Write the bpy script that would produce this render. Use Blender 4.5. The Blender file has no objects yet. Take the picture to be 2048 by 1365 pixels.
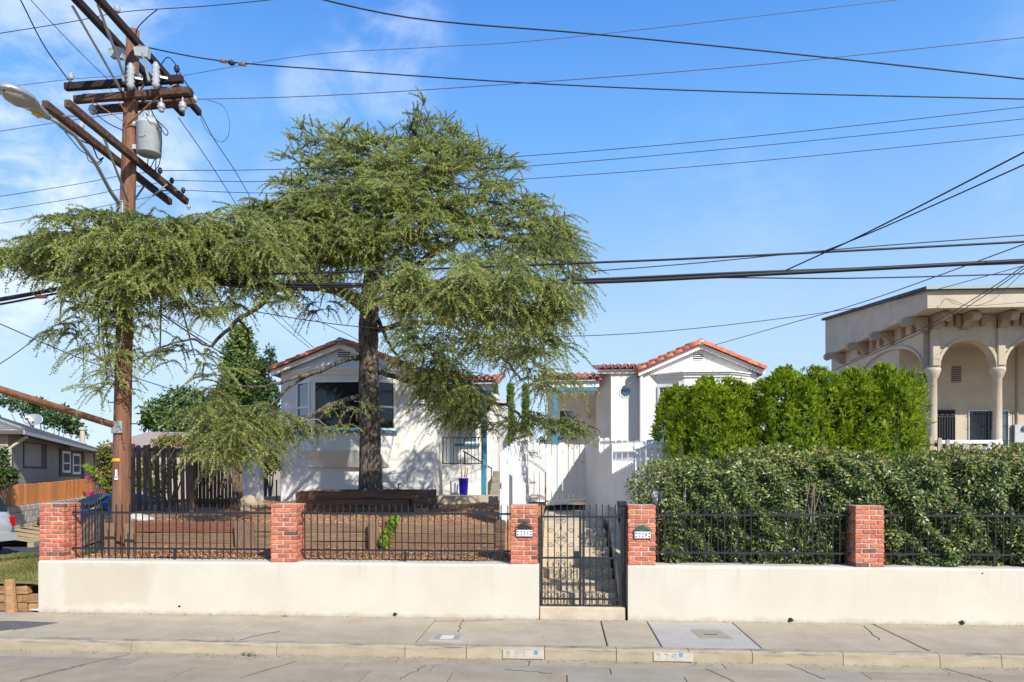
import bpy, bmesh, math, random
import numpy as np
from mathutils import Vector, Matrix
random.seed(7); RNG = np.random.default_rng(7)
SC = bpy.context.scene; COL = SC.collection
R = math.radians

# ------------------------------------------------------------------ camera
F, U0, VH, D, H = 1450.0, 1024.0, 950.0, 10.64, 2.12     # focal length in px of the 2048 frame, horizon row, distance to wall, eye height
TH = math.atan(4.8e-5 * F); CT, ST = math.cos(TH), math.sin(TH)
cam_d = bpy.data.cameras.new('camera'); cam = bpy.data.objects.new('camera', cam_d); COL.objects.link(cam)
cam.location = (0, -D, H); cam.rotation_euler = (R(90), 0, TH)
cam_d.sensor_width = 36; cam_d.lens = 36 * F / 2048; cam_d.shift_y = (VH - 682.5) / 2048
cam_d.clip_start = .05; cam_d.clip_end = 3000
SC.camera = cam

# ------------------------------------------------------------------ sun, sky, exposure
SUN_AZ, SUN_EL = R(34), R(37)               # azimuth measured from the street normal towards +X
sd = Vector((math.sin(SUN_AZ) * math.cos(SUN_EL), -math.cos(SUN_AZ) * math.cos(SUN_EL), math.sin(SUN_EL)))
sl = bpy.data.lights.new('sun', 'SUN'); sl.energy = 4.4; sl.angle = R(.53); sl.color = (1, .95, .86)
so = bpy.data.objects.new('sun', sl); COL.objects.link(so); so.location = sd * 50
so.rotation_euler = sd.to_track_quat('Z', 'Y').to_euler()
W = bpy.data.worlds.new('World'); SC.world = W; W.use_nodes = True
wn, wl = W.node_tree.nodes, W.node_tree.links
wn.clear()
def wnode(t, **k):
    n = wn.new(t)
    for a, b in k.items(): setattr(n, a, b)
    return n
sky = wnode('ShaderNodeTexSky', sky_type='NISHITA', sun_disc=False, sun_elevation=SUN_EL,
            sun_rotation=math.atan2(sd.x, sd.y), altitude=50, air_density=1.0, dust_density=.35, ozone_density=2.2)
def pxdir(u, v):
    a, b = (u - U0) / F, (VH - v) / F
    return Vector((a * CT - ST, a * ST + CT, b)).normalized()
tc = wnode('ShaderNodeTexCoord')
def wmath(op, a, b=None, c=None):
    n = wnode('ShaderNodeMath', operation=op)
    for i, x in enumerate((a, b, c)):
        if x is None: continue
        if isinstance(x, (int, float)): n.inputs[i].default_value = x
        else: wl.new(x, n.inputs[i])
    return n.outputs[0]
mp = wnode('ShaderNodeMapping'); mp.inputs['Scale'].default_value = (1, 1, 1.8); mp.inputs['Rotation'].default_value = (.2, .35, .1)
wl.new(tc.outputs['Generated'], mp.inputs[0])
nz = wnode('ShaderNodeTexNoise'); nz.inputs['Scale'].default_value = 7.5; nz.inputs['Detail'].default_value = 9; nz.inputs['Roughness'].default_value = .62
nz.inputs['Distortion'].default_value = .35
wl.new(mp.outputs[0], nz.inputs['Vector'])
cov = None
for (u, v, rad, amp) in ((110, 400, 13, .95), (-60, 330, 12, .8), (150, 20, 8, .55), (775, 95, 5.5, .55), (635, 195, 3.4, .45), (1450, 430, 9, .12), (420, 560, 16, .25), (40, 140, 8, .35), (2800, 100, 20, .4), (-1200, 500, 30, .6)):
    d = pxdir(u, v)
    dp = wnode('ShaderNodeVectorMath', operation='DOT_PRODUCT'); wl.new(tc.outputs['Generated'], dp.inputs[0]); dp.inputs[1].default_value = d
    mr = wnode('ShaderNodeMapRange', interpolation_type='SMOOTHSTEP')
    wl.new(dp.outputs['Value'], mr.inputs[0])
    mr.inputs[1].default_value = math.cos(R(rad)); mr.inputs[2].default_value = 1; mr.inputs[3].default_value = 0; mr.inputs[4].default_value = amp
    cov = mr.outputs[0] if cov is None else wmath('MAXIMUM', cov, mr.outputs[0])
cm = wnode('ShaderNodeMapRange', interpolation_type='SMOOTHSTEP'); wl.new(nz.outputs['Fac'], cm.inputs[0])
cm.inputs[1].default_value = .36; cm.inputs[2].default_value = .72
cf = wmath('MULTIPLY', cm.outputs[0], cov)
hs = wnode('ShaderNodeHueSaturation'); hs.inputs['Saturation'].default_value = 1.12; hs.inputs['Hue'].default_value = .512; hs.inputs['Value'].default_value = 1.0
wl.new(sky.outputs[0], hs.inputs['Color'])
sz = wnode('ShaderNodeSeparateXYZ'); wl.new(tc.outputs['Generated'], sz.inputs[0])
gr = wnode('ShaderNodeValToRGB'); wl.new(sz.outputs['Z'], gr.inputs[0])
el = gr.color_ramp.elements
for i, (p_, c_) in enumerate(((0, (.52, .66, .82)), (.2, (.42, .62, .86)), (.30, (.28, .52, .86)), (.42, (.155, .42, .89)), (.56, (.075, .275, .78)), (1, (.03, .13, .5)))):
    e_ = el[i] if i < 2 else el.new(p_)
    e_.position = p_; e_.color = (*c_, 1)
for i, (p_, c_) in enumerate(((0, (.52, .66, .82)), (.2, (.42, .62, .86)), (.30, (.28, .52, .86)), (.42, (.155, .42, .89)), (.56, (.075, .275, .78)), (1, (.03, .13, .5)))):
    el[i].position = p_; el[i].color = (*c_, 1)
gs = wnode('ShaderNodeVectorMath', operation='SCALE'); wl.new(gr.outputs[0], gs.inputs[0]); gs.inputs['Scale'].default_value = 1 / .125
gm = wnode('ShaderNodeMix', data_type='RGBA'); gm.inputs[0].default_value = .8; wl.new(hs.outputs[0], gm.inputs[6]); wl.new(gs.outputs[0], gm.inputs[7])
mx = wnode('ShaderNodeMix', data_type='RGBA')
wl.new(cf, mx.inputs[0]); wl.new(gm.outputs[2], mx.inputs[6]); mx.inputs[7].default_value = (6.6, 7.2, 8.4, 1)
bg = wnode('ShaderNodeBackground'); bg.inputs[1].default_value = .125
wl.new(mx.outputs[2], bg.inputs[0])
wo = wnode('ShaderNodeOutputWorld'); wl.new(bg.outputs[0], wo.inputs[0])
SC.view_settings.view_transform = 'Standard'; SC.view_settings.look = 'None'
SC.view_settings.exposure = 0.33; SC.view_settings.gamma = 1; SC.view_settings.use_curve_mapping = False
SC.render.engine = 'CYCLES'; SC.cycles.max_bounces = 6; SC.cycles.transparent_max_bounces = 8

# ------------------------------------------------------------------ surveying helpers: a sighted pixel plus a known plane gives a place
def ray(u, v):
    a, b = (u - U0) / F, (VH - v) / F
    return Vector((a * CT - ST, a * ST + CT, b))
EYE = Vector((0, -D, H))
def P(u, v, Y):
    r = ray(u, v); return EYE + r * ((Y + D) / r.y)
def PT(u, v, t): return EYE + ray(u, v) * t
def PZ(u, v, z):
    r = ray(u, v); return EYE + r * ((z - H) / r.z)
def hit(u, v, p0, n):
    r = ray(u, v); return EYE + r * ((p0 - EYE).dot(n) / r.dot(n))
def PX(u, Y): return P(u, VH, Y).x
def ZV(u, v, Y): return P(u, v, Y).z

# ------------------------------------------------------------------ materials
MATS = {}
def mat(name, c1, c2=None, scale=6, rough=.8, bump=0, bscale=40, stretch=(1, 1, 1), rnd=0, metal=0, coat=0, ior=None, detail=6, lo=.35, hi=.65, c3=None, c3scale=1.2, c3amt=.6, c3lo=.5, c3hi=.7, hue=0):
    if name in MATS: return MATS[name]
    m = bpy.data.materials.new(name); m.use_nodes = True
    N, L = m.node_tree.nodes, m.node_tree.links
    b = N['Principled BSDF']; b.inputs['Roughness'].default_value = rough; b.inputs['Metallic'].default_value = metal
    if coat: b.inputs['Coat Weight'].default_value = coat; b.inputs['Coat Roughness'].default_value = .05
    if ior: b.inputs['IOR'].default_value = ior
    c2 = c2 or c1
    t = N.new('ShaderNodeTexCoord'); oi = N.new('ShaderNodeObjectInfo')
    ad = N.new('ShaderNodeVectorMath'); ad.operation = 'MULTIPLY_ADD'
    L.new(oi.outputs['Random'], ad.inputs[0]); ad.inputs[1].default_value = (37, 91, 53); L.new(t.outputs['Object'], ad.inputs[2])
    mp = N.new('ShaderNodeMapping'); mp.inputs['Scale'].default_value = stretch; L.new(ad.outputs[0], mp.inputs[0])
    nz = N.new('ShaderNodeTexNoise'); nz.inputs['Scale'].default_value = scale; nz.inputs['Detail'].default_value = detail; nz.inputs['Roughness'].default_value = .6
    L.new(mp.outputs[0], nz.inputs['Vector'])
    mr = N.new('ShaderNodeMapRange'); L.new(nz.outputs['Fac'], mr.inputs[0]); mr.inputs[1].default_value = lo; mr.inputs[2].default_value = hi
    mx = N.new('ShaderNodeMix'); mx.data_type = 'RGBA'; L.new(mr.outputs[0], mx.inputs[0])
    mx.inputs[6].default_value = (*c1, 1); mx.inputs[7].default_value = (*c2, 1)
    col = mx.outputs[2]
    if c3:
        n3 = N.new('ShaderNodeTexNoise'); n3.inputs['Scale'].default_value = c3scale; n3.inputs['Detail'].default_value = 7; n3.inputs['Roughness'].default_value = .65
        L.new(mp.outputs[0], n3.inputs['Vector'])
        r3 = N.new('ShaderNodeMapRange'); L.new(n3.outputs['Fac'], r3.inputs[0]); r3.inputs[1].default_value = c3lo; r3.inputs[2].default_value = c3hi; r3.inputs[4].default_value = c3amt
        m3 = N.new('ShaderNodeMix'); m3.data_type = 'RGBA'; L.new(r3.outputs[0], m3.inputs[0]); L.new(col, m3.inputs[6]); m3.inputs[7].default_value = (*c3, 1)
        col = m3.outputs[2]
    if rnd or hue:
        hv = N.new('ShaderNodeHueSaturation'); L.new(col, hv.inputs['Color'])
        rr = N.new('ShaderNodeMapRange'); L.new(oi.outputs['Random'], rr.inputs[0]); rr.inputs[3].default_value = 1 - rnd; rr.inputs[4].default_value = 1 + rnd
        L.new(rr.outputs[0], hv.inputs['Value'])
        if hue:
            fr = N.new('ShaderNodeMath'); fr.operation = 'FRACT'; ml = N.new('ShaderNodeMath'); ml.operation = 'MULTIPLY'; ml.inputs[1].default_value = 7.31
            L.new(oi.outputs['Random'], ml.inputs[0]); L.new(ml.outputs[0], fr.inputs[0])
            rh = N.new('ShaderNodeMapRange'); L.new(fr.outputs[0], rh.inputs[0]); rh.inputs[3].default_value = .5 - hue; rh.inputs[4].default_value = .5 + hue
            L.new(rh.outputs[0], hv.inputs['Hue'])
        col = hv.outputs[0]
    L.new(col, b.inputs['Base Color'])
    if bump:
        nb = N.new('ShaderNodeTexNoise'); nb.inputs['Scale'].default_value = bscale; nb.inputs['Detail'].default_value = 5; L.new(mp.outputs[0], nb.inputs['Vector'])
        bp = N.new('ShaderNodeBump'); bp.inputs['Strength'].default_value = min(1, bump); bp.inputs['Distance'].default_value = .02
        L.new(nb.outputs['Fac'], bp.inputs['Height']); L.new(bp.outputs[0], b.inputs['Normal'])
    MATS[name] = m; return m

def leafmat(name, cols, rough=.5, trans=.35, spec=.5):
    """foliage: colour by a random per-leaf attribute, light passes through the blade"""
    m = bpy.data.materials.new(name); m.use_nodes = True
    N, L = m.node_tree.nodes, m.node_tree.links
    b = N['Principled BSDF']; b.inputs['Roughness'].default_value = rough; b.inputs['Specular IOR Level'].default_value = spec
    at = N.new('ShaderNodeAttribute'); at.attribute_name = 'tint'
    cr = N.new('ShaderNodeValToRGB'); L.new(at.outputs['Fac'], cr.inputs[0])
    e = cr.color_ramp.elements
    while len(e) < len(cols): e.new(.5)
    for i, c in enumerate(cols): e[i].position = i / (len(cols) - 1); e[i].color = (*c, 1)
    tr = N.new('ShaderNodeBsdfTranslucent'); mixs = N.new('ShaderNodeMixShader'); mixs.inputs[0].default_value = trans
    L.new(cr.outputs[0], b.inputs['Base Color']); L.new(cr.outputs[0], tr.inputs[0])
    L.new(b.outputs[0], mixs.inputs[1]); L.new(tr.outputs[0], mixs.inputs[2]); L.new(mixs.outputs[0], N['Material Output'].inputs[0])
    MATS[name] = m; return m

# ------------------------------------------------------------------ object helpers
def tag(o, label=None, cat=None, group=None, kind=None):
    if label: o['label'] = label
    if cat: o['category'] = cat
    if group: o['group'] = group
    if kind: o['kind'] = kind
    return o
def thing(name, label, cat, loc=(0, 0, 0), group=None):
    o = bpy.data.objects.new(name, None); COL.objects.link(o); o.location = loc; o.empty_display_size = .2
    return tag(o, label, cat, group)
def put(name, me, parent=None, loc=(0, 0, 0), rot=(0, 0, 0), scale=(1, 1, 1)):
    """link a mesh object whose own coordinates are the place's; parents keep it where it stands"""
    o = bpy.data.objects.new(name, me); COL.objects.link(o)
    o.location = loc; o.rotation_euler = rot; o.scale = scale
    if parent is not None:
        o.parent = parent
        m = Matrix.LocRotScale(Vector(parent.location), parent.rotation_euler, Vector(parent.scale))
        o.matrix_parent_inverse = m.inverted()
    return o

class MB:
    def __init__(s): s.v = []; s.f = []
    def quad(s, a, b, c, d):
        n = len(s.v); s.v += [tuple(a), tuple(b), tuple(c), tuple(d)]; s.f.append((n, n + 1, n + 2, n + 3)); return s
    def poly(s, pts):
        n = len(s.v); s.v += [tuple(p) for p in pts]; s.f.append(tuple(range(n, n + len(pts)))); return s
    def hexa(s, c):
        """8 corners: index = x + 2y + 4z"""
        n = len(s.v); s.v += [tuple(p) for p in c]
        for q in ((0, 2, 3, 1), (4, 5, 7, 6), (0, 1, 5, 4), (2, 6, 7, 3), (0, 4, 6, 2), (1, 3, 7, 5)): s.f.append(tuple(n + i for i in q))
        return s
    def box(s, x0, x1, y0, y1, z0, z1):
        return s.hexa([(x, y, z) for z in (z0, z1) for y in (y0, y1) for x in (x0, x1)])
    def cbox(s, x0, x1, y0, y1, z0, z1, c=.005, mtx=None, jit=0):
        """box with chamfered edges"""
        n = len(s.v); vid = {}
        for ix, x in enumerate((x0, x1)):
            for iy, y in enumerate((y0, y1)):
                for iz, z in enumerate((z0, z1)):
                    sx, sy, sz = (1 - 2 * ix) * c, (1 - 2 * iy) * c, (1 - 2 * iz) * c
                    j = [random.uniform(-jit, jit) for _ in range(3)]
                    for ax, p in enumerate(((x, y + sy, z + sz), (x + sx, y, z + sz), (x + sx, y + sy, z))):
                        p = Vector(p) + Vector(j)
                        if mtx is not None: p = mtx @ p
                        vid[ix, iy, iz, ax] = len(s.v); s.v.append(tuple(p))
        g = lambda *k: vid[k]
        for i in (0, 1):
            q = [g(i, 0, 0, 0), g(i, 1, 0, 0), g(i, 1, 1, 0), g(i, 0, 1, 0)]; s.f.append(tuple(q if i else q[::-1]))
            q = [g(0, i, 0, 1), g(1, i, 0, 1), g(1, i, 1, 1), g(0, i, 1, 1)]; s.f.append(tuple(q[::-1] if i else q))
            q = [g(0, 0, i, 2), g(1, 0, i, 2), g(1, 1, i, 2), g(0, 1, i, 2)]; s.f.append(tuple(q if i else q[::-1]))
        for i in (0, 1):
            for j in (0, 1):
                s.f.append((g(i, j, 0, 0), g(i, j, 1, 0), g(i, j, 1, 1), g(i, j, 0, 1)))
                s.f.append((g(i, 0, j, 0), g(i, 1, j, 0), g(i, 1, j, 2), g(i, 0, j, 2)))
                s.f.append((g(0, i, j, 1), g(1, i, j, 1), g(1, i, j, 2), g(0, i, j, 2)))
                for k in (0, 1): s.f.append((g(i, j, k, 0), g(i, j, k, 1), g(i, j, k, 2)))
        return s
    def obox(s, o, ux, n, a0, a1, z0, z1, d0, d1):
        """box in a facade frame: a along ux, z up, d out along n"""
        o, ux, n = Vector(o), Vector(ux), Vector(n)
        return s.hexa([(o.x + ux.x * a + n.x * d, o.y + ux.y * a + n.y * d, z) for z in (z0, z1) for d in (d0, d1) for a in (a0, a1)])
    def bar(s, p, q, w, h=None, up=(0, 0, 1)):
        p, q = Vector(p), Vector(q); h = h or w; t = (q - p).normalized(); up = Vector(up)
        if abs(t.dot(up)) > .99: up = Vector((0, 1, 0))
        a = t.cross(up).normalized(); b = a.cross(t)
        return s.hexa([tuple(e + a * (i * w / 2) + b * (j * h / 2)) for j in (-1, 1) for e in (p, q) for i in (-1, 1)])
    def tube(s, pts, r, n=8, cap=True, wob=0):
        pts = [Vector(p) for p in pts]; m = len(pts)
        if not hasattr(r, '__len__'): r = [r] * m
        t0 = (pts[1] - pts[0]).normalized(); a = t0.orthogonal().normalized(); base = len(s.v)
        for i, p in enumerate(pts):
            t = ((pts[min(i + 1, m - 1)] - pts[max(i - 1, 0)])).normalized()
            a = (a - t * a.dot(t)).normalized(); b = t.cross(a)
            for k in range(n):
                ph = 2 * math.pi * k / n; rr = r[i] * (1 + (random.uniform(-wob, wob) if wob else 0))
                s.v.append(tuple(p + a * (math.cos(ph) * rr) + b * (math.sin(ph) * rr)))
        for i in range(m - 1):
            for k in range(n):
                s.f.append((base + i * n + k, base + i * n + (k + 1) % n, base + (i + 1) * n + (k + 1) % n, base + (i + 1) * n + k))
        if cap:
            s.f.append(tuple(base + k for k in reversed(range(n)))); s.f.append(tuple(base + (m - 1) * n + k for k in range(n)))
        return s
    def lathe(s, c, prof, n=16):
        """prof: (radius, z) pairs about the vertical axis through c"""
        c = Vector(c); base = len(s.v); m = len(prof)
        for (r, z) in prof:
            for k in range(n):
                ph = 2 * math.pi * k / n; s.v.append((c.x + r * math.cos(ph), c.y + r * math.sin(ph), c.z + z))
        for i in range(m - 1):
            for k in range(n): s.f.append((base + i * n + k, base + i * n + (k + 1) % n, base + (i + 1) * n + (k + 1) % n, base + (i + 1) * n + k))
        s.f.append(tuple(base + k for k in reversed(range(n)))); s.f.append(tuple(base + (m - 1) * n + k for k in range(n)))
        return s
    def prism(s, pts, off):
        """closed polygon swept by the vector off"""
        off = Vector(off); n = len(pts); base = len(s.v)
        s.v += [tuple(p) for p in pts] + [tuple(Vector(p) + off) for p in pts]
        s.f.append(tuple(base + i for i in range(n))); s.f.append(tuple(base + n + i for i in reversed(range(n))))
        for i in range(n): j = (i + 1) % n; s.f.append((base + i, base + n + i, base + n + j, base + j))
        return s
    def mesh(s, name, m, smooth=False):
        me = bpy.data.meshes.new(name); me.from_pydata(s.v, [], s.f)
        bm = bmesh.new(); bm.from_mesh(me); bmesh.ops.recalc_face_normals(bm, faces=bm.faces); bm.to_mesh(me); bm.free()
        if smooth: me.polygons.foreach_set('use_smooth', [True] * len(me.polygons))
        if m is not None: me.materials.append(MATS[m] if isinstance(m, str) else m)
        return me
    def build(s, name, m, parent=None, smooth=False, bevel=0, seg=2):
        me = s.mesh(name, m, smooth)
        if bevel:
            bm = bmesh.new(); bm.from_mesh(me); bmesh.ops.remove_doubles(bm, verts=bm.verts, dist=1e-5)
            bmesh.ops.bevel(bm, geom=[e for e in bm.edges if e.is_manifold and e.calc_face_angle(0) > .4], offset=bevel, segments=seg, profile=.5, affect='EDGES')
            bm.to_mesh(me); bm.free()
        return put(name, me, parent)

def fastmesh(name, verts, k, m, tint=None, smooth=False):
    """verts (n*k,3): n separate faces of k corners"""
    verts = np.ascontiguousarray(verts, dtype=np.float32).reshape(-1, 3); nv = len(verts); nf = nv // k
    me = bpy.data.meshes.new(name); me.vertices.add(nv); me.vertices.foreach_set('co', verts.ravel())
    me.loops.add(nv); me.loops.foreach_set('vertex_index', np.arange(nv, dtype=np.int32))
    me.polygons.add(nf); me.polygons.foreach_set('loop_start', np.arange(0, nv, k, dtype=np.int32))
    me.update(calc_edges=True)
    if tint is not None:
        at = me.attributes.new('tint', 'FLOAT', 'FACE'); at.data.foreach_set('value', np.ascontiguousarray(tint, dtype=np.float32))
    me.materials.append(MATS[m] if isinstance(m, str) else m)
    return me
def unit(a): return a / (np.linalg.norm(a, axis=-1, keepdims=True) + 1e-9)
def leaves(pos, dirn, nrm, L, Wd, mid=.45, curl=0.0):
    """diamond blades: base, side, tip, side"""
    dirn = unit(dirn); side = unit(np.cross(dirn, nrm)); up = np.cross(side, dirn)
    L = L[:, None]; Wd = Wd[:, None]
    c = pos + dirn * L * mid + up * L * curl
    return np.stack([pos, c + side * Wd / 2, pos + dirn * L, c - side * Wd / 2], 1)
def rdir(n): return unit(RNG.normal(size=(n, 3)))
def dup(o, parent=None, loc=None):
    c = o.copy(); COL.objects.link(c)
    if parent is not None: c.parent = parent
    if loc is not None: c.location = loc
    for ch in [x for x in bpy.data.objects if x.parent == o]: dup(ch, c)
    return c
# ------------------------------------------------------------------ the palette
mat('concrete_walk', (.395, .325, .225), (.475, .40, .29), scale=2.2, rough=.9, bump=.25, bscale=120, rnd=.05, c3=(.32, .27, .21), c3scale=3.5, c3amt=.55, c3lo=.55, c3hi=.8)
mat('concrete_new', (.40, .375, .32), (.45, .42, .365), scale=3, rough=.9, bump=.15, bscale=120, c3=(.45, .43, .40), c3scale=4, c3amt=.4)
mat('concrete_curb', (.365, .295, .195), (.44, .365, .255), scale=3, rough=.9, bump=.3, bscale=90, rnd=.06, stretch=(1, 1, 3), c3=(.2, .18, .15), c3scale=4, c3amt=.6, c3lo=.6, c3hi=.8)
mat('concrete_road', (.335, .27, .185), (.405, .335, .24), scale=2.5, rough=.9, bump=.3, bscale=100, rnd=.1, c3=(.26, .21, .155), c3scale=2.6, c3amt=.6, c3lo=.55, c3hi=.8, hue=.006)
mat('concrete_grey', (.30, .26, .19), (.355, .31, .235), scale=3, rough=.9, bump=.3, bscale=100, rnd=.08, c3=(.27, .24, .2), c3scale=2.6, c3amt=.5)
mat('concrete_step', (.50, .41, .285), (.59, .50, .375), scale=4, rough=.88, bump=.2, bscale=90, rnd=.05, c3=(.40, .31, .2), c3scale=3, c3amt=.5)
mat('joint_dirt', (.10, .075, .05), (.17, .12, .08), scale=20, rough=1)
mat('asphalt', (.05, .052, .056), (.075, .075, .078), scale=14, rough=.9, bump=.4, bscale=180)
mat('patch_asphalt', (.06, .06, .06), (.20, .19, .18), scale=60, rough=.95, bump=.8, bscale=90)
mat('mortar', (.50, .45, .37), (.6, .54, .45), scale=30, rough=.95, bump=.4, bscale=150)
mat('brick', (.46, .11, .052), (.60, .21, .125), scale=14, rough=.85, bump=.5, bscale=80, rnd=.22, hue=.008, c3=(.62, .46, .38), c3scale=7, c3amt=.6, c3lo=.55, c3hi=.78)
mat('brick_dark', (.13, .06, .045), (.26, .10, .07), scale=14, rough=.85, bump=.5, bscale=80, rnd=.2)
mat('stucco_house', (.76, .735, .685), (.80, .78, .735), scale=2, rough=.9, bump=.25, bscale=45, c3=(.68, .65, .595), c3scale=1.1, c3amt=.35)
mat('white_paint', (.71, .70, .685), (.76, .755, .745), scale=5, rough=.6, bump=.12, bscale=60, stretch=(8, 8, 1), rnd=.04, c3=(.62, .59, .54), c3scale=2, c3amt=.35)
mat('trim_white', (.82, .80, .76), (.84, .83, .79), scale=5, rough=.55)
mat('trim_blue', (.035, .19, .30), (.05, .24, .37), scale=6, rough=.6, bump=.1)
mat('tile', (.50, .115, .05), (.66, .21, .10), scale=5, rough=.75, bump=.3, bscale=50, rnd=.2, hue=.01, c3=(.50, .34, .25), c3scale=5, c3amt=.45, c3lo=.55, c3hi=.75)
mat('tile_old', (.28, .085, .05), (.42, .15, .08), scale=5, rough=.85, bump=.3, bscale=50, rnd=.3, c3=(.45, .38, .30), c3scale=5, c3amt=.6)
mat('glass', (.010, .013, .013), (.02, .022, .022), rough=.02, ior=1.5)
mat('glass_sky_tint', (.03, .06, .11), (.035, .065, .12), rough=.03, ior=2.2)  # clear panes: blue of the reflected sky put into the base colour
mat('dark_inside', (.012, .012, .012), (.02, .02, .02), rough=.9)
mat('iron', (.012, .013, .016), (.022, .023, .027), scale=20, rough=.45, bump=.1)
mat('iron_rust', (.05, .025, .015), (.02, .018, .018), scale=30, rough=.7, bump=.2)
mat('timber_old', (.085, .046, .028), (.26, .16, .105), scale=3, rough=.95, bump=.9, bscale=16, stretch=(.5, 5, 7), rnd=.25, c3=(.02, .013, .01), c3scale=3, c3amt=.85, c3lo=.5, c3hi=.7)
mat('timber_grey', (.21, .125, .07), (.38, .25, .15), scale=3, rough=.95, bump=.8, bscale=18, stretch=(.6, 6, 8), rnd=.2, c3=(.075, .045, .028), c3scale=3, c3amt=.85, c3lo=.46, c3hi=.68)
mat('timber_red', (.17, .062, .03), (.30, .13, .07), scale=3, rough=.95, bump=.8, bscale=18, stretch=(.6, 6, 8), rnd=.15, c3=(.07, .035, .02), c3scale=3, c3amt=.7)
mat('stake', (.19, .11, .07), (.32, .2, .13), scale=3, rough=.95, bump=.9, bscale=20, stretch=(6, 6, .6), rnd=.2, c3=(.08, .045, .03), c3scale=3, c3amt=.7)
mat('fence_brown', (.075, .046, .033), (.16, .105, .078), scale=4, rough=.95, bump=.6, bscale=25, stretch=(6, 6, .6), rnd=.3, c3=(.16, .12, .09), c3scale=2, c3amt=.5)
mat('fence_orange', (.68, .215, .045), (.80, .33, .09), scale=4, rough=.85, bump=.3, bscale=25, stretch=(6, 6, .7), rnd=.2, c3=(.32, .10, .03), c3scale=2, c3amt=.6)
mat('cedar_block', (.32, .17, .075), (.45, .27, .13), scale=4, rough=.9, bump=.5, bscale=25, stretch=(.8, 4, 6), rnd=.15, c3=(.16, .09, .045), c3scale=3, c3amt=.7)
mat('pole_wood', (.16, .068, .036), (.30, .145, .085), scale=4, rough=.9, bump=.8, bscale=14, stretch=(7, 7, .45), c3=(.10, .04, .022), c3scale=1.6, c3amt=.7, c3lo=.5, c3hi=.72)
mat('arm_dark', (.012, .008, .007), (.042, .02, .013), scale=5, rough=.9, bump=.6, bscale=18, stretch=(3, 3, 3), rnd=.2)
mat('arm_brown', (.05, .024, .015), (.15, .075, .045), scale=5, rough=.9, bump=.6, bscale=18, stretch=(3, 3, 3), rnd=.2)
mat('galv', (.38, .39, .39), (.48, .49, .49), scale=8, rough=.45, metal=.5, bump=.1)
mat('grey_metal', (.42, .46, .46), (.50, .54, .53), scale=8, rough=.4)
mat('rust_pipe', (.24, .105, .045), (.37, .18, .085), scale=8, rough=.8, bump=.3)
mat('porcelain', (.34, .37, .385), (.44, .465, .48), rough=.15)
mat('porcelain_brown', (.035, .018, .012), (.05, .025, .018), rough=.2)
mat('cable', (.008, .008, .009), (.014, .014, .015), rough=.6)
mat('wire_metal', (.06, .06, .065), (.09, .09, .095), rough=.5)
mat('lens_glass', (.28, .26, .22), (.34, .32, .28), rough=.25)
mat('sticker_yellow', (.75, .42, .02), rough=.6); mat('tag_orange', (.8, .14, .02), rough=.6)
mat('bark', (.085, .066, .052), (.22, .18, .145), scale=7, rough=.95, bump=1, bscale=11, stretch=(3.4, 3.4, .9), c3=(.02, .015, .012), c3scale=6, c3amt=.92, c3lo=.46, c3hi=.6)
mat('twig', (.13, .10, .08), (.26, .215, .18), scale=8, rough=.9)
mat('mulch', (.33, .15, .07), (.54, .30, .155), scale=30, rough=1, bump=1, bscale=60, c3=(.14, .065, .035), c3scale=18, c3amt=.7)
mat('dirt', (.22, .15, .09), (.3, .22, .14), scale=8, rough=1, bump=.6, bscale=30)
mat('lawn', (.14, .145, .035), (.34, .27, .10), scale=3, rough=1, bump=.8, bscale=60, c3=(.09, .14, .03), c3scale=2, c3amt=.8)
mat('dry_grass', (.42, .30, .13), (.52, .40, .2), scale=5, rough=1, bump=.8, bscale=60)
mat('cmu', (.40, .365, .29), (.48, .44, .36), scale=10, rough=.95, bump=.4, bscale=90, rnd=.1)
mat('taupe', (.42, .335, .25), (.47, .375, .285), scale=3, rough=.9, bump=.3, bscale=40)
mat('taupe_trim', (.10, .085, .07), (.12, .10, .085), rough=.8)
mat('shingle', (.16, .165, .155), (.26, .265, .255), scale=9, rough=.95, bump=.5, bscale=40, rnd=.2)
mat('shingle_tan', (.34, .25, .2), (.42, .32, .26), scale=6, rough=.95, bump=.5, bscale=40)
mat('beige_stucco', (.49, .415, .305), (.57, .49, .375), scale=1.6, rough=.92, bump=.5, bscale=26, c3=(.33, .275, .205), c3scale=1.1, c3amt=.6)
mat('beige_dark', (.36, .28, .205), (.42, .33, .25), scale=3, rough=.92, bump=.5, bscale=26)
mat('roof_felt', (.05, .055, .055), (.09, .10, .10), rough=.9); mat('gutter_green', (.28, .36, .33), (.33, .41, .38), rough=.6)
mat('car_navy', (.006, .014, .05), (.007, .016, .055), rough=.25, coat=1); mat('car_silver', (.55, .56, .57), (.58, .59, .6), rough=.3, coat=.8, metal=.3)
mat('rubber', (.012, .012, .013), (.02, .02, .02), rough=.85); mat('alloy', (.5, .5, .52), (.55, .55, .57), rough=.3, metal=.8)
mat('red_lens', (.45, .01, .01), (.55, .015, .015), rough=.15); mat('clear_lens', (.6, .62, .65), (.7, .7, .72), rough=.1)
mat('plastic_black', (.015, .015, .016), (.02, .02, .021), rough=.6)
mat('glaze_blue', (.02, .012, .30), (.035, .02, .42), scale=4, rough=.12, stretch=(1, 1, 6)); mat('bamboo', (.42, .27, .11), (.5, .34, .16), rough=.7)
mat('rock', (.34, .26, .17), (.5, .40, .28), scale=6, rough=.95, bump=.8, bscale=20, c3=(.2, .14, .09), c3scale=4, c3amt=.7)
mat('rock_pale', (.5, .46, .38), (.6, .56, .48), scale=6, rough=.95, bump=.8, bscale=20)
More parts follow.
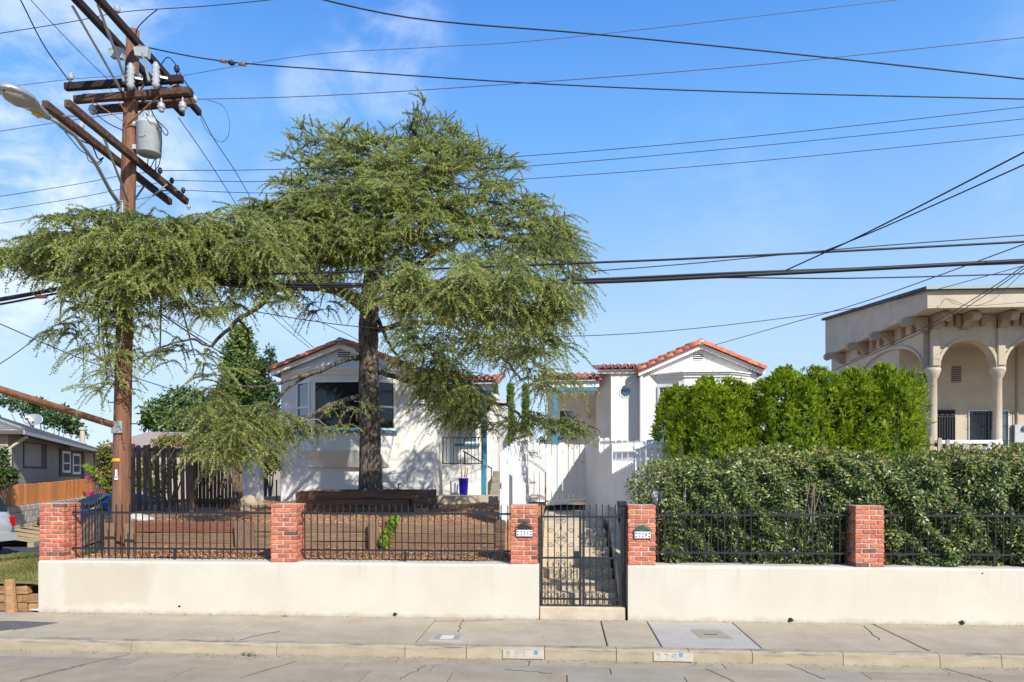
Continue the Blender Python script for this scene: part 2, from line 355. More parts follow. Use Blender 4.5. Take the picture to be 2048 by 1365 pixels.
mat('plaque_white', (.78, .78, .76), rough=.25); mat('ink_blue', (.012, .02, .14), rough=.5); mat('bronze', (.03, .03, .028), (.05, .05, .045), rough=.55); mat('verdigris', (.05, .12, .10), (.08, .17, .14), rough=.6)
mat('paint_faded', (.43, .39, .315), (.52, .485, .40), scale=14, rough=.9, lo=.3, hi=.6, c3=(.41, .335, .235), c3scale=7, c3amt=.9, c3lo=.45, c3hi=.65); mat('paint_grey', (.36, .34, .30), (.46, .43, .36), scale=20, rough=.9); mat('paint_blue', (.12, .24, .52), (.2, .3, .5), rough=.8)
mat('paper', (.8, .8, .8), rough=.7)
mat('chalk_white', (.58, .55, .5), (.66, .64, .6), scale=9, rough=.95)
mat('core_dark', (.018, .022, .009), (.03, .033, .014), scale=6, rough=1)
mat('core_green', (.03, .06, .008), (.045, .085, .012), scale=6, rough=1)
leafmat('needles', [(.09, .115, .042), (.24, .29, .075), (.385, .435, .11), (.55, .59, .185), (.53, .59, .27)], rough=.5, trans=.48)
leafmat('hedge_leaf', [(.016, .034, .012), (.042, .078, .02), (.085, .135, .032), (.18, .235, .055), (.40, .40, .10), (.42, .24, .07)], rough=.38, trans=.25, spec=.5)
leafmat('thuja_leaf', [(.09, .14, .010), (.27, .37, .018), (.44, .55, .026), (.60, .68, .05)], rough=.5, trans=.48)
leafmat('tree_leaf', [(.03, .065, .012), (.06, .12, .02), (.10, .165, .03), (.15, .2, .05)], rough=.5, trans=.35)
leafmat('cypress_leaf', [(.06, .11, .018), (.14, .21, .03), (.24, .32, .05)], rough=.6, trans=.25)
leafmat('vine_leaf', [(.08, .13, .02), (.16, .2, .03), (.30, .24, .04), (.45, .22, .03)], rough=.5, trans=.35)
leafmat('bloom_pink', [(.55, .02, .22), (.75, .05, .38)], rough=.5, trans=.4)
leafmat('bright_leaf', [(.22, .36, .03), (.36, .46, .05)], rough=.5, trans=.4)
leafmat('chip', [(.16, .065, .03), (.42, .19, .085), (.62, .34, .17), (.74, .50, .29)], rough=.95, trans=0)
leafmat('grass_blade', [(.08, .12, .02), (.2, .2, .05), (.42, .33, .13)], rough=.7, trans=.3)
leafmat('litter_leaf', [(.06, .03, .015), (.14, .07, .03), (.22, .13, .06)], rough=.9, trans=0)

def wall_paint():
    """cream stucco of the street wall: repaint patch, streaks and dirt at the foot"""
    m = mat('stucco_wall', (.585, .53, .43), (.625, .575, .475), scale=1.3, rough=.88, bump=.12, bscale=30, c3=(.55, .495, .40), c3scale=1.6, c3amt=.45)
    N, L = m.node_tree.nodes, m.node_tree.links; b = N['Principled BSDF']; src = b.inputs['Base Color'].links[0].from_socket
    t = N.new('ShaderNodeTexCoord'); sp = N.new('ShaderNodeSeparateXYZ'); L.new(t.outputs['Object'], sp.inputs[0])
    nz = N.new('ShaderNodeTexNoise'); nz.inputs['Scale'].default_value = 5; nz.inputs['Detail'].default_value = 5; L.new(t.outputs['Object'], nz.inputs['Vector'])
    def ma(op, a, b2):
        n = N.new('ShaderNodeMath'); n.operation = op
        for i, x in enumerate((a, b2)):
            if isinstance(x, (int, float)): n.inputs[i].default_value = x
            else: L.new(x, n.inputs[i])
        return n.outputs[0]
    wob = ma('MULTIPLY', ma('SUBTRACT', nz.outputs['Fac'], .5), .22)
    def band(sock, lo, hi, soft):
        a = N.new('ShaderNodeMapRange'); L.new(ma('ADD', sock, wob), a.inputs[0]); a.inputs[1].default_value = lo - soft; a.inputs[2].default_value = lo + soft
        c = N.new('ShaderNodeMapRange'); L.new(ma('ADD', sock, wob), c.inputs[0]); c.inputs[1].default_value = hi - soft; c.inputs[2].default_value = hi + soft; c.inputs[3].default_value = 1; c.inputs[4].default_value = 0
        return ma('MULTIPLY', a.outputs[0], c.outputs[0])
    xa, xb = PX(128, 0), PX(300, 0)
    patch = ma('MULTIPLY', ma('MULTIPLY', band(sp.outputs['X'], xa, xb, .05), band(sp.outputs['Z'], .14, .76, .04)), .55)
    mx = N.new('ShaderNodeMix'); mx.data_type = 'RGBA'; L.new(patch, mx.inputs[0]); L.new(src, mx.inputs[6]); mx.inputs[7].default_value = (.52, .44, .325, 1)
    foot = N.new('ShaderNodeMapRange'); L.new(ma('ADD', sp.outputs['Z'], ma('MULTIPLY', wob, .8)), foot.inputs[0]); foot.inputs[1].default_value = 0; foot.inputs[2].default_value = .07; foot.inputs[3].default_value = .55; foot.inputs[4].default_value = 0
    m2 = N.new('ShaderNodeMix'); m2.data_type = 'RGBA'; L.new(foot.outputs[0], m2.inputs[0]); L.new(mx.outputs[2], m2.inputs[6]); m2.inputs[7].default_value = (.36, .31, .235, 1)
    ms = N.new('ShaderNodeMapping'); ms.inputs['Scale'].default_value = (9, 9, .55); L.new(t.outputs['Object'], ms.inputs[0])
    ns = N.new('ShaderNodeTexNoise'); ns.inputs['Scale'].default_value = 1.0; ns.inputs['Detail'].default_value = 6; L.new(ms.outputs[0], ns.inputs['Vector'])
    rs = N.new('ShaderNodeMapRange'); L.new(ns.outputs['Fac'], rs.inputs[0]); rs.inputs[1].default_value = .56; rs.inputs[2].default_value = .75; rs.inputs[4].default_value = .5
    up = N.new('ShaderNodeMapRange'); L.new(sp.outputs['Z'], up.inputs[0]); up.inputs[1].default_value = .2; up.inputs[2].default_value = .8
    m3 = N.new('ShaderNodeMix'); m3.data_type = 'RGBA'; L.new(ma('MULTIPLY', rs.outputs[0], up.outputs[0]), m3.inputs[0]); L.new(m2.outputs[2], m3.inputs[6]); m3.inputs[7].default_value = (.47, .41, .32, 1)
    L.new(m3.outputs[2], b.inputs['Base Color'])
wall_paint()
def curb_scuffs():
    """dark tyre scrapes along the worn nose of the kerb"""
    m = MATS['concrete_curb']; N, L = m.node_tree.nodes, m.node_tree.links; b = N['Principled BSDF']; src = b.inputs['Base Color'].links[0].from_socket
    t = N.new('ShaderNodeTexCoord'); sp = N.new('ShaderNodeSeparateXYZ'); L.new(t.outputs['Object'], sp.inputs[0])
    mp = N.new('ShaderNodeMapping'); mp.inputs['Scale'].default_value = (2.2, 8, 26); L.new(t.outputs['Object'], mp.inputs[0])
    nz = N.new('ShaderNodeTexNoise'); nz.inputs['Scale'].default_value = 1; nz.inputs['Detail'].default_value = 7; nz.inputs['Roughness'].default_value = .7; L.new(mp.outputs[0], nz.inputs['Vector'])
    a = N.new('ShaderNodeMapRange'); L.new(sp.outputs['Z'], a.inputs[0]); a.inputs[1].default_value = -.075; a.inputs[2].default_value = -.02
    c = N.new('ShaderNodeMapRange'); L.new(nz.outputs['Fac'], c.inputs[0]); c.inputs[1].default_value = .5; c.inputs[2].default_value = .66; c.inputs[4].default_value = .85
    mu = N.new('ShaderNodeMath'); mu.operation = 'MULTIPLY'; L.new(a.outputs[0], mu.inputs[0]); L.new(c.outputs[0], mu.inputs[1])
    mx = N.new('ShaderNodeMix'); mx.data_type = 'RGBA'; L.new(mu.outputs[0], mx.inputs[0]); L.new(src, mx.inputs[6]); mx.inputs[7].default_value = (.09, .085, .085, 1); L.new(mx.outputs[2], b.inputs['Base Color'])
curb_scuffs()

# ------------------------------------------------------------------ the setting
def struct(o): o['kind'] = 'structure'; return o
struct(MB().quad((-400, -400, -.35), (400, -400, -.35), (400, 600, -.35), (-400, 600, -.35)).build('ground', 'dirt'))

def heightfield(name, m, x0, x1, y0, y1, nx, ny, zf, skirt=True):
    mb = MB(); xs = [x0 + (x1 - x0) * i / nx for i in range(nx + 1)]; ys = [y0 + (y1 - y0) * j / ny for j in range(ny + 1)]
    mb.v = [(x, y, zf(x, y)) for y in ys for x in xs]
    mb.f = [(j * (nx + 1) + i, j * (nx + 1) + i + 1, (j + 1) * (nx + 1) + i + 1, (j + 1) * (nx + 1) + i) for j in range(ny) for i in range(nx)]
    return struct(mb.build(name, m, None, True))
def smooth(a, b, x):
    t = max(0, min(1, (x - a) / (b - a))); return t * t * (3 - 2 * t)
XST0, XST1 = PX(1080, .3), PX(1246, .3)          # stair opening in the wall
XYL = PX(214, 1.2)                               # left edge of the mulched yard
def yard_z(x, y):
    wv = .02 * math.sin(3 * x + 1) * math.sin(2.3 * y) + .012 * math.sin(7.1 * x + 3.3 * y)
    if y < 1.62: return .80 + .05 * smooth(.42, 1.5, y) + wv * .6
    z = 1.22 + .08 * smooth(1.7, 4.5, y) + .12 * smooth(4.5, 9, y) + wv
    return z + .10 * smooth(-3, -1.2, x) * smooth(2.5, 5, y)
def bed_z(x, y):
    e = XYL - (2.4 * smooth(2.2, 4.6, y))
    return yard_z(x, y) - 1.4 * smooth(0, 1.3, e - x)
heightfield('mulch_bed', 'mulch', -11.5, XST0 - .04, .40, 12.5, 90, 80, bed_z)
heightfield('back_yard', 'dirt', XST0 - .1, 9.2, 6.2, 60, 12, 20, lambda x, y: 1.42 + .02 * (y - 6))
heightfield('side_yard', 'dirt', XST1 + .02, 30, .40, 12, 20, 20, lambda x, y: .78 + .5 * smooth(1, 4, y) + .75 * smooth(8, 12, x) * smooth(4, 8, y))
heightfield('far_yard', 'dirt', -13, XST0 - .12, 12.4, 60, 10, 20, lambda x, y: 1.45 + .02 * (y - 12) - 1.6 * smooth(-7, -12, x))
XG = PX(77, .2)
def lawn_z(x, y):
    z = .42 + .10 * smooth(.4, 2.5, y) - .52 * smooth(2.6, 5.2, y + .12 * (x + 8)) + .015 * math.sin(5 * x) * math.sin(4 * y)
    return z
heightfield('lawn', 'lawn', -14, XYL + .02, .1, 6.6, 40, 36, lambda x, y: lawn_z(x, y) if x < XG + .1 else max(lawn_z(x, y), .78 - .25 * smooth(1.2, 3.5, y) - .6 * smooth(3.2, 6, y)) if y > .3 else .375)
struct(MB().box(-60, XYL + 1.5, 5.2, 60, -.3, -.012).build('side_street', 'asphalt'))

# sidewalk: slabs with recessed joints on a dark bed
SWY0 = -1.62
bed = struct(MB().box(-30, 30, SWY0 + .01, .6, -.3, -.022).build('sidewalk', 'joint_dirt'))
def uX(u, v): return PZ(u, v, 0).x
edges = [-14, -11.2, -9.6, uX(20, 1262), uX(500, 1252), uX(850, 1262), uX(1206, 1260), uX(1308, 1268), uX(1490, 1268), uX(1790, 1270), 8.4, 10.5, 13, 16]
for i in range(len(edges) - 1):
    a, b = edges[i], edges[i + 1]; new = (i == 7)
    m = MB(); skew = .0
    m.cbox(a + .008, b - .008, SWY0 + .006, -.002 if not new else -.14, -.2, .0 + random.uniform(-.003, .003), .008)
    m.build('slab', 'concrete_new' if new else 'concrete_walk', bed)
    if new: MB().cbox(a + .008, b - .008, -.125, -.002, -.2, -.001, .006).build('slab', 'concrete_walk', bed)
# curb stones
curb = struct(MB().box(-30, 30, SWY0 - .13, SWY0, -.34, -.02).build('curb', 'joint_dirt'))
ce = [-16, -12.5, -9.2] + [uX(u, 1290) for u in (245, 550, 812, 935, 1090, 1230, 1370, 1490, 1660, 1838, 1950)] + [7.0, 9, 12, 16]
for a, b in zip(ce[:-1], ce[1:]):
    m = MB(); m.prism([(a + .004, SWY0 + .004, -.2), (a + .004, SWY0 + .004, .002), (a + .004, SWY0 - .125, .0), (a + .004, SWY0 - .148, -.018), (a + .004, SWY0 - .165, -.2)], (b - a - .008, 0, 0))
    m.build('curb_stone', 'concrete_curb', curb)
# carriageway: concrete panels, a gutter strip and a greyer repaired strip
GUT = SWY0 - .16
road = struct(MB().box(-60, 60, -30, GUT, -.4, -.165).build('road', 'joint_dirt'))
def road_z(y): return -.140 + .012 * (GUT - y)
def panel(x0, x1, y0, y1, m, sk=0, g=.006):
    mb = MB(); z0, z1 = road_z(y0), road_z(y1)
    mb.hexa([(x0 + g + sk, y0 + g, -.3), (x1 - g + sk, y0 + g, -.3), (x0 + g, y1 - g, -.3), (x1 - g, y1 - g, -.3),
             (x0 + g + sk, y0 + g, z0), (x1 - g + sk, y0 + g, z0), (x0 + g, y1 - g, z1), (x1 - g, y1 - g, z1)])
    return mb.build('road_panel', m, road)
gx = [-16, -10, -6.2, -3.9, -2.0, -.4, 1.9, 4.4, 7.6, 11, 16]
for a, b in zip(gx[:-1], gx[1:]): panel(a, b, GUT - .28, GUT - .004, 'concrete_curb')
rx = [-16, -9.4, -5.15, -2.55, -1.52, 0.55, 3.4, 6.1, 9.5, 16]
for i, (a, b) in enumerate(zip(rx[:-1], rx[1:])): panel(a, b, GUT - .62, GUT - .29, 'concrete_grey' if i in (1, 4, 5, 7) else 'concrete_road')
rx2 = [-16, -8.2, -4.3, -2.2, -1.25, .05, 1.35, 4.4, 7.2, 16]
for i, (a, b) in enumerate(zip(rx2[:-1], rx2[1:])): panel(a, b, GUT - 3.2, GUT - .63, 'concrete_grey' if i in (5,) else 'concrete_road')
for a, b in ((-60, -16), (16, 60)): panel(a, b, -9, GUT - .004, 'concrete_road')
for j in range(8): panel(-16 + 4 * j, -12 + 4 * j, -9, GUT - 3.21, 'concrete_road')
panel(-60, 60, -30, -9.01, 'concrete_road')

# ------------------------------------------------------------------ street wall (two lengths)
WT = .805
def street_wall(x0, x1, label):
    t = thing('retaining_wall', label, 'wall', ((x0 + x1) / 2, .2, 0))
    m = MB(); n = max(2, int((x1 - x0) / .35))
    prof = [(.42, -.1), (0.0, -.1), (-.005, WT - .035), (.008, WT - .010), (.035, WT), (.42, WT)]
    base = 0
    for i in range(n + 1):
        x = x0 + (x1 - x0) * i / n
        for (y, z) in prof: m.v.append((x, y + random.uniform(-.004, .004) * (y < .1), z + (random.uniform(-.006, .006) if z > .5 else 0)))
    k = len(prof)
    for i in range(n):
        for j in range(k): m.f.append((i * k + j, i * k + (j + 1) % k, (i + 1) * k + (j + 1) % k, (i + 1) * k + j))
    m.f.append(tuple(range(k))); m.f.append(tuple(n * k + j for j in reversed(range(k))))
    m.build('wall_body', 'stucco_wall', t, False)
    return t
XW0, XW1, XW2 = PX(77, 0), PX(1078, 0), PX(1256, 0)
wl1 = street_wall(XW0, XW1, 'cream stucco retaining wall with beige repaint patch, below brick pillars and timber bed')
wl2 = street_wall(XW2, 15, 'plain cream stucco retaining wall below the glossy leafy hedge')
def weep(u, v, r, par):
    p = P(u, v, -.006); m = MB(); n = 9; pts = []
    for k in range(n):
        a = 2 * math.pi * k / n; rr = r * random.uniform(.7, 1.2); pts.append((p.x + rr * math.cos(a), -.007, p.z + rr * .8 * math.sin(a)))
    m.prism(pts, (0, .02, 0)).build('weep_hole', 'dark_inside', par)
for a in ((790, 1229, .035, wl1), (359, 1213, .02, wl1), (1581, 1241, .04, wl2), (1924, 1246, .042, wl2), (1965, 1147, .012, wl2)): weep(*a)

# ------------------------------------------------------------------ brick pillars
def brickmesh(l, d, name):
    me = MB().cbox(-l / 2, l / 2, -d / 2, d / 2, -.0275, .0275, .006, jit=.0025).mesh(name, 'brick'); return me
BF = [brickmesh(.190, .092, 'brick') for _ in range(4)]
BFD = []
for me in BF[:2]:
    c = me.copy(); c.materials.clear(); c.materials.append(MATS['brick_dark']); BFD.append(c)
def pillar(xl, label, ncourse=13, z0=WT, y0=.015):
    t = thing('brick_pillar', label, 'pillar', (xl + .2, y0 + .2, z0), 'brick pillars on the street wall')
    MB().box(xl + .012, xl + .388, y0 + .012, y0 + .388, z0 - .02, z0 + ncourse * .0677 - .008).build('mortar_core', 'mortar', t)
    for c in range(ncourse):
        z = z0 + c * .0677 + .030; B = []
        if c % 2 == 0:
            for yy in (.046, .354): B += [(.0965, yy, 0), (.3035, yy, 0)]
            B += [(.046, .2, 1), (.354, .2, 1)]
        else:
            for xx in (.046, .354): B += [(xx, .0965, 1), (xx, .3035, 1)]
            B += [(.2, .046, 0), (.2, .354, 0)]
        for (bx, by, r) in B:
            me = random.choice(BFD) if random.random() < .09 else random.choice(BF)
            put('brick', me, t, (xl + bx + random.uniform(-.003, .003), y0 + by + random.uniform(-.004, .004), z + random.uniform(-.002, .002)),
                (0, 0, math.pi / 2 * r + random.uniform(-.012, .012)))
    return t
PL = [PX(78, .015), PX(541, .015), PX(1021, .015), PX(1256, .015), PX(1711, .015)]
for x, l in zip(PL, ('weathered brick pillar at the street corner end of the wall, beside the navy car',
                     'brick pillar midway along the mulch bed, in front of the tan boulder',
                     'brick pillar carrying the 231 number plaque, left of the iron gate',
                     'brick pillar carrying the 229 number plaque, right of the iron gate',
                     'brick pillar standing in the leafy hedge, the only one on the plain wall stretch')): pillar(x, l)

# ------------------------------------------------------------------ black iron fences on the wall
FY = .205; PICK = MB().cbox(-.0075, .0075, -.0075, .0075, .0, .78, .002)
PICK.prism([(-.012, -.006, .775), (.012, -.006, .775), (0, -.006, .83)], (0, .012, 0))
PICKM = PICK.mesh('picket', 'iron')
ZB, ZT = ZV(350, 1098, FY), ZV(350, 1026, FY)
def iron_fence(p0, p1, label, n, mids=(), post_ends=True):
    p0, p1 = Vector(p0), Vector(p1)
    t = thing('iron_fence', label, 'fence', ((p0 + p1) / 2).to_tuple(), 'black iron fences on the street wall')
    d = (p1 - p0)
    for z in (ZB, ZT): MB().bar(p0 + Vector((0, 0, z - p0.z)), p1 + Vector((0, 0, z - p1.z)), .024, .030).build('rail', 'iron', t)
    for i in range(n):
        f = (i + .5) / n; q = p0 + d * f
        put('picket', PICKM, t, (q.x, q.y - .002, .845 + random.uniform(-.006, .006)), (random.uniform(-.006, .006), random.uniform(-.008, .008), math.atan2(d.y, d.x)))
    for f in mids:
        q = p0 + d * f; MB().cbox(q.x - .016, q.x + .016, q.y - .016, q.y + .016, WT - .05, ZB - .012, .003).build('post', 'iron', t)
    return t
iron_fence((PL[0] + .41, FY, WT), (PL[1] - .005, FY, WT), 'black iron picket fence length in front of the wooden utility pole', 30, (.51,))
iron_fence((PL[1] + .41, FY, WT), (PL[2] - .005, FY, WT), 'black iron picket fence length in front of the tree planter and vine-grown stake', 32, (.5,))
iron_fence((PL[3] + .41, FY, WT), (PL[4] - .005, FY, WT), 'black iron picket fence length between the 229 pillar and the hedge pillar', 29, (.46,))
iron_fence((PL[4] + .41, FY, WT), (PL[4] + .41 + 5.3, FY, WT), 'black iron picket fence length right of the hedge pillar, half sunk in leaves', 51, (.3, .7))
q0, q1 = Vector((PL[0] + .43, .45, WT)), Vector((PX(204, 1.5), 1.5, WT))
fr = iron_fence(q0, q1, 'short black iron fence return running back from the corner brick pillar', 6)
MB().cbox(q1.x - .022, q1.x + .022, q1.y - .022, q1.y + .022, .5, 1.50, .004).build('post', 'iron', fr)
for (x, y) in ((PL[0] + .40, FY), (PL[1] + .40, FY), (PL[1] + .40, FY)): pass

# ------------------------------------------------------------------ iron gate, two leaves
GY = .13
gz = lambda v: ZV(1165, v, GY)
gx_ = lambda u: PX(u, GY)
def spiral(mb, c, r, turns, start, flip, rad=.0038, n=20, tail=None):
    pts = []
    for i in range(n + 1):
        f = i / n; a = start + flip * turns * 2 * math.pi * f; rr = r * (1 - .72 * f)
        pts.append((c[0] + rr * math.cos(a), GY, c[1] + rr * math.sin(a)))
    if tail: pts = [(tail[0], GY, tail[1])] + pts
    mb.tube(pts, rad, 5)
def gate_leaf(u0, u1, label, side):
    x0, x1 = gx_(u0), gx_(u1)
    t = thing('iron_gate', label, 'gate', ((x0 + x1) / 2, GY, .17), 'leaves of the iron entrance gate')
    zt, zm, zb, z0 = gz(1034), gz(1116.5), gz(1198.5), gz(1212)
    for z, h in ((zt, .028), (zm, .026), (zb, .028), (z0 + .008, .016)): MB().bar((x0, GY, z), (x1, GY, z), .03, h).build('rail', 'iron', t)
    for x in (x0, x1): MB().cbox(x - .018, x + .018, GY - .017, GY + .017, z0, zt + .02, .003).build('stile', 'iron', t)
    n = 5; xs = [x0 + (x1 - x0) * (i + 1) / (n + 1) for i in range(n)]
    for x in xs:
        m = MB().cbox(x - .008, x + .008, GY - .008, GY + .008, z0 + .008, zt + .16, .002); m.prism([(x - .013, GY - .006, zt + .155), (x + .013, GY - .006, zt + .155), (x, GY - .006, zt + .2)], (0, .012, 0))
        m.build('picket', 'iron', t)
    for x in (x0, x1):
        m = MB().prism([(x - .011, GY - .006, zt + .02), (x + .011, GY - .006, zt + .02), (x + .008, GY - .006, zt + .15), (x, GY - .006, zt + .2), (x - .008, GY - .006, zt + .15)], (0, .012, 0)); m.build('spear', 'iron', t)
    cx = xs[2]; w = xs[3] - xs[2]
    for (za, zc) in ((zt - .07, zm + .06), (zm - .07, zb + .06)):      # lozenge of scrolls on the middle picket, top and bottom panel
        zmid = (za + zc) / 2; m = MB()
        for sx in (-1, 1):
            spiral(m, (cx + sx * .043, za), .040, 1.2, math.pi if sx > 0 else 0, -sx, tail=(cx + sx * .012, za - .12))
            spiral(m, (cx + sx * .043, zc), .040, 1.2, math.pi if sx > 0 else 0, sx, tail=(cx + sx * .012, zc + .12))
            m.tube([(cx + sx * .012, GY, za - .12), (cx + sx * w * .95, GY, zmid + .06), (cx + sx * .02, GY, zmid)], .0035, 5)
            m.tube([(cx + sx * .012, GY, zc + .12), (cx + sx * w * .95, GY, zmid - .06), (cx + sx * .02, GY, zmid)], .0035, 5)
            spiral(m, (cx + sx * (w + .055), zmid + .10), .042, 1.3, math.pi if sx > 0 else 0, -sx)
            spiral(m, (cx + sx * (w + .055), zmid - .10), .042, 1.3, math.pi if sx > 0 else 0, sx)
            spiral(m, (cx + sx * .05, zmid + .04), .045, 1.2, math.pi if sx > 0 else 0, sx)
            spiral(m, (cx + sx * .05, zmid - .04), .045, 1.2, math.pi if sx > 0 else 0, -sx)
        m.build('scroll', 'iron', t)
    for sx in (-1, 1):
        m = MB(); spiral(m, (cx + sx * .05, zb - .055), .04, 1.2, math.pi / 2, -sx); m.build('scroll', 'iron', t)
    return t
g1 = gate_leaf(1083, 1160.5, 'scrolled black iron gate leaf with the lock box, hinged beside the 231 pillar', -1)
gate_leaf(1167, 1243, 'scrolled black iron gate leaf without lock, hinged beside the 229 pillar', 1)
lx = gx_(1154); MB().cbox(lx - .055, lx + .055, GY - .03, GY + .03, gz(1114), gz(1103), .004).build('lock_box', 'iron', g1)
gp = thing('gate_post', 'slim black iron post holding the gate beside the 231 pillar', 'post', (gx_(1078.5), GY, .17)); MB().cbox(gx_(1078.5) - .012, gx_(1078.5) + .012, GY - .012, GY + .012, .15, gz(1034), .003).build('shaft', 'iron', gp)
for v in (1045, 1066, 1090, 1120): MB().box(gx_(1078.5) - .016, gx_(1083) - .016, GY - .016, GY + .016, gz(v) - .015, gz(v) + .015).build('hinge', 'iron', gp)
gp = thing('gate_post', 'thick black iron post holding the gate beside the 229 pillar', 'post', (gx_(1248.5), GY, .05)); MB().cbox(gx_(1248.5) - .028, gx_(1248.5) + .028, GY - .028, GY + .028, .0, gz(1016), .004).build('shaft', 'iron', gp)
for v in (1060, 1120, 1185): MB().box(gx_(1248.5) - .05, gx_(1248.5) - .026, GY - .02, GY + .02, gz(v) - .03, gz(v) + .03).build('hinge', 'iron', gp)
# mailbox on the inner side of the 229 pillar
mbx = thing('mailbox', 'small dark metal mailbox hanging inside the gate by the 229 pillar', 'mailbox', (gx_(1243), .34, 1.2))
m = MB(); x0, x1 = PX(1236, .3), PX(1249, .3); zz = ZV(1240, 1043, .3)
m.cbox(x0, x1 + .03, .28, .40, zz, zz + .24, .008).build('box', 'iron_rust', mbx)
MB().prism([(x0 - .01, .26, zz + .235), (x0 - .01, .42, zz + .235), (x0 - .01, .42, zz + .30), (x0 - .01, .30, zz + .275)], (x1 - x0 + .045, 0, 0)).build('lid', 'iron', mbx)

# ------------------------------------------------------------------ steps up from the gate
st = thing('stairway', 'straight tan concrete garden steps climbing behind the iron gate', 'stairs', ((XST0 + XST1) / 2, 1.3, 0))
STZ = []; y = .045; z = .0
XSR = PX(1234, .5)
rise = [.175, .155, .145, .145, .145, .135, .135, .135, .12]
for i, r in enumerate(rise):
    z += r
    y1 = (y + 2.2) if i == len(rise) - 1 else y + .70
    xr = XST1 + .01 if i == 0 else XSR - .012 * i
    m = MB().cbox(XST0 - .0 + .003, xr, y, y1, -.1, z, .012, jit=.003); m.build('step', 'concrete_step', st)
    STZ.append((y, z)); y += .295 if i else .30
ZL = z; YL = y
m = MB()                                                    # sloping cheek on the right of the flight
pts = [(0, .36, .1), (0, .36, .56), (0, .62, .70), (0, YL + .1, ZL + .22), (0, YL + 1.4, ZL + .24), (0, YL + 1.4, .1)]
m.prism([(XSR + .004 - .0, p[1], p[2]) for p in pts], (.16, 0, 0)).build('cheek_wall', 'concrete_step', st, bevel=.012)
MB().box(XST0 + .0, PX(1172, 5.7), YL + 1.0, 6.3, ZL - .4, ZL + .004).build('landing', 'concrete_step', st)
MB().box(XST0 - .03, XST0 - .004, .42, 6, .0, 1.32).build('cheek_wall', 'concrete_step', st)
# ------------------------------------------------------------------ garden timbers, stakes, planter
def beam(parent, a, b, h, d, m, name='timber', jit=.006):
    """squared sleeper from a to b (bottom front edge line), height h, depth d behind the line"""
    a, b = Vector(a), Vector(b); L = (b - a).length; t = (b - a).normalized(); n = Vector((-t.y, t.x, 0)).normalized()
    M = Matrix(((t.x, n.x, 0, a.x), (t.y, n.y, 0, a.y), (t.z, 0, 1, a.z), (0, 0, 0, 1)))
    mb = MB(); k = max(2, int(L / .35)); base = 0; prof = [(0, .012), (.012, 0), (d - .012, 0), (d, .012), (d, h - .012), (d - .012, h), (.012, h), (0, h - .012)]
    for i in range(k + 1):
        for (yy, zz) in prof:
            p = M @ Vector((L * i / k, yy, zz)); mb.v.append((p.x + random.uniform(-jit, jit) * (0 < i < k), p.y + random.uniform(-jit, jit), p.z + random.uniform(-jit, jit)))
    q = len(prof)
    for i in range(k):
        for j in range(q): mb.f.append((i * q + j, i * q + (j + 1) % q, (i + 1) * q + (j + 1) % q, (i + 1) * q + j))
    mb.f.append(tuple(range(q))); mb.f.append(tuple(k * q + j for j in reversed(range(q))))
    return mb.build(name, m, parent)
TY = 1.48
def zt(v, u=700, Y=TY): return ZV(u, v, Y)
tw = thing('timber_wall', 'low wall of weathered timbers with reddish top, right of the utility pole', 'timber wall', (PX(370, TY), TY, .8))
xa, xb = PX(258, TY), PX(478, TY)
for v0, v1, m in ((1110, 1089, 'timber_grey'), (1089.5, 1068, 'timber_grey'), (1067.5, 1046, 'timber_red')): beam(tw, (xa, TY, zt(v0)), (xb, TY, zt(v0)), zt(v1) - zt(v0) - .004, .17, m)
tw2 = thing('timber_wall', 'low wall of weathered timbers between middle brick pillar and short stake', 'timber wall', (PX(670, TY), TY, .8))
xa, xb = PX(498, TY), PX(742, TY)
for v0, v1, m in ((1105, 1084, 'timber_grey'), (1083.5, 1066, 'timber_grey'), (1065.5, 1047, 'timber_grey')): beam(tw2, (xa, TY, zt(v0)), (xb, TY, zt(v0)), zt(v1) - zt(v0) - .004, .17, m)
tw3 = thing('timber_wall', 'low wall of sagging timbers left of the 231 pillar, in the fence shade', 'timber wall', (PX(900, TY), TY, .8))
xa, xb = PX(778, TY), PX(1006, TY)
for v0, v1, dv, m in ((1104, 1085.5, 2, 'timber_grey'), (1085, 1066.5, 1, 'timber_grey'), (1066, 1045, 3, 'timber_grey')):
    beam(tw3, (xa, TY, zt(v0)), (xb, TY + .03, zt(v0 + dv)), zt(v1) - zt(v0) - .004, .17, m)
tw4 = thing('timber_wall', 'short dark timber stack turning back beside the white fence and steps', 'timber wall', (PX(1012, 1.6), 1.9, .8))
for i in range(3): beam(tw4, (PX(1010, 1.5), 1.5, .86 + .15 * i), (PX(1012, 3.4), 3.4, .88 + .15 * i), .145, .16, 'timber_old')
def stake(u, v0, v1, wpx, Y, m, label, tilt=0, top='flat', d=.10):
    x, z0, z1 = PX(u, Y), ZV(u, v0, Y), ZV(u, v1, Y); w = (PX(u + wpx, Y) - x)
    t = thing('timber_stake', label, 'stake', (x, Y, z0), 'stakes propping the garden timbers')
    mb = MB().cbox(-w / 2, w / 2, -d / 2, d / 2, -.15, z1 - z0, .012, jit=.008)
    if top == 'round': mb.prism([(-w / 2 + .012, -d / 2 + .01, z1 - z0 - .002), (w / 2 - .012, -d / 2 + .01, z1 - z0 - .002), (w * .3, -d / 2 + .01, z1 - z0 + .025), (-w * .3, -d / 2 + .01, z1 - z0 + .025)], (0, d - .02, 0))
    put('shaft', mb.mesh('shaft', m), t, (x, Y, z0), (0, tilt, 0))
    return t
SY = TY - .09
stake(481, 1106, 1044, 15, SY, 'stake', 'narrow stake leaning left, left one of the pair by the middle brick pillar', -.06)
stake(499, 1106, 1044, 22, SY, 'stake', 'broad grey stake, right one of the pair by the middle brick pillar', -.08)
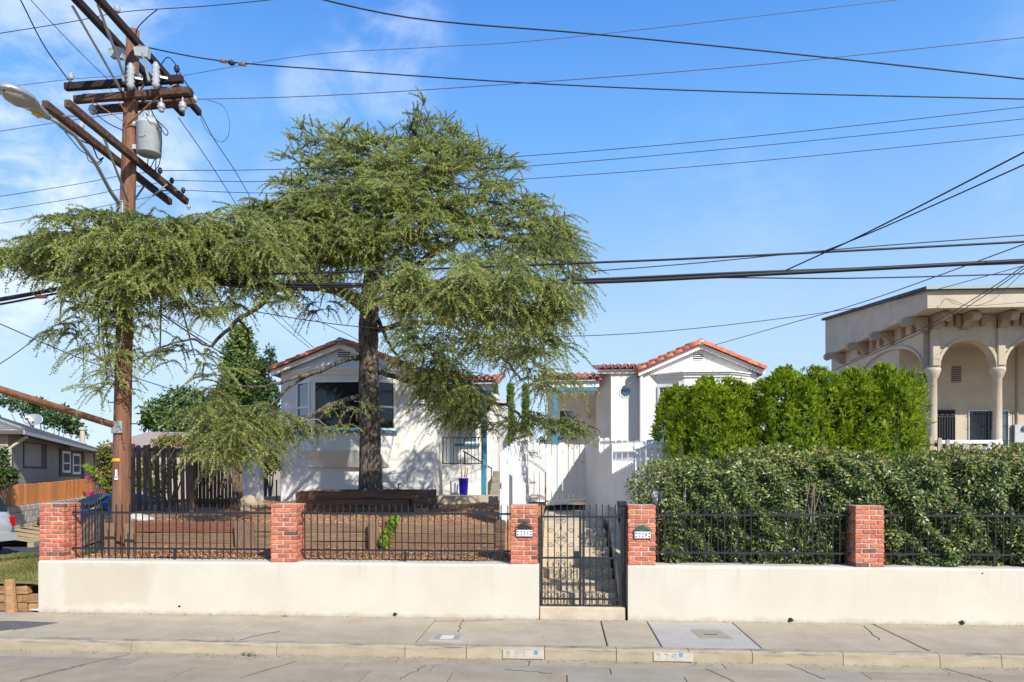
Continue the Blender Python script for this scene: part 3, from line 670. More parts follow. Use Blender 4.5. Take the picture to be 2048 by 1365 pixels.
stake(748, 1101, 1045, 20, SY, 'stake', 'round-topped brown stake next to the dark red board and climbing plant', -.02, 'round')
stake(773, 1101, 1040, 22, SY, 'timber_red', 'dark red board propped upright behind the yellow-green climbing plant', .05)
stake(221, 1112, 1047, 20, .72, 'stake', 'plank leaning on the left foot of the utility pole', -.03, d=.06)
stake(262, 1112, 1047, 18, .78, 'stake', 'plank leaning on the right foot of the utility pole', -.06, d=.06)
# planter round the cedar
PY = 4.45
pl = thing('tree_planter', 'raised planter of dark old sleepers stacked round the cedar trunk', 'planter', (PX(720, PY), PY + .9, 1.3))
zv = [ZV(700, v, PY) for v in (1030, 1014, 998.5, 983)]
x0, x1 = PX(590, PY), PX(833, PY); xr = PX(868, PY + 1.9)
for i in range(3):
    o = (0, .0, .02)[i]
    beam(pl, (x0 + (.06, .02, -.0)[i], PY + o, zv[i]), (x1 - (.16, .32, .02)[i] + .16, PY + o, zv[i]), zv[i + 1] - zv[i] - .005, .19, 'timber_old', jit=.010)
    beam(pl, (x1 + .03 + (.1, .08, .0)[i], PY + .02, zv[i] - .002), (xr + (.1, .06, 0)[i], PY + 2.0, zv[i] - .002), zv[i + 1] - zv[i] - .005, .18, 'timber_old', jit=.010)
    beam(pl, (x0, PY + 2.0, zv[i]), (x0 + .02, PY + .2, zv[i]), zv[i + 1] - zv[i] - .005, .18, 'timber_old', jit=.008)
    beam(pl, (x0, PY + 2.05, zv[i]), (xr, PY + 2.05, zv[i]), zv[i + 1] - zv[i] - .005, .18, 'timber_old', jit=.008)
MB().box(x0 + .1, xr - .1, PY + .18, PY + 2.1, zv[0] - .2, zv[3] - .09).build('soil', 'mulch', pl)
put('timber', MB().cbox(-.14, .14, 0, .17, 0, zv[1] - zv[0] - .01, .01, jit=.008).mesh('timber', 'timber_grey'), pl, (PX(846, PY), PY - .18, zv[0] - .01), (0, 0, .1))
sp_ = thing('garden_tap', 'small black sprinkler tap sticking up from the planter edge', 'tap', (PX(797, PY + 1.6), PY + 1.6, zv[3]))
m = MB(); x = PX(797, PY + 1.6); m.tube([(x, PY + 1.6, zv[3] - .15), (x, PY + 1.6, zv[3] + .13)], .012, 6); m.build('pipe', 'plastic_black', sp_)
MB().tube([(x - .03, PY + 1.6, zv[3] + .10), (x + .05, PY + 1.6, zv[3] + .15)], .014, 6).build('spout', 'plastic_black', sp_)

def rock(name, label, u, v, wpx, hpx, Y, m):
    p = P(u, v, Y); w = PX(u + wpx / 2, Y) - PX(u - wpx / 2, Y); h = w * hpx / wpx
    bm = bmesh.new(); bmesh.ops.create_icosphere(bm, subdivisions=3, radius=.5)
    for q in bm.verts:
        c = q.co; f = 1 + .16 * math.sin(5 * c.x + 2) * math.cos(6 * c.y) + .10 * math.sin(9 * c.z + 4 * c.x) + random.uniform(-.03, .03)
        q.co = Vector((c.x * f * w, c.y * f * w * .8, max(c.z * f, -.35) * h))
    me = bpy.data.meshes.new(name); bm.to_mesh(me); bm.free(); me.materials.append(MATS[m])
    return tag(put(name, me, None, (p.x, Y, p.z)), label, 'rock')
rock('boulder', 'tan rounded boulder at the right end of the dark slat fence', 503, 1010, 46, 36, 4.2, 'rock')
rock('garden_rock', 'pale flat rock behind the timbers, right of the utility pole', 280, 1040, 48, 24, 1.95, 'rock_pale')

# ------------------------------------------------------------------ white bungalows
def tile_mesh(L, r, name='tile', m='tile', seg=7, taper=.85, thick=.014):
    """half-round clay barrel tile along +X"""
    mb = MB()
    for x, rr in ((0, r), (L, r * taper)):
        for s_ in (rr, rr - thick):
            for k in range(seg + 1):
                a = math.pi * k / seg; mb.v.append((x, s_ * math.cos(a), s_ * math.sin(a)))
    n = seg + 1
    for k in range(seg):
        mb.f += [(k, k + 1, 2 * n + k + 1, 2 * n + k), (n + k, 3 * n + k, 3 * n + k + 1, n + k + 1), (k, n + k, n + k + 1, k + 1), (2 * n + k, 2 * n + k + 1, 3 * n + k + 1, 3 * n + k)]
    return mb.mesh(name, m, True)
TILE = tile_mesh(.36, .105); TILE_E = tile_mesh(.42, .085, m='tile'); TILE_O = tile_mesh(.42, .085, m='tile_old')
def place_tile(me, parent, p, d, up=(0, 0, 1), name='tile'):
    d = Vector(d).normalized(); up = Vector(up); s = up.cross(d).normalized(); u = d.cross(s)
    M = Matrix((d, s, u)).transposed()
    return put(name, me, parent, p, M.to_euler())
UX, NF = Vector((1, 0, 0)), Vector((0, -1, 0))
def window(parent, o, ux, n, a0, a1, z0, z1, glass='glass', fr=.055, rail=None, mull=(), sill=None, proud=.05, name='window'):
    w = MB()
    for q in ((a0 - fr, a0, z0 - fr, z1 + fr), (a1, a1 + fr, z0 - fr, z1 + fr), (a0, a1, z1, z1 + fr), (a0, a1, z0 - fr, z0)): w.obox(o, ux, n, *q, -.02, proud)
    f = w.build(name, 'trim_white', parent)
    MB().obox(o, ux, n, a0, a1, z0, z1, -.03, .012).build('pane', glass, f)
    if rail: MB().obox(o, ux, n, a0, a1, rail - .025, rail + .025, .0125, proud - .012).build('sash_rail', 'trim_white', f)
    for x in mull: MB().obox(o, ux, n, x - .02, x + .02, z0, z1, .0125, proud - .012).build('mullion', 'trim_white', f)
    if sill: MB().obox(o, ux, n, a0 - fr - .04, a1 + fr + .04, z0 - fr - .07, z0 - fr - .002, -.02, proud + .05).build('sill', sill, f)
    return f
def octagon(parent, u, v, r, Y, dark):
    c = P(u, v, Y); t = MB(); ring = []
    for k in range(8):
        a = math.pi / 8 + k * math.pi / 4; ring.append((math.cos(a), math.sin(a)))
    for k in range(8):
        (a, b), (c2, d) = ring[k], ring[(k + 1) % 8]; r2 = r + .035
        t.hexa([(c.x + q[0] * rr, yy, c.z + q[1] * rr) for yy in (Y - .02, Y + .01) for rr in (r, r2) for q in ((a, b), (c2, d))])
    f = t.build('octagon_window', 'stucco_house' if dark else 'trim_white', parent)
    m = MB(); m.prism([(c.x + a * r, Y - .004, c.z + b * r) for a, b in ring], (0, .02, 0)); m.build('pane', 'dark_inside' if dark else 'glass_sky_tint', f)
    if dark:
        for k in (-1, 0, 1): MB().cbox(c.x + k * r * .55 - .01, c.x + k * r * .55 + .01, Y - .018, Y - .006, c.z - r * .8, c.z + r * .8, .002).build('grille_bar', 'iron_rust', f)

def bungalow(label, cfg):
    """cfg in sighted pixels: apex, eave ends, walls; sg=+1 tower and porch on the right"""
    Y = cfg['Y']; sg = cfg['sg']
    ua, va = cfg['apex']; xa, za = PX(ua, Y), ZV(ua, va, Y)
    xl, xr_ = PX(cfg['eave'][0], Y), PX(cfg['eave'][1], Y); ze = ZV(ua, cfg['eave'][2], Y)
    wl_, wr_ = PX(cfg['wall'][0], Y), PX(cfg['wall'][1], Y)
    zf = cfg['floor']; slope = (za - ze) / ((xr_ - xl) / 2)
    t = thing('bungalow', label, 'house', (xa, Y + 4, zf))
    LEN = 9.0
    zr = lambda x: za - .18 - slope * abs(x - xa)           # underside of the roof
    body = MB(); pts = [(wl_, Y, zf - .5), (wr_, Y, zf - .5), (wr_, Y, zr(wr_)), (xa, Y, zr(xa)), (wl_, Y, zr(wl_))]
    body.prism(pts, (0, LEN, 0)); body.build('wall', 'stucco_house', t)
    OV = .16                                                # rake overhang
    rf = MB()
    for s_ in (-1, 1):
        xe = xl if s_ < 0 else xr_
        rf.prism([(xa, Y - OV + .05, za - .10), (xe, Y - OV + .05, ze - .10), (xe, Y - OV + .05, ze - .17), (xa, Y - OV + .05, za - .17)], (0, LEN + .3, 0))
    roof = rf.build('roof', 'tile_old', t)
    # scalloped mortar line under the rake tiles and white barge board
    for s_ in (-1, 1):
        xe = xl if s_ < 0 else xr_; n = 22
        bb = MB(); top = []; bot = []
        for i in range(n * 4 + 1):
            f = i / (n * 4); x = xa + (xe - xa) * f; z = za + (ze - za) * f
            top.append((x, Y - OV, z - .06)); bot.append((x, Y - OV, z - .18 - .022 * abs(math.sin(math.pi * f * n))))
        bb.prism(top + bot[::-1], (0, .045, 0)); bb.build('barge_board', 'trim_white', t)
        d = Vector((xe - xa, 0, ze - za)); L = d.length; d.normalize(); up = Vector((-d.z, 0, d.x)) * (1 if s_ > 0 else -1)
        if up.z < 0: up = -up
        nt = 7; st_ = (L + .02) / nt
        for row, (oy, oz) in enumerate(((-.02, .0), (.17, .07))):
            for i in range(nt + (1 if row else 0)):
                f = max(.35, min(L + .03, (i + 1) * st_ - row * st_ * .5)); p = Vector((xa, Y - OV + oy, za - .06 + oz)) + d * f + up * (.014 if True else 0)
                place_tile(TILE, roof, p, -d + up * -.035, up)
        # covered field beyond the rake rows: barrel courses running down the slope
        fld = MB(); ny = 30; per = (LEN - .5) / ny
        for j in range(ny):
            for k in range(4):
                a0, a1 = math.pi * k / 4, math.pi * (k + 1) / 4; yy = Y + .35 + j * per
                c0, c1 = (yy + per / 2 - per / 2 * math.cos(a0), .08 * math.sin(a0)), (yy + per / 2 - per / 2 * math.cos(a1), .08 * math.sin(a1))
                fld.quad((xa, c0[0], za - .09 + c0[1]), (xe, c0[0], ze - .09 + c0[1]), (xe, c1[0], ze - .09 + c1[1]), (xa, c1[0], za - .09 + c1[1]))
        tag(fld.build('tile_courses', 'tile', roof), kind='stuff')
    rd = MB().tube([(xa, Y - OV - .03, za - .02), (xa, Y + LEN, za - .02)], .11, 10); rd.build('ridge_cap', 'tile_old', roof)
    mm = MB(); mm.lathe((xa, Y - OV + .0, za - .12), [(.05, 0), (.10, .05), (.11, .12), (.07, .17), (.02, .18)], 8); mm.build('mortar_lump', 'mortar', roof)
    # louvred gable vent
    u0, u1, v0, v1 = cfg['vent']; vx0, vx1, vz1, vz0 = PX(u0, Y), PX(u1, Y), ZV(ua, v0, Y), ZV(ua, v1, Y)
    vt = MB().box(vx0, vx1, Y - .008, Y + .02, vz0, vz1).build('gable_vent', 'dark_inside', t)
    for i in range(4):
        z = vz0 + (vz1 - vz0) * i / 3.15; m = MB().box(vx0, vx1, Y - .022, Y - .009, z - .006, z + .013); m.build('louvre', 'trim_white', vt)
    # canted bay with three windows, hood above and coved foot below
    b0, b1, b2, b3 = [PX(u, Y) for u in cfg['bay']]; pr = cfg.get('proj', .42)
    zb1, zb0, zb2 = ZV(ua, cfg['bay_v'][0], Y), ZV(ua, cfg['bay_v'][1], Y), ZV(ua, cfg['bay_v'][2], Y)
    bay = MB(); plan = [(b0, Y), (b1, Y - pr), (b2, Y - pr), (b3, Y)]
    mid = [(x, y, zb0) for x, y in plan]; topp = [(x, y, zb1) for x, y in plan]
    k = (b3 - b0) * .09; low = [(b0 + k * .6, Y, zb2), (b1 + k, Y - pr * .30, zb2), (b2 - k, Y - pr * .30, zb2), (b3 - k * .6, Y, zb2)]
    zq = zb0 + (zb2 - zb0) * .55; mid2 = [(x, y, zq) for (x, y) in plan]
    rings = [topp, mid, mid2, low]
    for a, b in zip(rings[:-1], rings[1:]):
        for i in range(3): bay.quad(a[i], a[i + 1], b[i + 1], b[i])
    bay.poly(topp); bay.poly(low[::-1])
    by = bay.build('bay', 'stucco_house', t)
    hd = MB(); e = .09
    for (z0_, z1_, ex) in ((zb1 - .02, zb1 + .05, .05), (zb1 + .05, zb1 + .10, .10), (zb1 + .10, zb1 + .13, .15)):
        hd.prism([(b0 - ex * 1.6, Y + .01, z0_), (b1 - ex * .5, Y - pr - ex, z0_), (b2 + ex * .5, Y - pr - ex, z0_), (b3 + ex * 1.6, Y + .01, z0_)], (0, 0, z1_ - z0_))
    hd.build('bay_hood', 'trim_white', t)
    sw0, sw1 = cfg['win_v']; zs1, zs0 = ZV(ua, sw0, Y - pr), ZV(ua, sw1, Y - pr)
    dl = Vector((b1 - b0, -pr, 0)); Ll = dl.length; dl.normalize(); nl = Vector((dl.y, -dl.x, 0)); nl = nl if nl.y < 0 else -nl
    dr = Vector((b3 - b2, pr, 0)); Lr = dr.length; dr.normalize(); nr = Vector((dr.y, -dr.x, 0)); nr = nr if nr.y < 0 else -nr
    rl = zs0 + (zs1 - zs0) * .47
    window(by, (b0, Y, 0), dl, nl, .09, Ll - .09, zs0, zs1, 'glass_sky_tint', rail=rl, sill='trim_blue')
    window(by, (b1, Y - pr, 0), UX, NF, .11, b2 - b1 - .11, zs0, zs1, 'glass', sill='trim_blue')
    window(by, (b2, Y - pr, 0), dr, nr, .09, Lr - .09, zs0, zs1, 'glass', rail=rl, sill='trim_blue')
    # stair tower: front facet, chamfered outer facet, shed of barrel tiles
    tu0, tu1, tu2 = cfg['tower']; YT = Y + cfg.get('tset', .32); x0, x1, x2 = PX(tu0, YT), PX(tu1, YT), PX(tu2, YT + .45)
    zt_ = ZV(tu1, cfg['tower_v'], YT)
    tw_ = MB(); pl_ = [(x0, YT), (x1, YT), (x2, YT + .55), (x2, YT + 3), (x0, YT + 3)]
    tw_.prism([(x, y, zf - .5) for x, y in pl_], (0, 0, zt_ - zf + .5)); tw_.build('wall', 'stucco_house', t)
    lo_, hi_ = min(x0, x2), max(x0, x2)
    tr = MB(); tr.prism([(lo_ - .08, YT - .16, zt_ - .01), (lo_ - .08, YT - .16, zt_ + .03), (lo_ - .08, YT + 2.6, zt_ + .55), (lo_ - .08, YT + 2.6, zt_ + .5)], (hi_ - lo_ + .16, 0, 0))
    trf = tr.build('tower_roof', 'tile_old', t)
    MB().obox((lo_, YT, 0), UX, NF, -.03, hi_ - lo_ + .03, zt_ - .10, zt_ - .008, -.05, .08).build('fascia', 'trim_white', t)
    n = max(5, int((hi_ - lo_ + .1) / .19))
    for i in range(n):
        x = lo_ - .03 + (hi_ - lo_ + .06) * (i + .5) / n
        place_tile(TILE_O if i % 3 else TILE_E, trf, (x, YT - .24, zt_ + .02), (0, 1, .2))
        place_tile(TILE_E, trf, (x + .09, YT - .02, zt_ + .10), (0, 1, .2))
        MB().lathe((x + .09, YT - .10, zt_ - .04), [(.02, 0), (.05, .03), (.05, .06)], 6).build('rafter_end', 'trim_white', trf)
    ou, ov, orr = cfg['oct']; octagon(t, ou, ov, orr, YT, cfg['oct_dark'])
    # recessed porch
    pu0, pu1 = cfg['porch']; YP = Y + .35; YB = Y + 2.3
    px0, px1 = PX(pu0, YP), PX(pu1, YP); lo_, hi_ = min(px0, px1), max(px0, px1); zp = ZV(pu1, cfg['porch_v'][0], YP)
    back = MB(); bx0, bx1 = (lo_, hi_ + .3) if sg < 0 else (lo_ - .3, hi_)
    back.box(bx0, bx1, YB, YB + 4, zf - .5, zp + .1); back.build('wall', 'stucco_house', t)
    MB().box(lo_, hi_, YP + .02, YB, zp - .06, zp - .02).build('porch_ceiling', 'stucco_house', t)
    MB().box(lo_ - .05, hi_ + .05, YP - .02, YP + .10, zp - .02, zp + .16).build('fascia', 'trim_white', t)
    MB().box(lo_, hi_, YP - .035, YP + .09, zp - .13, zp - .022).build('porch_beam', 'trim_blue', t)
    prf = MB().prism([(lo_ - .12, YP - .14, zp + .17), (lo_ - .12, YP - .14, zp + .21), (lo_ - .12, YB + 1.5, zp + .85), (lo_ - .12, YB + 1.5, zp + .80)], (hi_ - lo_ + .24, 0, 0)).build('porch_roof', 'tile_old', t)
    n = int((hi_ - lo_ + .2) / .2)
    for i in range(n):
        x = lo_ - .06 + (hi_ - lo_ + .14) * (i + .5) / n
        place_tile(TILE_O if i % 2 else TILE_E, prf, (x, YP - .22, zp + .20), (0, 1, .25)); place_tile(TILE_E, prf, (x + .1, YP + .0, zp + .30), (0, 1, .25))
    xo = px1 + (.02 * sg)                                   # outer rake of the porch: tiles stepping back
    for i in range(9): place_tile(TILE_O, prf, (xo + .06 * sg, YP - .2 + .33 * i, zp + .22 + .075 * i - .12), (0, 1, .22), up=(sg * .8, 0, .6))
    upo = cfg['post']; xp = PX(upo, YP); MB().cbox(xp - .07, xp + .07, YP - .03, YP + .1, zf - .02, zp - .132, .006).build('porch_post', 'trim_blue', t)
    wu0, wu1, wv0, wv1 = cfg['pwin']; o = (PX(wu0, YB), YB, 0)
    window(t, o, UX, NF, 0, PX(wu1, YB) - PX(wu0, YB), ZV(wu0, wv1, YB), ZV(wu0, wv0, YB), 'glass_sky_tint', sill='trim_blue', rail=cfg.get('prail') and ZV(wu0, cfg['prail'], YB))
    return t, dict(Y=Y, YP=YP, YB=YB, px0=px0, px1=px1, zf=zf, zp=zp)
H1Y = 8.0
h1, i1 = bungalow('white stucco bungalow behind the cedar trunk, bay window and red barrel tiles', dict(
    Y=H1Y, sg=1, apex=(684, 684), eave=(547, 822, 738), wall=(562, 812), floor=1.57, vent=(676, 699, 704, 716),
    bay=(594, 634, 756, 792), bay_v=(752, 862, 935), win_v=(765, 856), tower=(812, 866, 882), tset=.10, tower_v=762, oct=(843, 789, .155), oct_dark=True,
    porch=(884, 982), porch_v=(780,), post=968, pwin=(917, 952, 812, 884), prail=858))
H2Y = 10.0
h2, i2 = bungalow('white stucco bungalow behind the bright green shrubs, octagon window and red barrel tiles', dict(
    Y=H2Y, sg=-1, apex=(1400, 686), eave=(1276, 1526, 739), wall=(1281, 1513), floor=1.6, vent=(1387, 1406, 708, 720),
    bay=(1314, 1364, 1450, 1492), bay_v=(757, 862, 930), win_v=(772, 858), tower=(1281, 1222, 1196), tset=.34, tower_v=741, oct=(1251, 784, .15), oct_dark=False,
    porch=(1195, 1092), porch_v=(774,), post=1110, pwin=(1120, 1148, 822, 872)))
# chimney-less extras: tower/gable downpipe, porch lamp, porch parapet, railing
x = PX(1282, H2Y - .03); MB().tube([(x, H2Y - .05, 1.7), (x, H2Y - .05, ZV(1282, 745, H2Y))], .045, 8).build('downpipe', 'trim_white', h2)
YB = i2['YB']; c = P(1178, 830, YB)
lp = thing('porch_lamp', 'small brass wall lantern beside the porch window of the right bungalow', 'lamp', (c.x, YB - .1, c.z))
MB().lathe((c.x, YB - .10, c.z - .12), [(.03, 0), (.06, .03), (.075, .18), (.03, .25), (.01, .28)], 8).build('shade', 'mortar', lp)
MB().box(c.x - .04, c.x + .04, YB - .05, YB - .002, c.z - .05, c.z + .12).build('bracket', 'trim_white', lp)
YP = i1['YP']; xA, xB = PX(885, YP), PX(976, YP); zl = ZV(930, 931, YP); zslab = ZV(930, 991, YP - .5)
MB().box(xA, xB - .02, YP - .02, YP + .12, zslab - .1, zl).build('porch_parapet', 'stucco_house', h1)
MB().box(xA - .03, PX(1000, YP - .6), YP - 1.2, YP - .021, 1.2, zslab).build('porch_slab', 'concrete_step', h1)
MB().box(PX(884, YP) - .02, PX(1000, YP), YP - .02, YP + 2, 1.2, zslab - .12).build('porch_floor', 'concrete_step', h1)
rl = thing('porch_railing', 'thin black iron railing above the porch parapet of the left bungalow', 'railing', ((xA + xB) / 2, YP, zl))
z0, z1 = ZV(930, 929, YP), ZV(930, 876, YP); xB2 = PX(966, YP)
for z in (z0 + .02, z1): MB().bar((xA, YP - .05, z), (xB2, YP - .05, z), .025).build('rail', 'iron', rl)
for i in range(12):
    x = xA + .02 + (xB2 - xA - .04) * i / 11; MB().bar((x, YP - .05, z0), (x, YP - .05, z1), .013 if 0 < i < 11 else .03).build('baluster', 'iron', rl)
hr = thing('handrail', 'black iron handrail sloping down the porch steps of the left bungalow', 'handrail', (PX(960, YP + .4), YP + .4, 2.2))
MB().bar(P(926, 902, YP + .5), P(984, 938, YP + .3), .03).build('rail', 'iron', hr)
for u, v, b in ((930, 905, 930), (983, 937, 962)): MB().bar(P(u, v, YP + .4), P(u, b, YP + .4), .025).build('baluster', 'iron', hr)
ps = thing('porch_steps', 'grey concrete steps rising at the right of the left bungalow porch', 'steps', (PX(990, YP), YP, 1.4))
for i in range(4): MB().cbox(PX(977, YP) + .02, PX(1012, YP), YP + .3 * i + .1, YP + .3 * i + .9, 1.2, zslab + .17 * (i + 1) - .05, .01).build('step', 'concrete_grey', ps)
# blue pot with bamboo canes
pp = P(927, 988, YP - .55); pot = thing('plant_pot', 'tall cobalt blue glazed pot on the porch slab', 'pot', (pp.x, pp.y, zslab))
r_ = .125; MB().lathe((pp.x, pp.y, zslab), [(r_ * .8, 0), (r_ * .84, .02)] + [(r_ * (.84 + .16 * f / 9) + .004 * (f % 2), .03 + .38 * f / 9) for f in range(10)] + [(r_ * 1.06, .42), (r_ * 1.06, .44), (r_ * .9, .44), (r_ * .88, .34)], 20).build('vessel', 'glaze_blue', pot, True)
for i, (dx, h_, tl) in enumerate(((-.04, .40, -.01), (.02, .33, .02), (.06, .27, .03))):
    bb = thing('bamboo_cane', ('tallest cut bamboo cane in the blue pot', 'middle cut bamboo cane in the blue pot', 'shortest cut bamboo cane in the blue pot')[i], 'cane', (pp.x + dx, pp.y, zslab + .3), 'canes in the blue pot')
    pts = [(pp.x + dx + tl * k / 4, pp.y + .02 * i, zslab + .3 + (h_ + .14) * k / 6) for k in range(7)]
    MB().tube(pts, [.017 + .003 * (k % 2) for k in range(7)], 7).build('cane', 'bamboo', bb)
# wing wall with arched opening left of the left bungalow
YW = H1Y + .15; ww = thing('wing_wall', 'white stucco garden wall with round arched opening beside the left bungalow', 'wall', (PX(525, YW), YW, 1.4))
def archwall(mb, xs0, xs1, xo0, xo1, zbot, zspring, ztopf, Y0, dpt, n=12):
    r0 = (xo1 - xo0) / 2; xc = (xo0 + xo1) / 2; arc = [(xc - r0 * math.cos(math.pi * k / n), zspring + r0 * math.sin(math.pi * k / n)) for k in range(n + 1)]
    mb.prism([(xs0, Y0, zbot), (xo0, Y0, zbot), (xo0, Y0, zspring), (xo0, Y0, ztopf(xo0)), (xs0, Y0, ztopf(xs0))], (0, dpt, 0))
    mb.prism([(xo1, Y0, zbot), (xs1, Y0, zbot), (xs1, Y0, ztopf(xs1)), (xo1, Y0, ztopf(xo1)), (xo1, Y0, zspring)], (0, dpt, 0))
    for (a, b) in zip(arc[:-1], arc[1:]): mb.prism([(a[0], Y0, a[1]), (b[0], Y0, b[1]), (b[0], Y0, ztopf(b[0])), (a[0], Y0, ztopf(a[0]))], (0, dpt, 0))
x0, x1, o0, o1 = PX(484, YW), PX(563, YW), PX(520, YW), PX(561, YW) ; ztw = lambda x: ZV(520, 896, YW) + (x - x0) / (x1 - x0) * .55
m = MB(); archwall(m, x0, x1, o0, o1, 1.0, ZV(540, 930, YW), ztw, YW, .25); m.build('wall_body', 'stucco_house', ww)
n = 7
for i in range(n): place_tile(TILE_O, ww, (x0 + (x1 - x0) * i / n, YW + .12, ztw(x0 + (x1 - x0) * i / n) - .01), (x1 - x0, 0, .55))
ag = thing('garden_gate', 'thin iron garden gate seen through the arched opening', 'gate', (PX(553, YW + .4), YW + .4, 1.4))
MB().bar(P(553, 960, YW + .3), P(553, 1008, YW + .3), .03).build('post', 'iron', ag); MB().bar(P(524, 932, YW + .3), P(556, 932, YW + .3), .02).build('rail', 'iron', ag)
for u in (528, 534, 540, 546): MB().bar(P(u, 932, YW + .3), P(u, 990, YW + .3), .010).build('picket', 'iron', ag)

# ------------------------------------------------------------------ white picket fences and gate by the steps
def board(parent, x, y, z0, z1, w, yaw, m='white_paint', th=.018, ear=True, name='board', ang=0):
    c = .02 if ear else .002
    mb = MB().prism([(-w / 2, -th / 2, 0), (w / 2, -th / 2, 0), (w / 2, -th / 2, z1 - z0 - c * 1.6), (w / 2 - c, -th / 2, z1 - z0), (-w / 2 + c, -th / 2, z1 - z0), (-w / 2, -th / 2, z1 - z0 - c * 1.6)], (0, th, 0))
    return put(name, mb.mesh(name, m), parent, (x, y, z0), (0, ang, yaw))
WY = 5.8
g = thing('white_gate', 'white board garden gate with round latch at the top of the steps', 'gate', (PX(1130, WY), WY, 1.6))
us = [1092 + (1170 - 1092) * i / 7 for i in range(8)]
for i in range(7):
    w = PX(us[i + 1], WY) - PX(us[i], WY); board(g, PX((us[i] + us[i + 1]) / 2, WY), WY, ZV(1130, 1002 - i * .8, WY), ZV(1130, 889.5 + random.uniform(-1, 1), WY), w - .014, 0)
for v in (905, 985): MB().box(PX(1092, WY), PX(1170, WY), WY + .012, WY + .06, ZV(1130, v + 3, WY), ZV(1130, v - 3, WY)).build('rail', 'white_paint', g)
p = P(1165, 925, WY - .02); MB().tube([(p.x, WY - .012, p.z), (p.x, WY - .05, p.z)], .022, 10).build('latch', 'galv', g)
MB().prism([P(1092, 1004, WY - .03), P(1168, 998, WY - .03), P(1168, 1003, WY - .03), P(1130, 1009, WY - .03), P(1092, 1012, WY - .03)], (0, .03, 0)).build('kick_board', 'trim_white', g)
fp = thing('white_fence', 'white board fence panel left of the gate at the top of the steps', 'fence', (PX(1068, WY), WY - .02, 1.5))
us = [1046 + (1090 - 1046) * i / 4 for i in range(5)]
for i in range(4): board(fp, PX((us[i] + us[i + 1]) / 2, WY - .03), WY - .03, ZV(1070, 1004, WY), ZV(1070, 884 + i, WY), PX(us[i + 1], WY) - PX(us[i], WY) - .014, 0)
MB().box(PX(1046, WY), PX(1091, WY), WY - .015, WY + .03, ZV(1070, 906, WY), ZV(1070, 900, WY)).build('rail', 'white_paint', fp)
# stepped run on the right flank of the steps, boards edge to edge
fr2 = thing('white_fence', 'tall white board fence stepping down the right flank of the steps', 'fence', (PX(1220, 3.4), 3.4, 1.2))
A, B = Vector((PX(1171, WY), WY)), Vector((PX(1272, 1.25), 1.25)); nb = 26; d2 = (B - A); yaw = math.atan2(d2.y, d2.x)
for i in range(nb):
    q = A + d2 * ((i + .5) / nb); u = U0 + F * ((q.x * CT + (q.y + D) * ST) / (-q.x * ST + (q.y + D) * CT))
    vt = 873 + (u - 1171) * .32 if u < 1199 else (888 + (u - 1203) * .25 if u < 1224 else 938 - (u - 1226) * .62)
    if u < 1199: vt = 893 - (u - 1171) * .75
    elif u < 1224: vt = 908 - (u - 1199) * .85
    else: vt = 948 - (u - 1224) * .55
    zt__ = EYE.z + (950 - vt) / F * ((q.y + D) * CT - q.x * ST)
    board(fr2, q.x, q.y, min(1.45, .9 + .12 * q.y) - .25, zt__, d2.length / nb - .014, yaw)
for k, (za_, zb_) in enumerate(((1.9, 1.6), (1.25, 1.0))): MB().bar((A.x + .04, A.y, za_), (B.x + .04, B.y, zb_), .04, .08).build('rail', 'white_paint', fr2)
# edge-on run on the left flank
fl = thing('white_fence', 'white board fence seen edge-on along the left flank of the steps', 'fence', (PX(1020, 3.5), 3.5, 1.2))
for i, (u, Yq, vt, vb, w) in enumerate(((1004, 2.6, 906, 1030, .12), (1012, 3.0, 897, 1028, .10), (1025, 3.3, 888, 1022, .14), (1035, 3.9, 886, 1018, .14), (1043, 4.6, 886, 1010, .13), (1049, 5.2, 884, 1005, .12))):
    x, z1 = PX(u, Yq), ZV(u, vt, Yq)
    for j in range(2): board(fl, x + .03 * j, Yq + .16 * j, 1.0, z1 + .05 * j, w, .9)
for (u, Yq, vt) in ((1036, 3.0, 930), (1008, 2.3, 912)): MB().cbox(PX(u, Yq) - .045, PX(u, Yq) + .045, Yq - .045, Yq + .045, .9, ZV(u, vt, Yq), .006).build('post', 'white_paint', fl)
for z in (1.35, 1.95): MB().bar((PX(1000, 2.4) + .03, 2.5, z), (PX(1046, WY) + .02, WY, z + .15), .04, .08).build('rail', 'white_paint', fl)
# panel behind the hedge
YF = 4.3; fb = thing('white_fence', 'white board fence panel under the octagon window, behind the leafy hedge', 'fence', (PX(1280, YF), YF, 1.2))
us = [1196 + (1364 - 1196) * i / 14 for i in range(15)]
for i in range(14): board(fb, PX((us[i] + us[i + 1]) / 2, YF), YF, .9, ZV(1280, 881 + random.uniform(-1.5, 1.5) - (4 if us[i] < 1215 else 0), YF), PX(us[i + 1], YF) - PX(us[i], YF) - .014, 0)
MB().box(PX(1268, YF), PX(1362, YF), YF - .05, YF - .012, ZV(1300, 898, YF), ZV(1300, 891, YF)).build('rail', 'white_paint', fb)
MB().box(PX(1215, YF), PX(1272, YF), YF - .05, YF - .012, ZV(1300, 906, YF), ZV(1300, 901, YF)).build('rail', 'white_paint', fb)
MB().cbox(PX(1362, YF), PX(1367, YF), YF - .07, YF - .01, .9, ZV(1365, 878, YF), .004).build('post', 'white_paint', fb)
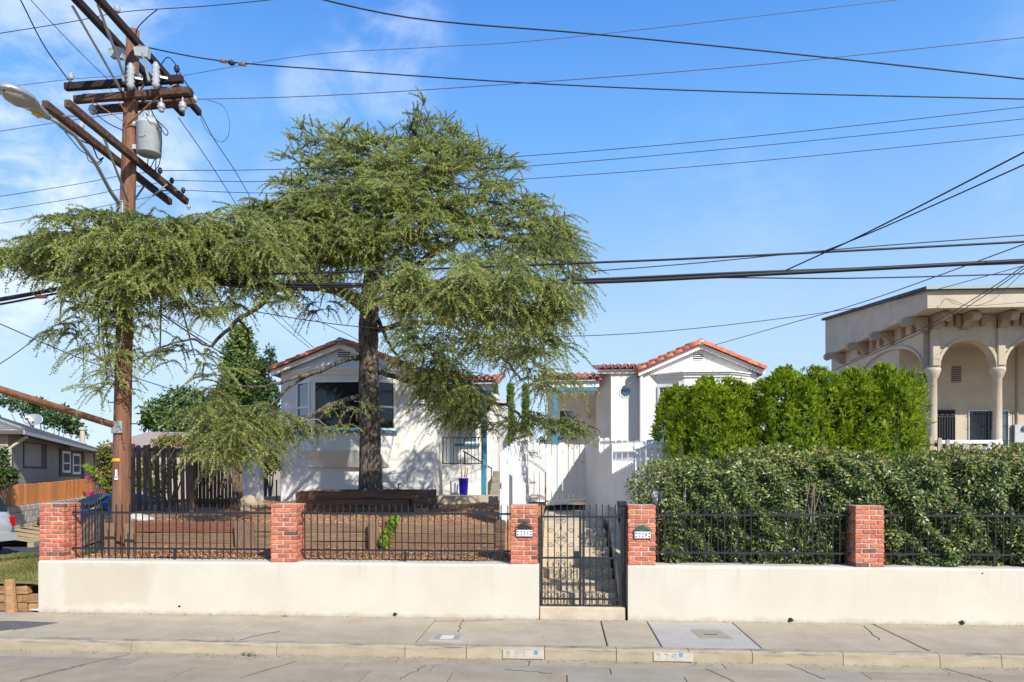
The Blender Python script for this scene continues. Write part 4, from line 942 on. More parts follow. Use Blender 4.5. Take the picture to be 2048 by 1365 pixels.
# small far white fence between the houses
YQ = 12.5; ff = thing('white_fence', 'small far white picket fence seen between the two bungalows', 'fence', (PX(993, YQ), YQ, 1.6))
for i in range(6): board(ff, PX(986 + 3.6 * i, YQ + i * .2), YQ + i * .2, 1.5, ZV(990, 897 + 1.2 * i, YQ), .1, .5)
sh = thing('garden_shed', 'low pale shed with sloping roof far between the two bungalows', 'shed', (PX(1040, 24), 24, 2))
m = MB(); xs = [PX(u, 24) for u in (1034, 1058)]; m.prism([(xs[0], 24, 1.4), (xs[1], 24, 1.4), (xs[1], 24, ZV(1050, 868, 24)), (xs[0], 24, ZV(1040, 878, 24))], (0, 3, 0)); m.build('wall', 'stucco_house', sh)
MB().prism([(xs[0] - .1, 23.8, ZV(1036, 877, 24)), (xs[1] + .1, 23.8, ZV(1056, 866, 24)), (xs[1] + .1, 23.8, ZV(1056, 863, 24)), (xs[0] - .1, 23.8, ZV(1036, 874, 24))], (0, 3.4, 0)).build('roof', 'shingle_tan', sh)

# ------------------------------------------------------------------ dark slat fence left of the arch
YS = 5.0; bf = thing('slat_fence', 'dark weathered wooden slat fence between utility pole and arched wall', 'fence', (PX(375, YS), YS, 1.3))
for i in range(10):
    u = 266 + 12.4 * i; board(bf, PX(u, YS - .2), YS - .2 + random.uniform(-.02, .02), ZV(u, 1024, YS), ZV(u, 889.5 + .7 * i + random.uniform(-1.5, 1.5), YS), .094 + random.uniform(-.008, .008), random.uniform(-.06, .06), 'fence_brown', .02, True, 'slat', random.uniform(-.03, .02) - .02)
for i in range(13):
    u = 393 + 7.4 * i; board(bf, PX(u, YS + .1 + .1 * i), YS + .1 + .1 * i, ZV(u, 1016, YS + .1 * i), ZV(u, 893 + i * .6 + random.uniform(-1, 1), YS + .1 * i), .07, .55 + random.uniform(-.05, .05), 'fence_brown', .02, True, 'slat')
for va, vb in ((898, 906), (1010, 1000)):
    MB().bar(P(262, va, YS - .16), P(389, vb if va > 950 else va + 5, YS - .16), .05, .07).build('rail', 'fence_brown', bf)
    MB().bar(P(389, vb if va > 950 else va + 5, YS - .1), P(486, vb - (-4 if va > 950 else -4), YS + 1.4), .05, .07).build('rail', 'fence_brown', bf)
x = PX(387, YS - .23); MB().cbox(x - .05, x + .05, YS - .32, YS - .22, 1.2, ZV(387, 893, YS), .008).build('post', 'fence_brown', bf)

# ------------------------------------------------------------------ neighbouring stucco apartment house on the right
AX = PX(1870, 12.0); AY = 12.0; AYB = 14.0
ap = thing('apartment_house', 'beige stucco apartment house with arcaded porch and deep overhanging roof', 'house', (AX + 4, 15, 2))
cor = P(1855, 580, 10.9); t1 = 20.76; zb_ = 6.89
cx_, cy_ = cor.x, 10.9; ztop = 7.40; ey = 19.7; zte = 8.42
fs = MB(); th = .18
fs.prism([(cx_, cy_, zb_), (cx_, cy_, ztop), (cx_ + .25, ey, zte), (cx_ + .25, ey, zb_)], (th, 0, 0)); fs.build('fascia', 'beige_stucco', ap)
MB().box(cx_ + th + .002, cx_ + 12, cy_, cy_ + th, zb_, ztop).build('fascia', 'beige_stucco', ap)
MB().box(cx_ + th + .002, cx_ + 12, cy_ + th + .002, ey, zb_ + .03, zb_ + .12).build('soffit', 'beige_stucco', ap)
rfm = MB(); rfm.prism([(cx_ - .12, cy_ - .1, ztop + .0), (cx_ + 12, cy_ - .1, ztop), (cx_ + 12, ey + .1, zte), (cx_ + .13, ey + .1, zte)], (0, 0, .09)); rfm.build('roof', 'roof_felt', ap)
MB().bar((cx_ - .1, cy_ - .13, ztop + .05), (cx_ + 12, cy_ - .13, ztop + .05), .05, .10).build('gutter', 'gutter_green', ap)
zs_, rA, bayw = 5.36, .80, 1.88
arc_x = [AX + bayw * i for i in range(6)]
xw = AX - .17
mb = MB()
for i in range(5):
    a, b = arc_x[i], arc_x[i + 1]
    archwall(mb, a, b, (a + b) / 2 - rA, (a + b) / 2 + rA, zs_ - .01, zs_, lambda x: zb_ + .04, AY, .32)
    # raised archivolt
    m = MB(); c = (a + b) / 2
    for k in range(16):
        q0, q1 = math.pi * k / 16, math.pi * (k + 1) / 16
        m.hexa([(c + rr * math.cos(q), yy, zs_ + rr * math.sin(q)) for q in (q0, q1) for yy in (AY - .05, AY - .002) for rr in (rA + .003, rA + .09)])
    m.build('archivolt', 'beige_stucco', ap)
mb.build('arcade_wall', 'beige_stucco', ap)
def col(x, y, zbase=2.0):
    m = MB(); m.lathe((x, y, zbase), [(.15, 0), (.15, .1), (.125, .14), (.125, 1.5), (.12, 3.02), (.15, 3.05), (.20, 3.2), (.22, 3.26), (.22, 3.34), (.17, 3.36), (.17, 3.40)], 16)
    m.build('column', 'beige_stucco', ap, True)
    MB().cbox(x - .11, x + .11, AY - .09, AY - .004, zs_ + .02, zb_ - .10, .02).build('pilaster', 'beige_stucco', ap)
for i in range(5): col(arc_x[i] + .0, AY + .14)
# side arcade along the left flank
sm = MB(); y0, y1 = AY + .36, 17.3; n = 16; yc, ry_, rz_ = (y0 + y1) / 2, (y1 - y0) / 2, .95
arc = [(yc - ry_ * math.cos(math.pi * k / n), zs_ + rz_ * math.sin(math.pi * k / n)) for k in range(n + 1)]
for (a, b) in zip(arc[:-1], arc[1:]): sm.prism([(xw, a[0], a[1]), (xw, b[0], b[1]), (xw, b[0], zb_ + .04), (xw, a[0], zb_ + .04)], (.3, 0, 0))
sm.prism([(xw, 17.3, 1.5), (xw, 19.5, 1.5), (xw, 19.5, zb_ + .04), (xw, 17.3, zb_ + .04)], (.3, 0, 0)); sm.build('arcade_wall', 'beige_stucco', ap)
m = MB()
for k in range(n):
    a, b = arc[k], arc[k + 1]; m.hexa([(xx, q[0], q[1] + zz) for zz in (.003, .10) for q in (a, b) for xx in (xw - .05, xw - .002)])
m.build('archivolt', 'beige_stucco', ap)
MB().box(xw + .02, AX + 12, AYB, AYB + 6, 1.4, zb_).build('wall', 'beige_stucco', ap)
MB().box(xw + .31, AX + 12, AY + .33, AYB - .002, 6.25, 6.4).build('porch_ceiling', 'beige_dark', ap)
MB().box(xw, AX + 12, AY - .2, AYB, 1.3, 2.0).build('porch_floor', 'beige_stucco', ap)
# scroll brackets and dentil blocks under the soffit
def bracket(o, d, side):
    """o: wall point at the soffit; d: outward direction; scroll-ended corbel"""
    o, d, side = Vector(o), Vector(d), Vector(side); L = .62; pts = [(0, -.02), (L, -.02)]
    for k in range(9): a = math.pi / 2 - math.pi * 1.25 * k / 8; pts.append((L + .145 * math.cos(a), -.165 + .145 * math.sin(a)))
    pts += [(.34, -.22), (.16, -.42), (0, -.46)]
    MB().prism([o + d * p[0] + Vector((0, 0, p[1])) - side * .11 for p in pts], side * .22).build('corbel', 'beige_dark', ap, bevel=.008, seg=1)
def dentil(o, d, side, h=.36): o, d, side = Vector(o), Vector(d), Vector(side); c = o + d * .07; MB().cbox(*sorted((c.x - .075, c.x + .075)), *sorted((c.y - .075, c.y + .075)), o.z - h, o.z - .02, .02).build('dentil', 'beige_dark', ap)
zS = zb_ + .03
for i in range(5):
    x = arc_x[i]; bracket((x, AY, zS), (0, -1, 0), (1, 0, 0)); bracket((x + bayw / 2 - .12, AY, zS), (0, -1, 0), (1, 0, 0)) if i > -1 else None
    for dx in (.38, .62, 1.05, 1.35): dentil((x + dx, AY, zS), (0, -1, 0), (1, 0, 0))
bracket((xw, AY + .16, zS), (-1, 0, 0), (0, 1, 0))
for i, yy in enumerate((12.9, 13.6, 15.2, 15.8, 17.0)): dentil((xw, yy, zS), (-1, 0, 0), (0, 1, 0))
for yy in (14.4, 16.4, 18.6): bracket((xw, yy, zS), (-1, 0, 0), (0, 1, 0))
# porch openings on the back wall
def bx(u): return PX(u, AYB)
def bz(v): return ZV(1940, v, AYB)
vt = MB().box(bx(1903), bx(1922), AYB - .01, AYB + .02, bz(765), bz(732)).build('wall_vent', 'dark_inside', ap)
for i in range(8): z = bz(765) + (bz(732) - bz(765)) * (i + .3) / 8; MB().box(bx(1903), bx(1922), AYB - .03, AYB - .011, z, z + .025).build('louvre', 'beige_stucco', vt)
vt = MB().box(bx(1848), bx(1853), AYB - .01, AYB + .02, bz(764), bz(742)).build('wall_vent', 'dark_inside', ap)
dr_ = MB().box(bx(1866), bx(1909), AYB - .03, AYB + .02, 2.0, bz(820)).build('security_door', 'dark_inside', ap)
for i in range(9): x = bx(1867) + (bx(1908) - bx(1867)) * i / 8; MB().box(x - .012, x + .012, AYB - .06, AYB - .031, 2.02, bz(833)).build('bar', 'iron', dr_)
for v in (821, 833): MB().box(bx(1866), bx(1909), AYB - .062, AYB - .0311, bz(v) - .035, bz(v)).build('rail', 'iron', dr_)
for i in range(4):
    m = MB(); c = bx(1872 + 10.5 * i), bz(827); m.tube([(c[0] + .06 * math.cos(a * .6), AYB - .05, c[1] + .045 * math.sin(a * .6)) for a in range(11)], .008, 5, cap=False); m.build('scroll', 'iron', dr_)
wf = window(ap, (bx(1938), AYB, 0), UX, NF, 0, bx(1977) - bx(1938), bz(893), bz(823), 'glass', fr=.03)
w2 = window(ap, (bx(1979), AYB, 0), UX, NF, 0, bx(2015) - bx(1979), bz(893), bz(823), 'glass_sky_tint', fr=.03)
gr_ = MB()
for i in range(7): u = 1940 + 6.3 * i; gr_ = MB().bar((bx(u), AYB - .10, bz(890)), (bx(u), AYB - .10, bz(823)), .016); gr_.build('grille_bar', 'iron', wf)
for i in range(4): u = 1982 + 13 * i; MB().bar((bx(u), AYB - .12, bz(890)), (bx(u), AYB - .12, bz(822 + i)), .018).build('grille_bar', 'iron', w2)
for v in (828, 853, 882): MB().bar((bx(1936), AYB - .11, bz(v)), (bx(1978), AYB - .11, bz(v)), .016).build('grille_bar', 'iron', wf); MB().bar((bx(1980), AYB - .13, bz(v)), (bx(2024), AYB - .13, bz(v)), .016).build('grille_bar', 'iron', w2)
mt = thing('meter_box', 'grey electric meter box with round dial on the arcade porch wall', 'meter', (bx(2036), AYB - .1, 2.9))
MB().cbox(bx(2022), bx(2052), AYB - .2, AYB - .005, bz(887), bz(851), .012).build('cabinet', 'grey_metal', mt)
c = (bx(2041), bz(858)); MB().tube([(c[0], AYB - .2, c[1]), (c[0], AYB - .27, c[1])], .085, 14).build('dial', 'glass_sky_tint', mt)
cd = thing('conduit', 'thin beige conduit pipe running up the arcade porch wall above the meter', 'pipe', (bx(2033), AYB, 4)); MB().tube([(bx(2033), AYB - .04, bz(850)), (bx(2033), AYB - .04, 6.24)], .035, 7).build('pipe', 'beige_dark', cd)
pw = thing('porch_balustrade', 'pale stucco balustrade at the foot of the arcade columns', 'balustrade', (bx(1960), AY - .3, 2.3))
x0, x1 = PX(1872, AY - .4), PX(2000, AY - .4); z = ZV(1940, 881, AY - .4)
MB().box(x0, x1, AY - .5, AY - .3, z - .10, z).build('cap', 'trim_white', pw)
for i in range(5): x = x0 + (x1 - x0) * (i + .4) / 5; MB().cbox(x - .06, x + .06, AY - .46, AY - .34, z - .6, z - .102, .02).build('baluster', 'beige_stucco', pw)
MB().tube([P(1968, 908, AY - .8), P(1985, 888, AY - .8), P(2002, 886, AY - .8)], .10, 10).build('bolster', 'trim_white', pw)
YG = 6.3; gf = thing('grey_fence', 'row of grey board tops stepping down above the hedge, before the arcade', 'fence', (PX(1900, YG), YG, 2))
for i in range(9):
    u = 1846 + 16.5 * i; board(gf, PX(u, YG), YG, 1.0, ZV(u, 869.5 + 3.4 * i - (0 if i > 0 else 0), YG), .11, .35, 'concrete_grey', .03)
MB().bar(P(1842, 884, YG + .05), P(1990, 915, YG + .05), .04, .08).build('rail', 'fence_brown', gf)
# ------------------------------------------------------------------ utility pole
PYY = .92
pole_pts = [P(241, 1118, PYY), P(244, 900, PYY), P(249, 640, PYY), P(256, 380, PYY), P(262, 200, PYY), P(266, 62, PYY)]
POL = thing('utility_pole', 'tall brown wooden utility pole with double crossarms, standing in the mulch bed', 'utility pole', (pole_pts[0].x, PYY, .7))
MB().tube([pole_pts[0] - Vector((0, 0, .4))] + pole_pts, [.150, .147, .138, .128, .118, .110, .100], 18).build('shaft', 'pole_wood', POL, True)
def PP(v, du=0):
    """point on the pole axis at picture row v, shifted sideways"""
    vs = [1118, 900, 640, 380, 200, 62]; us = [241, 244, 249, 256, 262, 266]
    for i in range(5):
        if vs[i] >= v >= vs[i + 1]:
            f = (vs[i] - v) / (vs[i] - vs[i + 1]); u = us[i] + (us[i + 1] - us[i]) * f; break
    else: u = 266
    return P(u + du, v, PYY)
def arm(c, d, L0, L1, m, w=.09, h=.115):
    """crossarm through c along d, reaching L0 one way and L1 the other"""
    c, d = Vector(c), Vector(d).normalized(); return MB().bar(c - d * L0, c + d * L1, w, h).build('crossarm', m, POL, bevel=.008, seg=1)
# top pair along the side street
ct = PP(98); zt_ = ct.z; dY = Vector((-.06, 1, 0)).normalized()
for sx in (-1, 1): arm((ct.x + sx * .17, PYY, zt_), dY, 2.0, 2.15, 'arm_dark')
# middle pairs along the main street
zm1 = PP(178).z; zm2 = PP(203).z
m1 = arm((PP(178).x, PYY - .18, zm1), (1, 0, .03), 1.02, .98, 'arm_dark'); arm((PP(178).x, PYY + .18, zm1 - .03), (1, 0, .0), .95, .95, 'arm_dark')
m2 = arm((PP(203).x, PYY - .17, zm2), (1, 0, .04), .86, 1.09, 'arm_brown'); arm((PP(203).x, PYY + .17, zm2), (1, 0, .04), .8, 1.0, 'arm_brown')
# lower pair along the side street
cl = PP(325); zl_ = cl.z
for sx, v in ((-1, 0), (1, 0)): arm((cl.x + sx * .165, PYY, zl_), dY, 1.9, 1.75, 'arm_brown')
def brace(a, b, m='galv', w=.03): MB().bar(a, b, w, .012).build('brace', m, POL)
for a, b in ((( -.62, zm2 - .02), (-.02, zm2 - .42)), ((.66, zm2 + .02), (.02, zm2 - .46)), ((-.3, zm1), (.0, zm2 - .25)), ((.35, zm1 - .05), (.02, zm2 - .22))):
    brace((PP(203).x + a[0], PYY - .2, a[1]), (PP(203).x + b[0], PYY - .14, b[1]), 'rust_pipe')
for sx in (-1, 1):
    for sy in (-1.2, 1.0):
        brace((ct.x + sx * .2, PYY + sy, zt_ - .05), (ct.x + sx * .06, PYY + sy * .1, zt_ - .85), 'galv', .04)
        brace((cl.x + sx * .2, PYY + sy * .8, zl_ - .05), (cl.x + sx * .08, PYY + sy * .12, zl_ - .72), 'galv', .035)
for yy in (-1.55, 1.2): MB().tube([(cl.x - .2, PYY + yy, zl_), (cl.x + .2, PYY + yy, zl_)], .014, 6).build('bolt', 'galv', POL); MB().tube([(ct.x - .2, PYY + yy, zt_), (ct.x + .2, PYY + yy, zt_)], .014, 6).build('bolt', 'iron_rust', POL)
def insulator(p, m='porcelain', s=1, down=False):
    p = Vector(p); k = -1 if down else 1
    prof = [(.012, 0), (.012, .05), (.03, .055), (.055, .075), (.045, .09), (.065, .11), (.05, .13), (.035, .14), (.045, .155), (.02, .17)]
    MB().lathe(p, [(r * s * .8, z * s * k) for r, z in prof], 12).build('insulator', m, POL, True)
INS = {}
for i, yy in enumerate((-1.6, -.75, 1.25, 1.95)): p = Vector((ct.x + .17 + dY.x * yy, PYY + yy, zt_ + .06)); insulator(p, 'porcelain'); INS['t', i] = p + Vector((0, 0, .16))
for i, dx in enumerate((-.92, .88)): p = Vector((PP(178).x + dx, PYY - .18, zm1 + .06 + .03 * dx)); insulator(p, 'porcelain' if i == 0 else 'porcelain_brown'); INS['m', i] = p + Vector((0, 0, .16))
for i, dx in enumerate((-.55, .62, .98)): p = Vector((PP(203).x + dx, PYY - .17, zm2 - .06)); insulator(p, 'porcelain', 1.35, True); INS['d', i] = p - Vector((0, 0, .2))
insulator((PP(203).x + .93, PYY + .17, zm2 + .1), 'porcelain_brown')
for i, yy in enumerate((.72, 1.15, 1.6)): p = Vector((cl.x + .165 + dY.x * yy, PYY + yy, zl_ + .06)); insulator(p, 'porcelain_brown', .9); INS['l', i] = p + Vector((0, 0, .1))
insulator((cl.x - .165, PYY - .95, zl_ + .06), 'porcelain', .9); insulator((cl.x + .165, PYY + 1.62, zl_ - .06), 'porcelain', .8, True)
# fuse cut-outs in front of the middle arms
for k, dx in enumerate((.20, .62)):
    c = Vector((PP(178).x + dx, PYY - .34, zm1 + .02))
    MB().lathe(c - Vector((0, 0, .22)), [(.03, 0)] + [(.045 + .022 * (i % 2), .03 + .035 * i) for i in range(11)] + [(.03, .42)], 12).build('fuse_cutout', 'porcelain', POL, True)
    MB().bar(c + Vector((-.20, -.04, .34)), c + Vector((-.08, -.05, -.12)), .03).build('fuse_tube', 'galv', POL)
    m = MB(); o = c + Vector((-.32, -.05, .30)); m.prism([o, o + Vector((.2, 0, -.03)), o + Vector((.22, 0, .12)), o + Vector((.08, 0, .17)), o + Vector((-.03, 0, .13))], (0, .09, 0)); m.build('arc_shield', 'porcelain', POL)
    MB().bar(c + Vector((0, .05, 0)), c + Vector((.13, .12, .0)), .03).build('cutout_bracket', 'galv', POL)
for (v, s_) in ((955, 1), (900, -1), (848, 1), (805, -1), (763, 1)):
    p = PP(v); MB().tube([p + Vector((s_ * .10, 0, 0)), p + Vector((s_ * .25, 0, 0)), p + Vector((s_ * .255, 0, .04))], .009, 6).build('step_peg', 'iron', POL)
p = PP(920); m = MB(); m.prism([(p.x + .150 * math.sin(a), PYY - .150 * math.cos(a), p.z - .03) for a in (-.75, -.35, .05, .35)] + [(p.x + .14 * math.sin(a), PYY - .14 * math.cos(a), p.z - .03) for a in (.35, .05, -.35, -.75)], (0, 0, .05)); m.build('pole_tag', 'sticker_yellow', POL)
for v, w, h in ((948, .03, .14), (957, .05, .05)): p = PP(v); MB().box(p.x + .0 - w / 2, p.x + w / 2, PYY - .155, PYY - .135, p.z - h / 2, p.z + h / 2).build('pole_tag', 'plaque_white', POL)
# brown pipe strut running off towards the street on the left
a, b = PP(856), PT(-120, 742, 9.9); b = a + (b - a) * 2.6
MB().tube([a, b], .055, 10).build('guy_strut', 'rust_pipe', POL, True); MB().cbox(a.x - .09, a.x + .09, PYY - .17, PYY - .12, a.z - .10, a.z + .10, .008).build('strut_bracket', 'galv', POL)
# transformer
TC = P(298, 275, PYY - .02); tr = thing('transformer', 'grey cylindrical transformer hung on the right of the utility pole', 'transformer', (TC.x, TC.y, TC.z))
zA, zB = P(298, 311, PYY).z, P(298, 240, PYY).z; hT = zB - zA; rT = .19
MB().lathe((TC.x, TC.y, zA), [(rT * .92, 0), (rT, .012), (rT, hT * .8), (rT * 1.03, hT * .81), (rT * 1.03, hT * .84), (rT * .98, hT * .86), (rT * .8, hT * .95), (rT * .3, hT)], 24).build('tank', 'grey_metal', tr, True)
for k, (dx, dy) in enumerate(((.06, -.06), (-.08, .02))): MB().lathe((TC.x + dx, TC.y + dy, zB - .04), [(.02, 0), (.04, .03), (.03, .05), (.045, .08), (.03, .10), (.04, .13), (.015, .16)], 10).build('bushing', 'porcelain', tr, True)
for dz in (.12, .5): MB().cbox(TC.x - rT - .10, TC.x - rT + .03, TC.y - .05, TC.y + .05, zA + dz - .04, zA + dz + .04, .006).build('bracket', 'grey_metal', tr)
MB().tube([(TC.x + rT - .03, TC.y - .06, zA + hT * .72), (TC.x + rT + .08, TC.y - .12, zA + hT * .73)], .035, 10).build('terminal', 'galv', tr)
m = MB(); m.tube([(TC.x + .0 + .05 * math.cos(a), TC.y - rT - .004, zA + .24 + .03 * math.sin(a)) for a in (3.1, 4, 5, 6.2)], .009, 5); m.build('lug', 'galv', tr)
# street lamp
sb = PP(420, -4); arm_pts = [Vector((sb.x, PYY - .1, sb.z))]
for (u, v, f) in ((222, 385, .12), (190, 325, .38), (150, 272, .62), (118, 248, .82), (98, 236, .95)):
    Yq = PYY - .1 - 2.3 * f; arm_pts.append(P(u, v, Yq))
sl_ = thing('street_lamp', 'grey cobra head street lamp on a curved arm from the utility pole', 'street lamp', tuple(arm_pts[0]))
MB().tube(arm_pts, [.032, .031, .029, .027, .026, .025], 10).build('arm', 'galv', sl_, True)
MB().cbox(sb.x - .06, sb.x + .06, PYY - .17, PYY - .08, sb.z - .12, sb.z + .10, .008).build('clamp', 'galv', sl_)
h0, h1_ = arm_pts[-1], P(2, 172, PYY - .1 - 2.95); dh = (h1_ - h0); Lh = dh.length; dh.normalize(); sd_ = dh.cross(Vector((0, 0, 1))).normalized(); uh = sd_.cross(dh)
def headring(t, w, up, dn, n=14): return [h0 + dh * (Lh * t) + sd_ * (w * math.cos(2 * math.pi * k / n)) + uh * ((up if math.sin(2 * math.pi * k / n) > 0 else dn) * math.sin(2 * math.pi * k / n)) for k in range(n)]
m = MB(); rings = [headring(*a) for a in ((0, .035, .035, .035), (.10, .06, .06, .05), (.30, .085, .085, .055), (.42, .14, .10, .045), (.6, .185, .11, .03), (.8, .175, .10, .03), (.94, .11, .07, .025), (1.0, .02, .02, .01))]
for r_ in rings: m.v += [tuple(p) for p in r_]
for i in range(len(rings) - 1):
    for k in range(14): m.f.append((i * 14 + k, i * 14 + (k + 1) % 14, (i + 1) * 14 + (k + 1) % 14, (i + 1) * 14 + k))
m.f += [tuple(range(14)), tuple(7 * 14 + k for k in range(14))]; m.build('lamp_head', 'galv', sl_, True)
m = MB(); rr = []
for (t, w, dz) in ((.40, .02, .04), (.46, .10, .055), (.6, .15, .09), (.78, .145, .09), (.9, .08, .06), (.94, .02, .035)):
    rr.append([h0 + dh * (Lh * t) + sd_ * (w * math.cos(a)) - uh * (.012 + dz * math.sin(a)) for a in [math.pi * k / 8 for k in range(9)]])
for r_ in rr: m.v += [tuple(p) for p in r_]
for i in range(5):
    for k in range(8): m.f.append((i * 9 + k, i * 9 + k + 1, (i + 1) * 9 + k + 1, (i + 1) * 9 + k))
m.build('lens', 'lens_glass', sl_, True)
q = h0 + dh * (Lh * .24) - uh * .058; MB().hexa([tuple(q + dh * i + sd_ * j - uh * k) for k in (0, .012) for j in (-.03, .05) for i in (-.06, .06)]).build('sticker', 'sticker_yellow', sl_)
q = h0 + dh * (Lh * .36) + uh * .09; MB().lathe(q, [(.03, 0), (.03, .05), (.015, .065)], 8).build('photocell', 'galv', sl_)

# ------------------------------------------------------------------ overhead wires
def sag(a, b, s, n=14): return [a.lerp(b, i / n) - Vector((0, 0, 4 * s * (i / n) * (1 - i / n))) for i in range(n + 1)]
def wire(label, pts, r=.008, m='cable', s=0, name='overhead_wire', cat='wire', n=14):
    pts = [Vector(p) for p in pts]; out = []
    if s and len(pts) == 2: out = sag(pts[0], pts[1], s, n)
    else: out = pts
    return tag(MB().tube(out, r, 6).build(name, m, None, True), label, cat, 'overhead wires and cables')
def via(*uvY): return [P(u, v, Y) for u, v, Y in uvY]
def smoothpts(pts, n=6):
    out = []; P_ = [Vector(p) for p in pts]
    for i in range(len(P_) - 1):
        p0, p1, p2, p3 = P_[max(i - 1, 0)], P_[i], P_[i + 1], P_[min(i + 2, len(P_) - 1)]
        for k in range(n):
            t = k / n; out.append(.5 * ((2 * p1) + (p2 - p0) * t + (2 * p0 - 5 * p1 + 4 * p2 - p3) * t * t + (3 * p1 - p0 - 3 * p2 + p3) * t ** 3))
    return out + [P_[-1]]
def wires(label, pts, r=.008, m='cable', **k): return wire(label, smoothpts(pts), r, m, **k)
wires('thick black cable crossing the top of the sky, uppermost on the right', via((560, -22, -.2), (820, 36, -.1), (1190, 69, 0), (1620, 112, .1), (2300, 186, .2)), .011)
w_ = wires('black cable with brown strain insulators, falling rightward from the pole top', via((284, 93, .95), (440, 122, .95), (700, 143, .95), (1100, 169, .95), (1560, 187, .95), (2300, 204, .95)), .010)
si = thing('strain_insulator', 'cluster of brown strain insulators on the cable right of the pole top', 'insulator', tuple(P(463, 126, .95)))
for u, v, m_ in ((441, 122, 'rust_pipe'), (448, 123.5, 'rust_pipe'), (480, 128.5, 'rust_pipe'), (487, 129.5, 'rust_pipe')): p = P(u, v, .95); MB().tube([p - Vector((.028, 0, -.004)), p + Vector((.028, 0, -.004))], [.02, .035], 8).build('bead', m_, si)
p = P(463, 126, .95); MB().tube([p - Vector((.06, 0, -.01)), p, p + Vector((.06, 0, -.01))], [.02, .05, .02], 8).build('block', 'plastic_black', si)
IT = [INS['t', i] for i in range(4)]
wires('thin wire leaving the far top crossarm, faintest along the sky top', [IT[2], P(620, 110, IT[2].y + .1), P(860, 95, IT[2].y + .1), P(1190, 70, IT[2].y + .1), P(2300, -60, IT[2].y)], .005, 'wire_metal')
wires('thin wire left of the pole, level with the grey cut-outs', [IT[2], P(150, 158, IT[2].y), P(-200, 205, IT[2].y)], .005, 'wire_metal')
wires('thin wire running past the pole top to the upper left sky', [P(620, -8, IT[1].y), P(420, 12, IT[1].y), P(250, 24, IT[1].y), P(120, 48, IT[1].y), P(-200, 98, IT[1].y)], .006)
wires('silvery wire sagging from the lower double arm to the right edge under the black cable', [P(396, 199, PYY), P(640, 192, PYY), P(1000, 170, PYY), P(1540, 128, PYY), P(2300, 48, PYY)], .006, 'wire_metal')
wires('thin wire left of the pole below the street lamp head', [P(250, 226, PYY), P(110, 246, PYY), P(-200, 294, PYY)], .005, 'wire_metal')
for i, (v0, v1, v2, vl0, vl1, nm) in enumerate(((345, 316, 186, 353, 412, 'highest'), (370, 337, 212, 380, 440, 'middle'), (392, 362, 244, 407, 466, 'lowest'))):
    p = INS['l', i]; wires(f'{nm} of three parallel wires leaving the lower crossarms rightward through the cedar top', [p, P(600, p and (338, 362, 386)[i], p.y), P(1000, v1, p.y), P(1500, (274, 294, 324)[i], p.y), P(2300, v2, p.y)], .0055)
    wires(f'{nm} of three parallel wires leaving the lower crossarms to the left edge', [p, P(236, vl0, p.y), P(120, (vl0 + vl1) / 2 - 8, p.y), P(-200, vl1 + 12, p.y)], .005)
TX = 1.18   # telephone bundle in front of the pole
for i, (pts, r, l) in enumerate(((((-200, 632), (0, 600), (110, 580), (250, 560), (520, 566), (700, 570), (1160, 565), (1500, 550), (2048, 522), (2300, 508)), .032, 'thickest black telephone cable bundle running through the cedar at mid height'),
                                 (((-200, 640), (0, 609), (110, 588), (250, 566), (520, 572), (700, 574), (1160, 560), (1500, 545), (2048, 526), (2300, 514)), .018, 'black cable lashed just under the telephone bundle, right of the cedar'),
                                 (((-200, 626), (0, 597), (130, 573), (260, 545), (560, 548), (1180, 526), (1500, 512), (2048, 484), (2300, 470)), .017, 'single black cable just above the telephone bundle, right of the cedar'),
                                 (((1185, 543), (1400, 526), (1700, 497), (2048, 471), (2300, 452)), .008, 'thin wire rising above the single black cable at the right edge'),
                                 (((1160, 564), (1400, 556), (1700, 557), (2048, 548), (2300, 540)), .010, 'slack thin cable drooping just below the telephone bundle at right'))):
    wires(l, [P(u, v, TX) for u, v in pts], r)
ot = P(85, 596, TX - .03); MB_ = MB().cbox(ot.x - .10, ot.x + .10, ot.y - .05, ot.y - .02, ot.z - .02, ot.z + .035, .004); tag(MB_.build('cable_tag', 'tag_orange'), 'orange marker tag on the telephone cable left of the pole', 'tag')
